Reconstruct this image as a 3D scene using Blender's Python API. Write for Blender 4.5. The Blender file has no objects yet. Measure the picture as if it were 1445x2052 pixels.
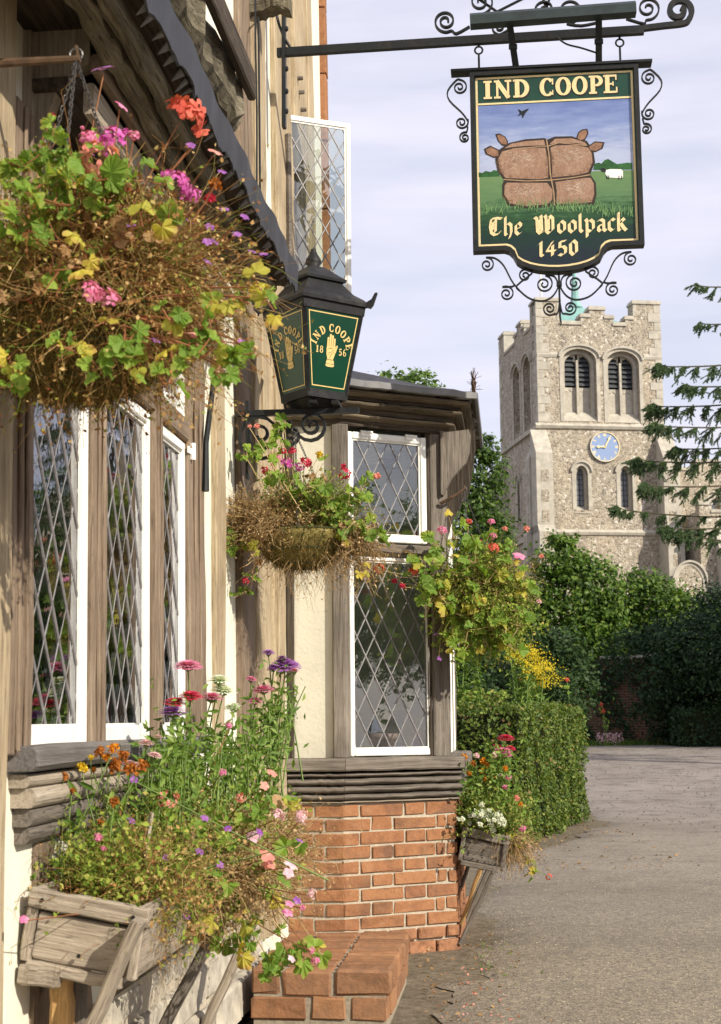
import bpy, bmesh, math, random
import numpy as np
from mathutils import Vector, Matrix
random.seed(7); RNG = np.random.default_rng(7)
R = math.radians
scene = bpy.context.scene
COL = scene.collection

# ------------------------------------------------------------------ camera
FPX, CX, CY = 3000.0, 722.5, 1026.0
H = 1.15
PITCH, ROLL = math.atan2(1440 - CY, FPX), R(0.5)
_f = Vector((0, math.cos(PITCH), math.sin(PITCH)))
_r0 = Vector((1, 0, 0)); _u0 = Vector((0, -math.sin(PITCH), math.cos(PITCH)))
_r = _r0 * math.cos(ROLL) - _u0 * math.sin(ROLL)
_u = _u0 * math.cos(ROLL) + _r0 * math.sin(ROLL)
CAM = Vector((0, 0, H))
cam_d = bpy.data.cameras.new('camera'); cam = bpy.data.objects.new('camera', cam_d); COL.objects.link(cam)
cam.matrix_world = Matrix(((_r.x, _u.x, -_f.x, 0), (_r.y, _u.y, -_f.y, 0), (_r.z, _u.z, -_f.z, H), (0, 0, 0, 1)))
cam_d.sensor_fit = 'VERTICAL'; cam_d.sensor_height = 36.0; cam_d.lens = 36.0 * FPX / 2052
cam_d.clip_start = 0.05; cam_d.clip_end = 3000
cam_d.dof.use_dof = True; cam_d.dof.focus_distance = 7.2; cam_d.dof.aperture_fstop = 11
scene.camera = cam

# ------------------------------------------------------------------ light
SUN_AZ, SUN_EL = 132.0, 31.0          # clockwise from +Y, above the horizon
world = bpy.data.worlds.new('World'); scene.world = world; world.use_nodes = True
wn = world.node_tree.nodes; wl = world.node_tree.links
for x in list(wn): wn.remove(x)
w_out = wn.new('ShaderNodeOutputWorld'); w_bg = wn.new('ShaderNodeBackground'); w_sky = wn.new('ShaderNodeTexSky')
w_sky.sky_type = 'NISHITA'; w_sky.sun_disc = False
w_sky.sun_elevation = R(SUN_EL); w_sky.sun_rotation = R(SUN_AZ)
w_sky.dust_density = 1.5; w_sky.air_density = 1.0
w_tc = wn.new('ShaderNodeTexCoord'); w_map = wn.new('ShaderNodeMapping'); w_noise = wn.new('ShaderNodeTexNoise')
w_map.inputs['Scale'].default_value = (1.6, 1.6, 9.0); w_map.inputs['Rotation'].default_value = (0.0, 0.09, 0)
w_noise.inputs['Scale'].default_value = 2.6; w_noise.inputs['Detail'].default_value = 7; w_noise.inputs['Roughness'].default_value = 0.5
w_ramp = wn.new('ShaderNodeValToRGB')
w_ramp.color_ramp.elements[0].position = 0.36; w_ramp.color_ramp.elements[0].color = (0.68, 0.68, 0.68, 1)
w_ramp.color_ramp.elements[1].position = 0.68; w_ramp.color_ramp.elements[1].color = (1, 1, 1, 1)
w_mix = wn.new('ShaderNodeMix'); w_mix.data_type = 'RGBA'
wl.new(w_tc.outputs['Generated'], w_map.inputs['Vector']); wl.new(w_map.outputs['Vector'], w_noise.inputs['Vector'])
wl.new(w_noise.outputs['Fac'], w_ramp.inputs['Fac']); wl.new(w_ramp.outputs['Color'], w_mix.inputs['Factor'])
wl.new(w_sky.outputs['Color'], w_mix.inputs['A'])
w_mix.inputs['B'].default_value = (6.0, 5.92, 6.85, 1)      # thin high cloud
w_bg.inputs['Strength'].default_value = 0.112
wl.new(w_mix.outputs['Result'], w_bg.inputs['Color']); wl.new(w_bg.outputs['Background'], w_out.inputs['Surface'])
sun_d = bpy.data.lights.new('sun', 'SUN'); sun = bpy.data.objects.new('sun', sun_d); COL.objects.link(sun)
sun_d.energy = 4.3; sun_d.angle = R(0.5); sun_d.color = (1.0, 0.92, 0.78)
SUNV = Vector((math.sin(R(SUN_AZ)) * math.cos(R(SUN_EL)), math.cos(R(SUN_AZ)) * math.cos(R(SUN_EL)), math.sin(R(SUN_EL))))
sun.rotation_euler = SUNV.to_track_quat('Z', 'Y').to_euler(); sun.location = (20, -20, 20)
scene.view_settings.view_transform = 'Standard'; scene.view_settings.look = 'None'
scene.view_settings.exposure = 0.45; scene.view_settings.gamma = 1.0; scene.view_settings.use_curve_mapping = False
scene.render.engine = 'CYCLES'
scene.cycles.max_bounces = 8; scene.cycles.transparent_max_bounces = 24; scene.cycles.use_denoising = True

# ------------------------------------------------------------------ geometry helpers
def ray(px, py): return (_f + _r * ((px - CX) / FPX) + _u * ((CY - py) / FPX))
def at(px, py, Y):
    d = ray(px, py); return CAM + d * (Y / d.y)
def on_plane(px, py, P0, N):
    d = ray(px, py); return CAM + d * ((Vector(P0) - CAM).dot(N) / d.dot(N))

class MB:
    def __init__(s): s.v = []; s.f = []; s.m = []
    def add(s, vs, fs, m=0):
        b = len(s.v); s.v.extend([tuple(x) for x in vs]); s.f.extend([tuple(b + i for i in f) for f in fs]); s.m.extend([m] * len(fs)); return s
    def box(s, lo, hi, M=None, m=0):
        x0, y0, z0 = lo; x1, y1, z1 = hi
        vs = [Vector(p) for p in ((x0, y0, z0), (x1, y0, z0), (x1, y1, z0), (x0, y1, z0), (x0, y0, z1), (x1, y0, z1), (x1, y1, z1), (x0, y1, z1))]
        if M is not None: vs = [M @ v for v in vs]
        return s.add(vs, [(0, 3, 2, 1), (4, 5, 6, 7), (0, 1, 5, 4), (1, 2, 6, 5), (2, 3, 7, 6), (3, 0, 4, 7)], m)
    def prism(s, poly, d0, d1, M=None, m=0):
        """polygon in local xy extruded along local z"""
        n = len(poly); vs = [Vector((p[0], p[1], d0)) for p in poly] + [Vector((p[0], p[1], d1)) for p in poly]
        if M is not None: vs = [M @ v for v in vs]
        fs = [tuple(range(n - 1, -1, -1)), tuple(range(n, 2 * n))] + [(i, (i + 1) % n, n + (i + 1) % n, n + i) for i in range(n)]
        return s.add(vs, fs, m)
    def tube(s, pts, r, n=6, m=0, cap=True):
        pts = [Vector(p) for p in pts]; k = len(pts)
        if k < 2: return s
        rs = r if isinstance(r, (list, tuple)) else [r] * k
        t0 = (pts[1] - pts[0]).normalized(); a = Vector((0, 0, 1)) if abs(t0.z) < 0.9 else Vector((1, 0, 0))
        nrm = t0.cross(a).normalized(); vs = []
        for i, p in enumerate(pts):
            t = (pts[min(i + 1, k - 1)] - pts[max(i - 1, 0)])
            t = t.normalized() if t.length > 1e-9 else t0
            nrm = nrm - t * nrm.dot(t)
            nrm = nrm.normalized() if nrm.length > 1e-6 else t.orthogonal().normalized()
            b = t.cross(nrm)
            for j in range(n):
                an = 2 * math.pi * j / n; vs.append(p + (nrm * math.cos(an) + b * math.sin(an)) * rs[i])
        fs = [(i * n + j, i * n + (j + 1) % n, (i + 1) * n + (j + 1) % n, (i + 1) * n + j) for i in range(k - 1) for j in range(n)]
        if cap: fs += [tuple(range(n - 1, -1, -1)), tuple(range((k - 1) * n, k * n))]
        return s.add(vs, fs, m)
    def bar(s, pts, w, h, up, m=0):
        """flat bar: w along 'side', h along up"""
        pts = [Vector(p) for p in pts]; k = len(pts); up = Vector(up).normalized(); vs = []
        for i, p in enumerate(pts):
            t = (pts[min(i + 1, k - 1)] - pts[max(i - 1, 0)]).normalized()
            sd = t.cross(up).normalized()
            for a, b in ((-1, -1), (1, -1), (1, 1), (-1, 1)): vs.append(p + sd * (a * w / 2) + up * (b * h / 2))
        fs = [(i * 4 + j, i * 4 + (j + 1) % 4, (i + 1) * 4 + (j + 1) % 4, (i + 1) * 4 + j) for i in range(k - 1) for j in range(4)] + [(3, 2, 1, 0), tuple(range((k - 1) * 4, k * 4))]
        return s.add(vs, fs, m)
    def lathe(s, prof, c, n=16, m=0):
        c = Vector(c); k = len(prof)
        vs = [c + Vector((r * math.cos(2 * math.pi * j / n), r * math.sin(2 * math.pi * j / n), z)) for r, z in prof for j in range(n)]
        fs = [(i * n + j, i * n + (j + 1) % n, (i + 1) * n + (j + 1) % n, (i + 1) * n + j) for i in range(k - 1) for j in range(n)]
        fs += [tuple(range(n - 1, -1, -1)), tuple(range((k - 1) * n, k * n))]
        return s.add(vs, fs, m)

W = {}
def _mesh(name, v, f, mats, mi=None, smooth=False):
    me = bpy.data.meshes.new(name); me.from_pydata([tuple(x) for x in v], [], f)
    for m in (mats if isinstance(mats, (list, tuple)) else [mats]): me.materials.append(m)
    if mi and any(mi): me.polygons.foreach_set('material_index', mi)
    if smooth: me.polygons.foreach_set('use_smooth', [True] * len(me.polygons))
    me.update(); return me
I4 = Matrix.Identity(4)
def place(o, parent=None, M=None):
    M = M if M is not None else I4
    COL.objects.link(o)
    if parent is not None:
        o.parent = parent; o.matrix_parent_inverse = W[parent.name].inverted()
    o.matrix_basis = M; W[o.name] = M.copy(); return o
def obj(name, mb, mats, parent=None, M=None, smooth=False, kind=None, label=None):
    """mb holds coordinates local to M"""
    o = bpy.data.objects.new(name, _mesh(name, mb.v, mb.f, mats, mb.m, smooth)); place(o, parent, M)
    if kind: o['kind'] = kind
    if label: o['label'] = label
    return o
def inst(name, me, parent=None, M=None, label=None):
    o = bpy.data.objects.new(name, me); place(o, parent, M)
    if label: o['label'] = label
    return o
def wobj(name, mb, mats, parent, M, **k):
    """mb holds world coordinates; stored local to M (so the grain follows M's x axis)"""
    Mi = M.inverted(); mb.v = [tuple(Mi @ Vector(p)) for p in mb.v]; return obj(name, mb, mats, parent, M, **k)
def thing(name, label, cat, loc=(0, 0, 0), group=None):
    o = bpy.data.objects.new(name, None); o.empty_display_size = 0.1; place(o, None, Matrix.Translation(Vector(loc)))
    return tag(o, label, cat, group)
def tag(o, label, cat, group=None, kind=None):
    o['label'] = label; o['category'] = cat
    if group: o['group'] = group
    if kind: o['kind'] = kind
    return o
def frame(O, ex, ez=(0, 0, 1)):
    ex = Vector(ex).normalized(); ez = Vector(ez); ey = ez.cross(ex).normalized(); ez = ex.cross(ey)
    M = Matrix((ex, ey, ez)).transposed().to_4x4(); M.translation = Vector(O); return M
def npobj(name, V, F, mat, parent=None, kind=None, label=None, M=None):
    """V (n,3), F (m,k) numpy"""
    me = bpy.data.meshes.new(name); n, k = len(F), F.shape[1]
    me.vertices.add(len(V)); me.vertices.foreach_set('co', np.ascontiguousarray(V, dtype=np.float32).ravel())
    me.loops.add(n * k); me.loops.foreach_set('vertex_index', np.ascontiguousarray(F, dtype=np.int32).ravel())
    me.polygons.add(n); me.polygons.foreach_set('loop_start', np.arange(0, n * k, k, dtype=np.int32))
    me.materials.append(mat); me.update(calc_edges=True); me.validate()
    o = bpy.data.objects.new(name, me); place(o, parent, M)
    if kind: o['kind'] = kind
    if label: o['label'] = label
    return o
def basis(nrm, spin):
    nrm = nrm / (np.linalg.norm(nrm, axis=1, keepdims=True) + 1e-9)
    a = np.where(np.abs(nrm[:, 2:3]) < 0.9, np.array([[0, 0, 1.0]]), np.array([[1.0, 0, 0]]))
    t = np.cross(a, nrm); t /= (np.linalg.norm(t, axis=1, keepdims=True) + 1e-9); b = np.cross(nrm, t)
    c, s = np.cos(spin)[:, None], np.sin(spin)[:, None]
    return t * c + b * s, b * c - t * s, nrm
LEAF_V = np.array([[0, 0, 0], [0.45, 0.33, 0.07], [1.0, 0, -0.12], [0.45, -0.33, 0.07]]); LEAF_F = np.array([[0, 2, 1], [0, 3, 2]])
NEEDLE_V = np.array([[0, 0.04, 0], [0, -0.04, 0], [1, 0, 0]]); NEEDLE_F = np.array([[0, 1, 2]])
def cloud(C, Nn, size, TV=LEAF_V, TF=LEAF_F, spin=None):
    n = len(C); spin = RNG.uniform(0, 6.283, n) if spin is None else spin
    X, Y, Z = basis(Nn, spin); sz = np.broadcast_to(np.asarray(size), (n,))[:, None, None]
    V = C[:, None, :] + sz * (TV[None, :, 0:1] * X[:, None, :] + TV[None, :, 1:2] * Y[:, None, :] + TV[None, :, 2:3] * Z[:, None, :])
    F = (TF[None] + (np.arange(n) * len(TV))[:, None, None]).reshape(-1, TF.shape[1])
    return V.reshape(-1, 3), F
def strands(P, r):
    """P (n,k,3) polylines -> triangular tubes"""
    n, k, _ = P.shape; r = np.broadcast_to(np.asarray(r, dtype=float), (n,))
    T = P[:, -1] - P[:, 0]; X, Y, _z = basis(T, RNG.uniform(0, 6, n))
    offs = np.stack([X * math.cos(a) + Y * math.sin(a) for a in (0, 2.094, 4.188)], 1)
    tap = np.linspace(1, 0.5, k)
    V = P[:, :, None, :] + offs[:, None] * (r[:, None] * tap[None])[:, :, None, None]
    F = []
    for i in range(k - 1):
        for j in range(3):
            F.append([i * 3 + j, i * 3 + (j + 1) % 3, (i + 1) * 3 + (j + 1) % 3, (i + 1) * 3 + j])
    F = np.array(F); F = (F[None] + (np.arange(n) * k * 3)[:, None, None]).reshape(-1, 4)
    return V.reshape(-1, 3), F
def curves(start, direc, length, droop, k=5, wob=0.15):
    """vectorised drooping polylines"""
    n = len(start); direc = direc / (np.linalg.norm(direc, axis=1, keepdims=True) + 1e-9)
    P = [start]; d = direc.copy(); L = np.broadcast_to(np.asarray(length, dtype=float), (n,))[:, None] / (k - 1)
    for i in range(k - 1):
        d = d + RNG.normal(0, wob, (n, 3)); d[:, 2] -= droop; d /= np.linalg.norm(d, axis=1, keepdims=True); P.append(P[-1] + d * L)
    return np.stack(P, 1)
def join(*parts):
    V, F, b = [], [], 0
    for v, f in parts: V.append(v); F.append(f + b); b += len(v)
    return np.concatenate(V), np.concatenate(F)
def rnd_dirs(n): 
    d = RNG.normal(0, 1, (n, 3)); return d / np.linalg.norm(d, axis=1, keepdims=True)

def beam_mb(L, w, h, bev=0.006, segs=6, jit=0.002, round_=0):
    """rough sawn bar along x (0..L), chamfered, slightly warped"""
    mb = MB(); b = min(bev, w * 0.4, h * 0.4); y, z = w / 2, h / 2
    sec = [(-y + b, -z), (y - b, -z), (y, -z + b), (y, z - b), (y - b, z), (-y + b, z), (-y, z - b), (-y, -z + b)]
    n = 8; xs = [0, b] + [L * (i + 1) / (segs + 1) for i in range(segs)] + [L - b, L]; vs = []
    wy, wz = 0.0, 0.0
    for i, x in enumerate(xs):
        sc = 0.93 if i in (0, len(xs) - 1) else 1.0
        wy, wz = wy * 0.7 + random.gauss(0, jit), wz * 0.7 + random.gauss(0, jit)
        for (a, c) in sec: vs.append((x, a * sc + wy + random.gauss(0, jit * 0.5), c * sc + wz + random.gauss(0, jit * 0.5)))
    k = len(xs)
    fs = [(i * n + j, (i + 1) * n + j, (i + 1) * n + (j + 1) % n, i * n + (j + 1) % n) for i in range(k - 1) for j in range(n)]
    fs += [tuple(range(n)), tuple(range(k * n - 1, (k - 1) * n - 1, -1))]
    mb.add(vs, fs); return mb
def beam(name, mat, parent, A, B, w, h, up=(0, 0, 1), **k):
    """timber from A to B, h along 'up', w across"""
    A, B = Vector(A), Vector(B); d = B - A; M = frame(A, d, up)
    label = k.pop('label', None)
    return obj(name, beam_mb(d.length, w, h, **k), mat, parent, M, label=label)
def rough_box(dx, dy, dz, bev=0.004, jit=0.001):
    """chamfered block centred at the origin, a few dozen triangles"""
    bm = bmesh.new(); bmesh.ops.create_cube(bm, size=1.0)
    for v in bm.verts: v.co = Vector((v.co.x * dx, v.co.y * dy, v.co.z * dz))
    bmesh.ops.bevel(bm, geom=bm.edges[:], offset=bev, segments=1, affect='EDGES', profile=0.5)
    for v in bm.verts: v.co += Vector([random.gauss(0, jit) for _ in range(3)])
    mb = MB(); bm.verts.index_update(); mb.add([v.co.copy() for v in bm.verts], [tuple(v.index for v in f.verts) for f in bm.faces]); bm.free(); return mb
def plan_block(poly, z0, z1, bev=0.004, jit=0.0008):
    bm = bmesh.new(); vs = [bm.verts.new((p[0], p[1], z0)) for p in poly]; f = bm.faces.new(vs)
    ret = bmesh.ops.extrude_face_region(bm, geom=[f])
    for v in [g for g in ret['geom'] if isinstance(g, bmesh.types.BMVert)]: v.co.z = z1
    bmesh.ops.recalc_face_normals(bm, faces=bm.faces[:])
    if bev: bmesh.ops.bevel(bm, geom=bm.edges[:], offset=bev, segments=1, affect='EDGES', profile=0.5)
    for v in bm.verts: v.co += Vector([random.gauss(0, jit) for _ in range(3)])
    mb = MB(); bm.verts.index_update(); mb.add([v.co.copy() for v in bm.verts], [tuple(v.index for v in f.verts) for f in bm.faces]); bm.free(); return mb
def holed_wall(outer, holes, M, depth, mb=None):
    """flat wall with openings: outer/holes are 2-D loops in M's xy plane, front face at z=0, thickness 'depth' behind"""
    mb = mb or MB(); bm = bmesh.new(); edges = []
    for loop in [outer] + holes:
        vs = [bm.verts.new((p[0], p[1], 0)) for p in loop]
        edges += [bm.edges.new((vs[i], vs[(i + 1) % len(vs)])) for i in range(len(vs))]
    bmesh.ops.triangle_fill(bm, use_beauty=True, use_dissolve=False, edges=edges, normal=(0, 0, 1))
    bmesh.ops.recalc_face_normals(bm, faces=bm.faces[:])
    bm.verts.index_update()
    fv = [M @ v.co for v in bm.verts]; bv = [M @ Vector((v.co.x, v.co.y, -depth)) for v in bm.verts]; fs = []
    flip = sum(f.normal.z for f in bm.faces) < 0
    for f in bm.faces:
        idx = [v.index for v in f.verts]; fs.append(tuple(reversed(idx)) if flip else tuple(idx))
    n = len(fv); fs2 = [tuple(reversed([i + n for i in f])) for f in fs]; b = 0; side = []
    for li, loop in enumerate([outer] + holes):
        k = len(loop)
        for i in range(k): side.append((b + i, b + i + n, b + (i + 1) % k + n, b + (i + 1) % k))
        b += k
    mb.add(fv + bv, fs + fs2 + side); bm.free(); return mb
def clip_poly(poly, x0, y0, x1, y1):
    def cl(ps, ins, inter):
        out = []
        for i in range(len(ps)):
            a, b = ps[i], ps[(i + 1) % len(ps)]
            if ins(a):
                out.append(a)
                if not ins(b): out.append(inter(a, b))
            elif ins(b): out.append(inter(a, b))
        return out
    def ix(c): return lambda a, b: (c, a[1] + (b[1] - a[1]) * (c - a[0]) / (b[0] - a[0]))
    def iy(c): return lambda a, b: (a[0] + (b[0] - a[0]) * (c - a[1]) / (b[1] - a[1]), c)
    for ins, it in ((lambda p: p[0] >= x0, ix(x0)), (lambda p: p[0] <= x1, ix(x1)), (lambda p: p[1] >= y0, iy(y0)), (lambda p: p[1] <= y1, iy(y1))):
        if poly: poly = cl(poly, ins, it)
    return poly
def catmull(P, n=8):
    P = [Vector(p) for p in P]; out = []
    for i in range(len(P) - 1):
        p0, p1, p2, p3 = P[max(i - 1, 0)], P[i], P[i + 1], P[min(i + 2, len(P) - 1)]
        for k in range(n):
            t = k / n; out.append(0.5 * ((2 * p1) + (p2 - p0) * t + (2 * p0 - 5 * p1 + 4 * p2 - p3) * t * t + (3 * p1 - p0 - 3 * p2 + p3) * t ** 3))
    return out + [P[-1]]
def volute(c, r, a0, turns, ccw=True, r1=None, n=14):
    """spiral running from its outer end (angle a0) to its eye, 2-D"""
    r1 = r * 0.18 if r1 is None else r1; k = max(6, int(abs(turns) * n)); sg = 1 if ccw else -1
    return [Vector((c[0] + (r + (r1 - r) * (i / k) ** 0.9) * math.cos(a0 + sg * turns * 6.2832 * i / k), c[1] + (r + (r1 - r) * (i / k) ** 0.9) * math.sin(a0 + sg * turns * 6.2832 * i / k))) for i in range(k + 1)]

# ------------------------------------------------------------------ materials
class NT:
    def __init__(s, name, rough=0.8, spec=0.3):
        s.m = bpy.data.materials.new(name); s.m.use_nodes = True; s.n = s.m.node_tree.nodes; s.l = s.m.node_tree.links
        s.b = s.n['Principled BSDF']; s.b.inputs['Roughness'].default_value = rough; s.b.inputs['Specular IOR Level'].default_value = spec
        s.out = s.n['Material Output']
    def lk(s, a, b): s.l.new(a, b)
    def coord(s, kind='Object', scale=(1, 1, 1), jitter=True, rot=(0, 0, 0)):
        t = s.n.new('ShaderNodeTexCoord'); mp = s.n.new('ShaderNodeMapping'); mp.inputs['Scale'].default_value = scale; mp.inputs['Rotation'].default_value = rot
        src = t.outputs[kind]
        if jitter:
            oi = s.n.new('ShaderNodeObjectInfo'); ml = s.n.new('ShaderNodeVectorMath'); ml.operation = 'SCALE'; ml.inputs[0].default_value = (17, 31, 23)
            s.lk(oi.outputs['Random'], ml.inputs['Scale']); ad = s.n.new('ShaderNodeVectorMath'); s.lk(src, ad.inputs[0]); s.lk(ml.outputs['Vector'], ad.inputs[1]); src = ad.outputs['Vector']
        s.lk(src, mp.inputs['Vector']); return mp.outputs['Vector']
    def noise(s, vec, scale, detail=6, rough=0.6, dist=0.0):
        t = s.n.new('ShaderNodeTexNoise'); t.inputs['Scale'].default_value = scale; t.inputs['Detail'].default_value = detail; t.inputs['Roughness'].default_value = rough; t.inputs['Distortion'].default_value = dist
        s.lk(vec, t.inputs['Vector']); return t.outputs['Fac']
    def vor(s, vec, scale, feat='F1', out='Color', rnd=1.0):
        t = s.n.new('ShaderNodeTexVoronoi'); t.feature = feat; t.inputs['Scale'].default_value = scale; t.inputs['Randomness'].default_value = rnd; s.lk(vec, t.inputs['Vector']); return t.outputs[out]
    def ramp(s, fac, stops, interp='LINEAR'):
        r = s.n.new('ShaderNodeValToRGB'); r.color_ramp.interpolation = interp; e = r.color_ramp.elements
        while len(e) < len(stops): e.new(0.5)
        for i, (p, c) in enumerate(stops): e[i].position = p; e[i].color = (c[0], c[1], c[2], 1) if isinstance(c, (tuple, list)) else (c, c, c, 1)
        s.lk(fac, r.inputs['Fac']); return r.outputs['Color']
    def mix(s, fac, a, b, mode='MIX'):
        x = s.n.new('ShaderNodeMix'); x.data_type = 'RGBA'; x.blend_type = mode
        for v, k in ((fac, 'Factor'), (a, 'A'), (b, 'B')):
            if isinstance(v, (int, float)): x.inputs[k].default_value = v if k == 'Factor' else (v, v, v, 1)
            elif isinstance(v, (tuple, list)): x.inputs[k].default_value = (v[0], v[1], v[2], 1)
            else: s.lk(v, x.inputs[k])
        return x.outputs['Result']
    def math(s, op, a, b=0.5):
        x = s.n.new('ShaderNodeMath'); x.operation = op
        for v, i in ((a, 0), (b, 1)):
            if isinstance(v, (int, float)): x.inputs[i].default_value = v
            else: s.lk(v, x.inputs[i])
        return x.outputs[0]
    def base(s, c):
        if isinstance(c, (tuple, list)): s.b.inputs['Base Color'].default_value = (c[0], c[1], c[2], 1)
        else: s.lk(c, s.b.inputs['Base Color'])
    def bump(s, h, dist=0.005, strength=0.6, prev=None):
        x = s.n.new('ShaderNodeBump'); x.inputs['Distance'].default_value = dist; x.inputs['Strength'].default_value = strength; s.lk(h, x.inputs['Height'])
        if prev is not None: s.lk(prev, x.inputs['Normal'])
        s.lk(x.outputs['Normal'], s.b.inputs['Normal']); return x.outputs['Normal']
    def objrand(s): return s.n.new('ShaderNodeObjectInfo').outputs['Random']
    def island(s): return s.n.new('ShaderNodeNewGeometry').outputs['Random Per Island']

def mat_wood(name, dark, mid, light, rough=0.85, crack=0.5, sc=1.0):
    t = NT(name, rough, 0.15); v = t.coord('Object', (1.1 * sc, 26 * sc, 26 * sc)); v2 = t.coord('Object', (1, 1, 1))
    g = t.noise(v, 3.0, 8, 0.65, 0.4); g2 = t.noise(v, 9.0, 5, 0.7); big = t.noise(v2, 2.2, 4, 0.6)
    c = t.ramp(g, [(0.28, dark), (0.46, mid), (0.70, light)])
    c = t.mix(0.45, c, t.ramp(big, [(0.3, dark), (0.52, mid), (0.75, light)]))
    fine = t.noise(t.coord('Object', (2.0 * sc, 120 * sc, 120 * sc)), 3.0, 4, 0.7); c = t.mix(0.5, c, t.ramp(fine, [(0.3, 0.35), (0.65, 1.25)]), 'MULTIPLY'); cr = t.ramp(g2, [(0.34, 0.0), (0.42, 1.0)]); c = t.mix(t.math('MULTIPLY', t.math('SUBTRACT', 1.0, cr), crack), c, tuple(x * 0.25 for x in dark))
    t.base(c); n = t.bump(fine, 0.003, 0.6, t.bump(g, 0.008, 0.7)); t.bump(cr, 0.004, 0.6 * crack + 0.2, n); return t.m
def mat_plain(name, col, rough=0.7, spec=0.3, var=0.15, scale=14, bump=0.0, metal=0.0, dirt=None, dirt_amt=0.4):
    t = NT(name, rough, spec); v = t.coord('Object'); f = t.noise(v, scale, 6, 0.65)
    lo = tuple(max(0, x * (1 - var)) for x in col); hi = tuple(min(1, x * (1 + var)) for x in col)
    c = t.ramp(f, [(0.3, lo), (0.7, hi)])
    if dirt: c = t.mix(t.math('MULTIPLY', t.ramp(t.noise(v, scale * 0.35, 8, 0.75), [(0.5, 0.0), (0.72, 1.0)]), dirt_amt), c, dirt)
    t.base(c); t.b.inputs['Metallic'].default_value = metal
    if bump: t.bump(f, bump, 0.7)
    return t.m
def mat_leaf(name, stops, rough=0.55, trans=0.35, spec=0.25):
    t = NT(name, rough, spec); rn = t.island(); ob = t.objrand(); f = t.math('FRACT', t.math('ADD', rn, ob))
    c = t.ramp(f, stops); v = t.coord('Object', (1, 1, 1), False); c = t.mix(0.25, c, t.mix(t.noise(v, 60, 3), 0.25, 1.0), 'MULTIPLY')
    t.base(c); tr = t.n.new('ShaderNodeBsdfTranslucent'); t.lk(t.mix(1.0, c, (1.25, 1.3, 0.6), 'MULTIPLY'), tr.inputs['Color'])
    ms = t.n.new('ShaderNodeMixShader'); ms.inputs[0].default_value = trans; t.lk(t.b.outputs[0], ms.inputs[1]); t.lk(tr.outputs[0], ms.inputs[2]); t.lk(ms.outputs[0], t.out.inputs['Surface']); return t.m

M = {}
M['wood_grey'] = mat_wood('weathered grey oak', (0.055, 0.047, 0.04), (0.17, 0.145, 0.12), (0.33, 0.29, 0.24))
M['wood_pale'] = mat_wood('pale dry oak', (0.16, 0.115, 0.07), (0.42, 0.33, 0.21), (0.62, 0.52, 0.36))
M['wood_brown'] = mat_wood('brown window oak', (0.085, 0.06, 0.042), (0.23, 0.17, 0.12), (0.37, 0.29, 0.21))
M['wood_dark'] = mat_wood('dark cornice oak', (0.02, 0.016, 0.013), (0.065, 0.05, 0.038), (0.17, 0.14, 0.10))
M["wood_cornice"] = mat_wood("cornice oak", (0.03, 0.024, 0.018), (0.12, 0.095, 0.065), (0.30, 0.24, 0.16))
M['wood_rough'] = mat_wood('decayed tarred oak', (0.03, 0.025, 0.018), (0.14, 0.12, 0.08), (0.34, 0.30, 0.22), crack=0.9, sc=0.8)
M['wood_board'] = mat_wood('planter board', (0.13, 0.105, 0.08), (0.36, 0.30, 0.23), (0.55, 0.48, 0.38))
M['wood_new'] = mat_wood('orange softwood', (0.26, 0.14, 0.05), (0.50, 0.30, 0.12), (0.62, 0.42, 0.2), crack=0.2)
M['paint_white'] = mat_plain('white gloss paint', (0.80, 0.79, 0.74), 0.45, 0.4, 0.05, 20, 0.001, dirt=(0.45, 0.38, 0.27), dirt_amt=0.35)
M['lead'] = mat_plain('grey lead', (0.21, 0.20, 0.20), 0.5, 0.5, 0.25, 30, 0.002, 0.15)
M['lead_roof'] = mat_plain('lead roof sheet', (0.15, 0.15, 0.155), 0.6, 0.4, 0.3, 9, 0.003, 0.1, dirt=(0.30, 0.29, 0.26))
M['lead_dark'] = mat_plain('sooty lead flashing', (0.028, 0.028, 0.031), 0.55, 0.5, 0.3, 12, 0.003, 0.2)
M['iron'] = mat_plain('black wrought iron', (0.010, 0.012, 0.013), 0.5, 0.28, 0.3, 40, 0.0008, 0.0, dirt=(0.07, 0.05, 0.035), dirt_amt=0.3)
M['iron_rust'] = mat_plain('rusty iron', (0.10, 0.06, 0.035), 0.7, 0.3, 0.4, 40, 0.001)
M['lamp_black'] = mat_plain('black lamp enamel', (0.014, 0.014, 0.015), 0.55, 0.22, 0.35, 26, 0.0006, dirt=(0.10, 0.095, 0.085), dirt_amt=0.35)
def plaster(name, col):
    t = NT(name, 0.9, 0.1); v = t.coord('Object', jitter=False); n1 = t.noise(v, 55, 8, 0.6); n2 = t.noise(v, 3.0, 6, 0.65); n3 = t.noise(t.coord('Object', (6, 6, 0.6), False), 3, 6, 0.7)
    c = t.ramp(n2, [(0.3, tuple(x * 0.88 for x in col)), (0.6, col)]); c = t.mix(t.math('MULTIPLY', t.ramp(n3, [(0.55, 0.0), (0.75, 1.0)]), 0.3), c, (0.42, 0.36, 0.25))
    t.base(c); t.bump(n1, 0.006, 0.55, t.bump(n2, 0.012, 0.5)); return t.m
M['plaster'] = plaster('cream limewash', (0.76, 0.73, 0.61))
M['plaster_bay'] = plaster('duller bay limewash', (0.60, 0.565, 0.46))
M['interior'] = mat_plain('dim room wall', (0.05, 0.035, 0.025), 0.9, 0.1)
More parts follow.
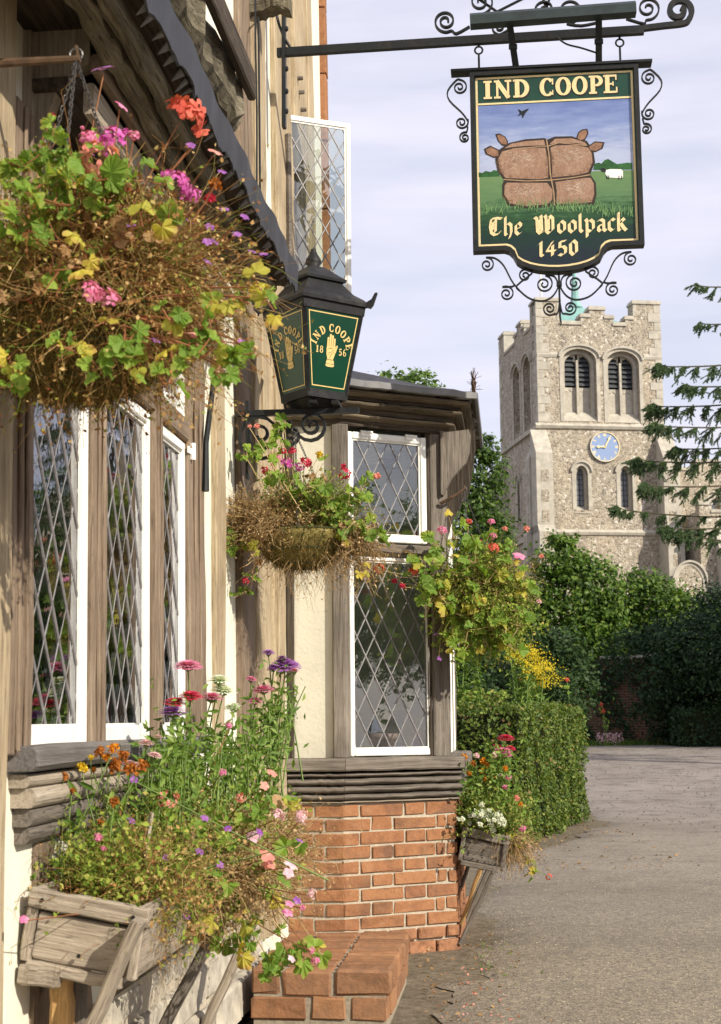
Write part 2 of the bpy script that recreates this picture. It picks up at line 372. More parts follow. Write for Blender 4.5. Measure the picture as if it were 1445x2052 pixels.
def brick_mat():
    t = NT('old red brick', 0.9, 0.12); v = t.coord('Object'); r = t.objrand(); n1 = t.noise(v, 26, 7, 0.65); n2 = t.noise(v, 110, 5, 0.7); n3 = t.noise(v, 6, 5, 0.6)
    c = t.ramp(r, [(0.0, (0.205, 0.105, 0.060)), (0.3, (0.285, 0.143, 0.075)), (0.6, (0.25, 0.127, 0.070)), (0.82, (0.335, 0.178, 0.092)), (1.0, (0.19, 0.09, 0.06))])
    c = t.mix(0.5, c, t.ramp(n1, [(0.25, (0.20, 0.09, 0.05)), (0.5, (0.38, 0.165, 0.072)), (0.8, (0.44, 0.26, 0.15))]))
    c = t.mix(t.math('MULTIPLY', t.ramp(n3, [(0.50, 0.0), (0.68, 1.0)]), 0.6), c, (0.115, 0.07, 0.05))
    c = t.mix(t.math('MULTIPLY', t.ramp(n2, [(0.64, 0.0), (0.72, 1.0)]), 0.5), c, (0.07, 0.04, 0.03))
    t.base(c); t.bump(n2, 0.004, 0.8, t.bump(n1, 0.010, 0.8)); return t.m
M['brick'] = brick_mat()
M['brick_worn'] = mat_plain('worn step brick', (0.29, 0.14, 0.075), 0.9, 0.12, 0.45, 24, 0.006, dirt=(0.13, 0.085, 0.06), dirt_amt=0.75)
M['mortar'] = mat_plain('lime mortar', (0.43, 0.375, 0.29), 0.95, 0.1, 0.22, 60, 0.004, dirt=(0.3, 0.26, 0.2))
M['rubble'] = mat_plain('plinth stone', (0.42, 0.38, 0.31), 0.92, 0.1, 0.35, 9, 0.012, dirt=(0.18, 0.16, 0.13), dirt_amt=0.6)
M['terracotta'] = mat_plain('terracotta', (0.50, 0.19, 0.09), 0.85, 0.15, 0.15)
def glass_mat():
    t = NT('old window glass', 0.02, 0.5); g = t.n.new('ShaderNodeBsdfGlossy'); g.inputs['Roughness'].default_value = 0.015; g.inputs['Color'].default_value = (0.96, 0.97, 1, 1)
    tr = t.n.new('ShaderNodeBsdfTransparent'); tr.inputs['Color'].default_value = (0.80, 0.84, 0.82, 1)
    fr = t.n.new('ShaderNodeFresnel'); fr.inputs['IOR'].default_value = 1.55; k = t.math('ADD', t.math('MULTIPLY', fr.outputs[0], 1.5), 0.04)
    ms = t.n.new('ShaderNodeMixShader'); t.lk(k, ms.inputs[0]); t.lk(tr.outputs[0], ms.inputs[1]); t.lk(g.outputs[0], ms.inputs[2]); t.lk(ms.outputs[0], t.out.inputs['Surface'])
    bp = t.n.new('ShaderNodeBump'); bp.inputs['Distance'].default_value = 0.002; bp.inputs['Strength'].default_value = 0.12; t.lk(t.noise(t.coord('Object'), 14, 2), bp.inputs['Height']); t.lk(bp.outputs[0], g.inputs['Normal']); t.lk(bp.outputs[0], fr.inputs['Normal'])
    return t.m
M['glass'] = glass_mat()
# ================================================================== GROUND
def gz(y):
    t = min(max((y - 18.0) / 24.0, 0), 1); return 0.36 * t * t * (3 - 2 * t)
def sheet(name, xs, ys, dz, mat, jit=0.0):
    mb = MB(); nx = len(xs)
    for y in ys:
        for x in xs: mb.v.append((x, y, gz(y) + dz + (random.gauss(0, jit) if jit else 0)))
    for j in range(len(ys) - 1):
        for i in range(nx - 1): mb.f.append((j * nx + i, j * nx + i + 1, (j + 1) * nx + i + 1, (j + 1) * nx + i)); mb.m.append(0)
    o = obj(name, mb, mat, smooth=True); o['kind'] = 'structure'; return o
def asphalt():
    t = NT('worn asphalt', 0.9, 0.25); v = t.coord('Object', jitter=False)
    sp = t.vor(v, 95); sp2 = t.vor(v, 42); n1 = t.noise(v, 0.55, 8, 0.65); n2 = t.noise(v, 30, 6, 0.7); n3 = t.noise(v, 2.6, 8, 0.7, 0.3)
    g = t.ramp(sp, [(0.0, (0.05, 0.044, 0.038)), (0.45, (0.24, 0.20, 0.15)), (0.75, (0.36, 0.30, 0.205)), (1.0, (0.66, 0.55, 0.36))])
    g2 = t.ramp(sp2, [(0.0, (0.11, 0.098, 0.085)), (0.6, (0.25, 0.215, 0.17)), (1.0, (0.50, 0.42, 0.29))]); c = t.mix(0.42, g, g2)
    c = t.mix(0.35, c, t.ramp(n2, [(0.35, (0.07, 0.062, 0.055)), (0.65, (0.34, 0.295, 0.22))]))
    sep = t.n.new('ShaderNodeSeparateXYZ'); t.lk(v, sep.inputs[0])
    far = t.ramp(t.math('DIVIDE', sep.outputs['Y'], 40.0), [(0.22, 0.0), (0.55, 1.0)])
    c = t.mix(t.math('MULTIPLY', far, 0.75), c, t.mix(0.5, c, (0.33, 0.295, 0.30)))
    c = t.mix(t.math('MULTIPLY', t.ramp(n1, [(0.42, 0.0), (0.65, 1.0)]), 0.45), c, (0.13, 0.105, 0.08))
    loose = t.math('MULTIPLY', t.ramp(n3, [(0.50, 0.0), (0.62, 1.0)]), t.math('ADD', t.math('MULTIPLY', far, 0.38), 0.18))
    c = t.mix(loose, c, (0.075, 0.062, 0.05)); t.base(c)
    d = t.vor(v, 95, 'F1', 'Distance'); t.bump(d, 0.004, 0.8, t.bump(n2, 0.008, 0.6, t.bump(n3, 0.03, 0.4))); return t.m
M['asphalt'] = asphalt()
def earth_mat():
    t = NT('dry earth', 0.95, 0.1); v = t.coord('Object', jitter=False); n = t.noise(v, 18, 8, 0.7); n2 = t.noise(v, 2, 6, 0.6)
    c = t.ramp(n, [(0.25, (0.07, 0.056, 0.042)), (0.5, (0.19, 0.155, 0.115)), (0.8, (0.36, 0.30, 0.22))]); c = t.mix(0.3, c, t.ramp(n2, [(0.3, (0.05, 0.06, 0.02)), (0.7, (0.16, 0.12, 0.08))])); t.base(c); t.bump(n, 0.02, 0.8); return t.m
M['earth'] = earth_mat()
def grid(a, b, n): return [a + (b - a) * i / (n - 1) for i in range(n)]
ys = grid(-14, 44, 59) + [46, 50, 60, 80, 120, 200, 400, 900]
sheet('ground', [-900, -300, -100, -40, -20, -10, -5, 0, 5, 10, 20, 40, 100, 300, 900], ys, -0.03, M['earth'])
# the road: kerbless asphalt running past the pub and widening in front of the churchyard wall
def road():
    mb = MB(); ys2 = grid(-12, 4.4, 30) + grid(4.5, 18, 190) + grid(18.2, 41.3, 80); n = 34
    for y in ys2:
        left = -1.15 + 0.1027 * y if y < 5.6 else (0.30 if y < 6.9 else (0.62 + 0.08 * (y - 7.6) if y < 13.3 else (1.55 + (y - 13.3) * 0.32 if y < 17.2 else 2.75 + (y - 17.2) * 0.02)))
        left += 0.05 * math.sin(y * 3.1) + 0.03 * math.sin(y * 7.7 + 1) + 0.018 * math.sin(y * 19) + 0.012 * math.sin(y * 41 + 2)
        for i in range(n):
            x = left + (26 - left) * (i / (n - 1)) ** 1.6
            mb.v.append((x, y, gz(y) - 0.03 + 0.036 * min(1, 0.15 + i / 2.0) + 0.006 * math.sin(x * 1.3 + y * 0.4)))
    for j in range(len(ys2) - 1):
        for i in range(n - 1): mb.f.append((j * n + i, j * n + i + 1, (j + 1) * n + i + 1, (j + 1) * n + i)); mb.m.append(0)
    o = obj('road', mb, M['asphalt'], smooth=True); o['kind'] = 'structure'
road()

# ================================================================== PUB
D_W = 1.14
_d = ray(1030, 1440); A_F = math.atan2(_d.x, _d.y)
U = Vector((math.sin(A_F), math.cos(A_F), 0)); N = Vector((math.cos(A_F), -math.sin(A_F), 0)); V = (Vector((0, 0, 1)) - N * 0.010).normalized()
O_F = -D_W * N
def F(s, t, z): return O_F + U * s + N * t + V * z
NW = U.cross(V).normalized()
def fs(px, py, t=0.0):
    p = on_plane(px, py, O_F + N * t, NW) - O_F; return p.dot(U), p.dot(V) / V.dot(V)
def WM(t=0.0, s=0.0, z=0.0):
    m = Matrix((U, V, NW)).transposed().to_4x4(); m.translation = F(s, t, z); return m
pub = thing('public_house', 'old timber-framed pub with cream plaster, leaded windows and a brick-based bay', 'building', F(4.5, 0, 0))
def sx(px, t=0.0, py=1440): return fs(px, py, t)[0]
S0, S1 = sx(62), sx(400); ZB, ZT = 1.075, 2.62
S_END = sx(646, 0.0, 200)
US0, US1 = sx(584, 0, 350), sx(612, 0, 350)
wall_out = [(-3, -0.05), (S_END - 0.12, -0.05), (S_END - 0.12, 6.6), (-3, 6.6)]
holes = [[(S0 - 0.06, ZB - 0.03), (S1 + 0.06, ZB - 0.03), (S1 + 0.06, ZT), (S0 - 0.06, ZT)], [(US0, 3.2), (US1, 3.2), (US1, 4.15), (US0, 4.15)]]
obj('plaster_wall', holed_wall(wall_out, holes, WM(), 0.22), M['plaster'], pub)
# body: dim rooms, back and side walls, roof
mb = MB()
mb.box((-3, -0.05, -5.5), (S_END - 0.15, 6.6, -5.3), WM()); mb.box((-3.2, -0.05, -5.3), (-3.0, 6.6, -0.0), WM()); mb.box((S_END - 0.35, -0.05, -5.3), (S_END - 0.13, 6.6, -0.23), WM())
obj('side_wall', mb, M['plaster'], pub)
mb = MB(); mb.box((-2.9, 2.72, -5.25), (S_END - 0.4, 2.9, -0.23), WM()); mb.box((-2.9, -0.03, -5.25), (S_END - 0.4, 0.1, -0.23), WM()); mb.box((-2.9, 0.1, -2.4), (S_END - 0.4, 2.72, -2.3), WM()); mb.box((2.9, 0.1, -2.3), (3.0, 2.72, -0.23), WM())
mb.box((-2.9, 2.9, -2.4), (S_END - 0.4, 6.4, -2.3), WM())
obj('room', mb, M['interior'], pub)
mb = MB()
for (a, b) in (((6.5, 0.45), (9.6, -2.7)), ((9.6, -2.7), (6.5, -5.9))):
    vs = [F(s, t, z + dz) for dz in (0, 0.14) for s in (-3.4, S_END + 0.15) for (z, t) in (a, b)]
    mb.add(vs, [(0, 1, 3, 2), (4, 6, 7, 5), (0, 2, 6, 4), (1, 5, 7, 3), (0, 4, 5, 1), (2, 3, 7, 6)])
M['roof_tile'] = mat_plain('clay roof tile', (0.28, 0.13, 0.08), 0.9, 0.1, 0.4, 8, 0.02)
obj('roof', mb, M['roof_tile'], pub)

def post(px0, px1, z0, z1, t, mat, th=0.05, py=1300, name='timber_post', tb=None):
    s0, s1 = sx(px0, t, py), sx(px1, t, py); m = (s0 + s1) / 2
    beam(name, mat, pub, F(m, t - th / 2, z0), F(m, t - th / 2, z1), abs(s1 - s0), th, NW, segs=14, jit=0.0025, bev=0.006)
# studs and posts of the ground-floor wall, near to far
post(-60, 20, 0.35, 2.9, 0.045, M['wood_pale'], 0.07)
post(-330, -250, 0.35, 2.9, 0.03, M['wood_pale'], 0.06)
post(437, 455, 0.45, 3.6, 0.025, M['wood_pale'])
post(487, 517, 0.30, 3.2, 0.030, M['wood_brown'])
post(517, 531, 0.20, 2.95, 0.045, M['wood_pale'], 0.07); post(533, 547, 0.20, 2.95, 0.055, M['wood_pale'], 0.07); post(549, 558, 0.20, 2.95, 0.04, M['wood_pale'], 0.06); post(560, 572, 0.20, 2.95, 0.06, M['wood_pale'], 0.08)
# studs under the big window, seen between planter and plinth
for px0, px1 in ((75, 108), (150, 185), (232, 250), (275, 296), (325, 345)): post(px0, px1, 0.30, 0.86, 0.015, M['wood_brown'], 0.04, 1750)
# curved brace by the lantern
beam('timber_brace', M['wood_brown'], pub, F(*((lambda q: (q[0], 0.01, q[1]))(fs(500, 590)))), F(*((lambda q: (q[0], 0.01, q[1]))(fs(560, 850)))), 0.13, 0.05, NW, segs=10, jit=0.004)
# upper storey
z_lo, z_hi = 2.95, 5.9
for a, b, t, mt in ((482, 512, 0.03, 'wood_brown'), (512, 531, 0.05, 'wood_pale'), (553, 592, 0.03, 'wood_pale'), (592, 616, 0.05, 'wood_pale')): post(a, b, z_lo, z_hi, t, M[mt], 0.07, 200)
post(618, 628, z_lo, z_hi, 0.06, M['wood_pale'], 0.05, 200)
q0 = fs(490, 18, 0.0); beam('jetty_joist', M['wood_rough'], pub, F(q0[0], 0.02, q0[1]), F(q0[0], 0.22, q0[1] + 0.005), 0.10, 0.085, V, segs=10, jit=0.005)
# pegs of the frame
for px, py in ((595, 157), (598, 185), (602, 220)):
    s, z = fs(px, py, 0.05); mb = MB().tube([F(s, 0.04, z), F(s, 0.085, z)], [0.014, 0.011], 7); obj('peg', mb, M['wood_grey'], pub)
# brick end of the building, large hung slabs with pale joints
sE = S_END - 0.06
for k in range(9):
    z0 = 2.6 + 0.47 * k; mb = rough_box(0.12, 0.46, 0.30, 0.006, 0.001); obj('corner_brick', mb, M['brick'], pub, WM(-0.11, sE, z0 + 0.235))

# ------------------------------------------------------------------ leaded casements
def casement(parent, Mx, w, h, stile=0.05, a=0.05, b=0.095, rail=None, ox=0.0, oy=0.0, thick=0.035, painted=True, name='casement', bottom=None, came_r=0.0048):
    """Mx: local x along, y up, z outward; origin lower left of the frame, frame front at z=0"""
    rail = rail or stile; bottom = bottom or rail; x0, x1, y0, y1 = stile, w - stile, bottom, h - rail
    mb = MB(); T = thick
    def bar(lo, hi):
        bb = rough_box(hi[0] - lo[0], hi[1] - lo[1], T, 0.004, 0.0004); c = Vector(((lo[0] + hi[0]) / 2, (lo[1] + hi[1]) / 2, -T / 2)); mb.add([Vector(v) + c for v in bb.v], bb.f)
    bar((0, 0), (stile, h)); bar((w - stile, 0), (w, h)); bar((stile + 0.001, 0), (w - stile - 0.001, bottom)); bar((stile + 0.001, h - rail), (w - stile - 0.001, h))
    # glazing bead
    for lo, hi in (((x0, y0), (x0 + 0.008, y1)), ((x1 - 0.008, y0), (x1, y1)), ((x0 + 0.008, y0), (x1 - 0.008, y0 + 0.008)), ((x0 + 0.008, y1 - 0.008), (x1 - 0.008, y1))): mb.box((lo[0], lo[1], -T * 0.55), (hi[0], hi[1], -T * 0.3))
    fr = obj(name, mb, M['paint_white'] if painted else M['wood_dark'], parent, Mx)
    zg = -T * 0.62; base = {}
    full = None
    i0, i1 = int((x0 - ox) / a) - 2, int((x1 - ox) / a) + 3; j0, j1 = int((y0 - oy) / b) - 2, int((y1 - oy) / b) + 3
    for i in range(i0, i1):
        for j in range(j0, j1):
            if (i + j) % 2: continue
            cx, cy = ox + i * a, oy + j * b; g = 0.93
            poly = clip_poly([(cx - a * g, cy), (cx, cy - b * g), (cx + a * g, cy), (cx, cy + b * g)], x0 + 0.003, y0 + 0.003, x1 - 0.003, y1 - 0.003)
            if len(poly) < 3: continue
            mx, my = sum(p[0] for p in poly) / len(poly), sum(p[1] for p in poly) / len(poly)
            ar = 0.5 * abs(sum(poly[k][0] * poly[(k + 1) % len(poly)][1] - poly[(k + 1) % len(poly)][0] * poly[k][1] for k in range(len(poly))))
            if ar < 0.00012: continue
            isfull = len(poly) == 4 and ar > 0.99 * 2 * a * b * g * g
            if isfull:
                mx, my = cx, cy
                if full is None: full = _mesh('pane', *(lambda m: (m.v, m.f))(MB().prism([(-a * g, 0), (0, -b * g), (a * g, 0), (0, b * g)], -0.0015, 0.0015)), M['glass'])
                me = full
            else: m_ = MB().prism([(p[0] - mx, p[1] - my) for p in poly], -0.0015, 0.0015); me = _mesh('pane', m_.v, m_.f, M['glass'])
            tilt = Matrix.Rotation(random.gauss(0, 0.010), 4, 'X') @ Matrix.Rotation(random.gauss(0, 0.010), 4, 'Y')
            inst('pane', me, fr, Mx @ Matrix.Translation((mx, my, zg)) @ tilt)
    lb = MB(); nodes = set()
    for sg in (1, -1):
        for k in range(-60, 60):
            # line x/a + sg*y/b = k  (odd k only -> edges of the diamonds)
            if k % 2 == 0: continue
            pts = []
            for yy in (y0, y1):
                xx = ox + a * (k - sg * (yy - oy) / b)
                if x0 <= xx <= x1: pts.append((xx, yy))
            for xx in (x0, x1):
                yy = oy + sg * b * (k - (xx - ox) / a)
                if y0 < yy < y1: pts.append((xx, yy))
            if len(pts) >= 2 and (pts[0][0] - pts[1][0]) ** 2 + (pts[0][1] - pts[1][1]) ** 2 > 0.0009: lb.tube([(pts[0][0], pts[0][1], zg + (0.0015 * sg)), (pts[1][0], pts[1][1], zg + (0.0015 * sg))], came_r, 6)
    for i in range(i0, i1):
        for j in range(j0, j1):
            if (i + j) % 2 == 0: continue
            cx, cy = ox + i * a, oy + j * b
            if x0 < cx < x1 and y0 < cy < y1:
                r = came_r * 1.75; lb.add([(cx - r, cy, zg), (cx, cy - r, zg), (cx + r, cy, zg), (cx, cy + r, zg), (cx, cy, zg + came_r * 1.5), (cx, cy, zg - came_r * 1.5)], [(0, 1, 4), (1, 2, 4), (2, 3, 4), (3, 0, 4), (1, 0, 5), (2, 1, 5), (3, 2, 5), (0, 3, 5)])
    obj('lead_came', lb, M['lead'], fr, Mx)
    return fr

# the big window: posts, transom, three casements and three top lights
TP = 0.030
def wpost(px0, px1, z0=ZB, z1=ZT, t=TP, mt='wood_brown', py=1300, th=0.07):
    s0, s1 = sx(px0, t, py), sx(px1, t, py); w = s1 - s0
    beam('window_post', M[mt], pub, F((s0 + s1) / 2, t - th / 2, z0), F((s0 + s1) / 2, t - th / 2, z1), w, th, NW, segs=10, jit=0.0015, bev=0.004)
    # two run mouldings on the face
    for k in (0.3, 0.62): beam('moulding', M[mt], pub, F(s0 + w * k, t + 0.003, z0 + 0.01), F(s0 + w * k, t + 0.003, z1 - 0.01), 0.014, 0.012, NW, segs=6, jit=0.001, bev=0.004)
    return s0, s1
pA = wpost(20, 66); pB = wpost(186, 215); pC = wpost(310, 326); pD = wpost(380, 412)
ztr = fs(390, 872, TP)[1]
for (l, r) in ((pA, pB), (pB, pC), (pC, pD)):
    beam('transom', M['wood_brown'], pub, F(l[1] + 0.002, TP - 0.028, ztr), F(r[0] - 0.002, TP - 0.028, ztr), 0.06, 0.08, V, segs=3, jit=0.001)
    w = r[0] - l[1] - 0.006; zc0 = ZB + 0.012; hc = ztr - 0.045 - zc0
    casement(pub, WM(0.016, l[1] + 0.003, zc0), w, hc, 0.027, 0.061 if l is pA else 0.052, 0.092, 0.036, ox=w / 2, oy=0.08, bottom=0.048, came_r=0.0042)
    h2 = ZT - ztr - 0.06
    casement(pub, WM(0.016, l[1] + 0.003, ztr + 0.045), w, h2, 0.028, 0.05, 0.093, 0.045, ox=w / 2, oy=0.05)
# hinge on the far casement
s, z = fs(383, 905, 0.03); mb = MB(); mb.tube([F(s, 0.035, z - 0.03), F(s, 0.035, z + 0.03)], 0.012, 8); mb.box((-0.03, -0.012, -0.003), (0.03, 0.012, 0.003), WM(0.03, s - 0.02, z)); obj('hinge', mb, M['paint_white'], pub)
beam('window_head', M['wood_dark'], pub, F(S0 - 0.1, -0.02, ZT + 0.05), F(S1 + 0.1, -0.02, ZT + 0.05), 0.10, 0.10, V)
# sill and run mouldings beneath, returned at the near end
def run_mould(name, mat, s0, s1, t0, t1, z0, z1, roll=True, parent=None):
    """a moulding of rounded section, t0..t1 deep, z0..z1 high, along the wall"""
    k = 7; prof = [(t0, z0)] + [(t1 - 0.020 * (1 - math.sin(math.pi * (0.06 + 0.88 * i / (k - 1))) ** 0.7) if roll else t1, z0 + (z1 - z0) * i / (k - 1)) for i in range(k)] + [(t0, z1)]
    mb = MB(); n = len(prof); m = 10; vs = []
    for i in range(m + 1):
        s = s0 + (s1 - s0) * i / m; jt, jz = random.gauss(0, 0.0005), random.gauss(0, 0.0005)
        vs += [F(s, t + jt, z + jz) for t, z in prof]
    fs_ = [(i * n + j, i * n + (j + 1) % n, (i + 1) * n + (j + 1) % n, (i + 1) * n + j) for i in range(m) for j in range(n)] + [tuple(range(n - 1, -1, -1)), tuple(range(m * n, m * n + n))]
    mb.add(vs, fs_); return wobj(name, mb, mat, parent or pub, frame(F(s0, (t0 + t1) / 2, z0), U, V))
zs1 = fs(120, 1492, 0.07)[1]; zs0 = fs(78, 1546, 0.07)[1]
sA, sB = sx(72, 0.07), sx(418, 0.07)
M['wood_sill'] = mat_wood('smooth grey sill', (0.07, 0.062, 0.058), (0.16, 0.145, 0.135), (0.24, 0.22, 0.20), crack=0.25)
beam('window_sill', M['wood_sill'], pub, F(sA, -0.01, (zs0 + zs1) / 2), F(sB, -0.01, (zs0 + zs1) / 2), 0.17, zs1 - zs0, V, bev=0.012, jit=0.001)
zz = [fs(40, 1552, 0.03)[1], fs(40, 1580, 0.03)[1], fs(35, 1622, 0.03)[1], fs(30, 1660, 0.02)[1], fs(22, 1697, 0.01)[1]]
for i, (t1, dx) in enumerate(((0.055, 0.02), (0.062, 0.035), (0.05, 0.05), (0.04, 0.065))):
    run_mould('sill_moulding', M['wood_board'] if i < 2 else M['wood_grey'], sA + dx, sB - 0.02, -0.01, t1, zz[i + 1] + 0.0005, zz[i] - 0.0005)
# things seen inside
mb = MB(); mb.box((0, 0, -0.02), (0.10, 0.30, -0.016), WM(-0.08, sx(216) + 0.02, 1.62)); 
M['teal'] = mat_plain('teal plastic', (0.10, 0.42, 0.44), 0.4, 0.4, 0.05)
mb = MB(); mb.box((0.0, 0, 0), (0.03, 0.38, 0.02), WM(-0.075, sx(216) + 0.035, 1.58)); obj('strip', mb, M['teal'], pub)
M['paper'] = mat_plain('printed paper', (0.72, 0.74, 0.78), 0.7, 0.2, 0.1)
mb = MB(); mb.box((0, 0, 0), (0.10, 0.19, 0.002), WM(-0.07, sx(224) + 0.02, 1.57)); obj('notice', mb, M['paper'], pub)
M['curtain'] = mat_plain('mustard curtain', (0.38, 0.25, 0.07), 0.9, 0.1, 0.3, 9)
for s_c, wd in ((sx(236), 0.10), (sx(262), 0.16)):
    mb = MB(); prof = [(i * wd / 12, 0.02 * math.sin(i * 1.7)) for i in range(13)]
    vs = [F(s_c + x, -0.14 + y, z) for z in (1.12, 2.1) for x, y in prof]; mb.add(vs, [(i, i + 1, 14 + i, 13 + i) for i in range(12)]); obj('curtain', mb, M['curtain'], pub)

# cornice over the big window, seen steeply from below
sC0, sC1 = 1.8, sx(592, 0.36, 530)
beam('cornice_fascia', M['wood_board'], pub, F(3.44, 0.155, 2.675), F(sC1 - 0.25, 0.155, 2.675), 0.028, 0.085, V, segs=12, jit=0.001)
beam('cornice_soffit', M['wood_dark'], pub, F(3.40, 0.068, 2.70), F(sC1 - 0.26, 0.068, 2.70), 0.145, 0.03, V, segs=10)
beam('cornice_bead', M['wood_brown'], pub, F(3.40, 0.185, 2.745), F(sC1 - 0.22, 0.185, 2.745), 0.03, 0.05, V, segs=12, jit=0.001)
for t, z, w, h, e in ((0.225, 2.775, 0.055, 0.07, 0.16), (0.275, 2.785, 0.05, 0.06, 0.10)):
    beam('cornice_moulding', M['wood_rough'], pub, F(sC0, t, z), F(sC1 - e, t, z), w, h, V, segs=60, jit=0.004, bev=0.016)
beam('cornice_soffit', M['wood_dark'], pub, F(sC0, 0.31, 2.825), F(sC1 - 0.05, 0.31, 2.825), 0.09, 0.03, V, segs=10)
mb = MB(); k = 150; ss = [sC0 + (sC1 - sC0) * i / k for i in range(k + 1)]; vs = []
for i, s in enumerate(ss):
    wv = 0.004 * math.sin(s * 9) + 0.003 * math.sin(s * 23)
    tooth = random.uniform(0.008, 0.030) if random.random() < 0.28 else random.uniform(0, 0.006)
    vs += [F(s, 0.360 + wv, 2.80 - tooth * 0.8 + random.gauss(0, 0.003)), F(s, 0.366 + wv, 2.80 - tooth * 0.8), F(s, 0.372 + wv, 2.895), F(s, 0.0, 3.06), F(s, 0.0, 3.045), F(s, 0.362 + wv, 2.883)]
n = 6; mb.add(vs, [(i * n + j, i * n + (j + 1) % n, (i + 1) * n + (j + 1) % n, (i + 1) * n + j) for i in range(k) for j in range(n)] + [tuple(range(n - 1, -1, -1)), tuple(range(k * n, k * n + n))])
obj('lead_flashing', mb, M['lead_dark'], pub)
for i in range(46):   # curled tags of torn lead along the edge
    s = sC0 + 0.4 + (sC1 - sC0 - 0.42) * (i + random.uniform(0.1, 0.9)) / 46; L = random.uniform(0.012, 0.03); w = random.uniform(0.02, 0.045)
    mb = MB(); mb.add([F(s, 0.358, 2.80), F(s + w, 0.358, 2.80), F(s + w * 0.6, 0.335 - L * 0.3, 2.80 - L), F(s, 0.354, 2.804), F(s + w, 0.354, 2.804), F(s + w * 0.6, 0.331 - L * 0.3, 2.80 - L)], [(0, 1, 2), (5, 4, 3), (0, 3, 4, 1), (1, 4, 5, 2), (2, 5, 3, 0)])
    obj('lead_tag', mb, M['lead_roof'], pub)
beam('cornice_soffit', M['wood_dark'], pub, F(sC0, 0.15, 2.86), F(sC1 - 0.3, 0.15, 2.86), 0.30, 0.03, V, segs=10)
# jetty beam above the lead, ending short
sJ = sx(478, 0.24, 130)
beam('jetty_beam', M['wood_rough'], pub, F(sC0, 0.16, 3.31), F(sJ, 0.16, 3.31), 0.20, 0.20, V, segs=50, jit=0.010, bev=0.03)
beam('jetty_board', M['wood_dark'], pub, F(sC0, 0.285, 3.40), F(sJ, 0.285, 3.40), 0.03, 0.10, V, segs=8)
# bracket at the near end of the cornice
sB1 = 3.42
def plane_poly(pxs, P0, nrm, ex, ez): return [((q - P0).dot(ex), (q - P0).dot(ez)) for q in [on_plane(x, y, P0, nrm) for x, y in pxs]]
def corbel(pxs, P0, mat, th=0.055, parent=None, name='corbel'):
    poly = plane_poly(pxs, P0, U, N, V); m = Matrix((N, V, -U)).transposed().to_4x4(); m.translation = P0
    cx_ = MB().prism(poly, -th, 0.0, None); M2 = m
    # grain runs vertically: re-express with x up
    Mg = Matrix((V, -N, -U)).transposed().to_4x4(); Mg.translation = P0
    mb2 = MB(); mb2.add([m @ Vector(v) for v in cx_.v], cx_.f); return wobj(name, mb2, mat, parent or pub, Mg)
corbel([(60, 60), (180, 55), (182, 126), (160, 136), (135, 155), (112, 185), (98, 222), (92, 262), (90, 300), (66, 298), (62, 150)], F(sB1, 0, 2.6), M['wood_board'], 0.05)
corbel([(35, 60), (64, 60), (64, 298), (35, 295)], F(sB1 - 0.02, 0, 2.6), M['wood_board'], 0.07, name='bracket_post')

# open casement of the upper window, swung out
hp = on_plane(572, 228, O_F, NW); e2 = on_plane(572, 590, O_F, NW)
dirc = (at(8170, 1440, 100) - CAM); dirc.z = 0; dirc.normalize()
_w = 0.388; zt_, zb_ = hp.z, 3.12
Mo = frame(Vector((hp.x, hp.y, zb_)), dirc, (0, 0, 1)); Mo = Mo @ Matrix(((1, 0, 0, 0), (0, 0, -1, 0), (0, 1, 0, 0), (0, 0, 0, 1)))
casement(pub, Mo, _w, zt_ - zb_, 0.026, 0.044, 0.078, 0.03, ox=_w / 2, oy=0.1, thick=0.025, came_r=0.004)
hz = MB().tube([F(sx(569, 0.03, 180), 0.05, 4.25), F(sx(569, 0.03, 180), 0.05, 4.0), F(sx(569, 0.03, 180), 0.05, 3.3)], 0.018, 6)
obj('window_jamb', hz, M['wood_grey'], pub)
# ------------------------------------------------------------------ BAY
def v2(p): return Vector((p[0], p[1]))
sBAY = sx(573); A0 = F(sBAY, 0, 0); A0 = Vector((A0.x, A0.y, 0))
def hit2(px, P, D):
    """ground-plane intersection of pixel column (at the horizon) with the line P + k D"""
    d = ray(px, 1440); a = Matrix(((D[0], -d.x), (D[1], -d.y))); k = a.inverted() @ Vector((-P[0], -P[1])); return Vector((P[0] + D[0] * k[0], P[1] + D[1] * k[0], 0))
K_ = hit2(688, A0, N); _dB = at(6500, 1440, 100) - CAM; dB = Vector((_dB.x, _dB.y, 0)).normalized()
E_ = hit2(911, K_, dB); G_ = E_ + Vector((U.x, U.y, 0)) * 1.25; H_ = Vector((G_.x, G_.y, 0)) - Vector((N.x, N.y, 0)) * ((G_ - A0).dot(N))
PATH = [A0, K_, E_, G_, H_]
bay = bpy.data.objects.new('bay_window', None); place(bay, pub, Matrix.Translation(K_))
def onorm(a, b): d = (b - a); d.z = 0; d.normalize(); return Vector((d.y, -d.x, 0))
def offp(o):
    P = PATH; out = []
    ns = [onorm(P[i], P[i + 1]) for i in range(4)]
    for i in range(5):
        if i == 0: out.append(P[0] + ns[0] * o)
        elif i == 4: out.append(P[4] + ns[3] * o)
        else:
            m = (ns[i - 1] + ns[i]).normalized(); out.append(P[i] + m * (o / m.dot(ns[i])))
    return out
NB = onorm(K_, E_); dBv = (E_ - K_).normalized()
def zb(px, py, o=0.0): return on_plane(px, py, K_ + NB * o, NB).z
def bcoord(px, py, o=0.0): q = on_plane(px, py, K_ + NB * o, NB) - (K_ + NB * o); return q.dot(dBv), q.z
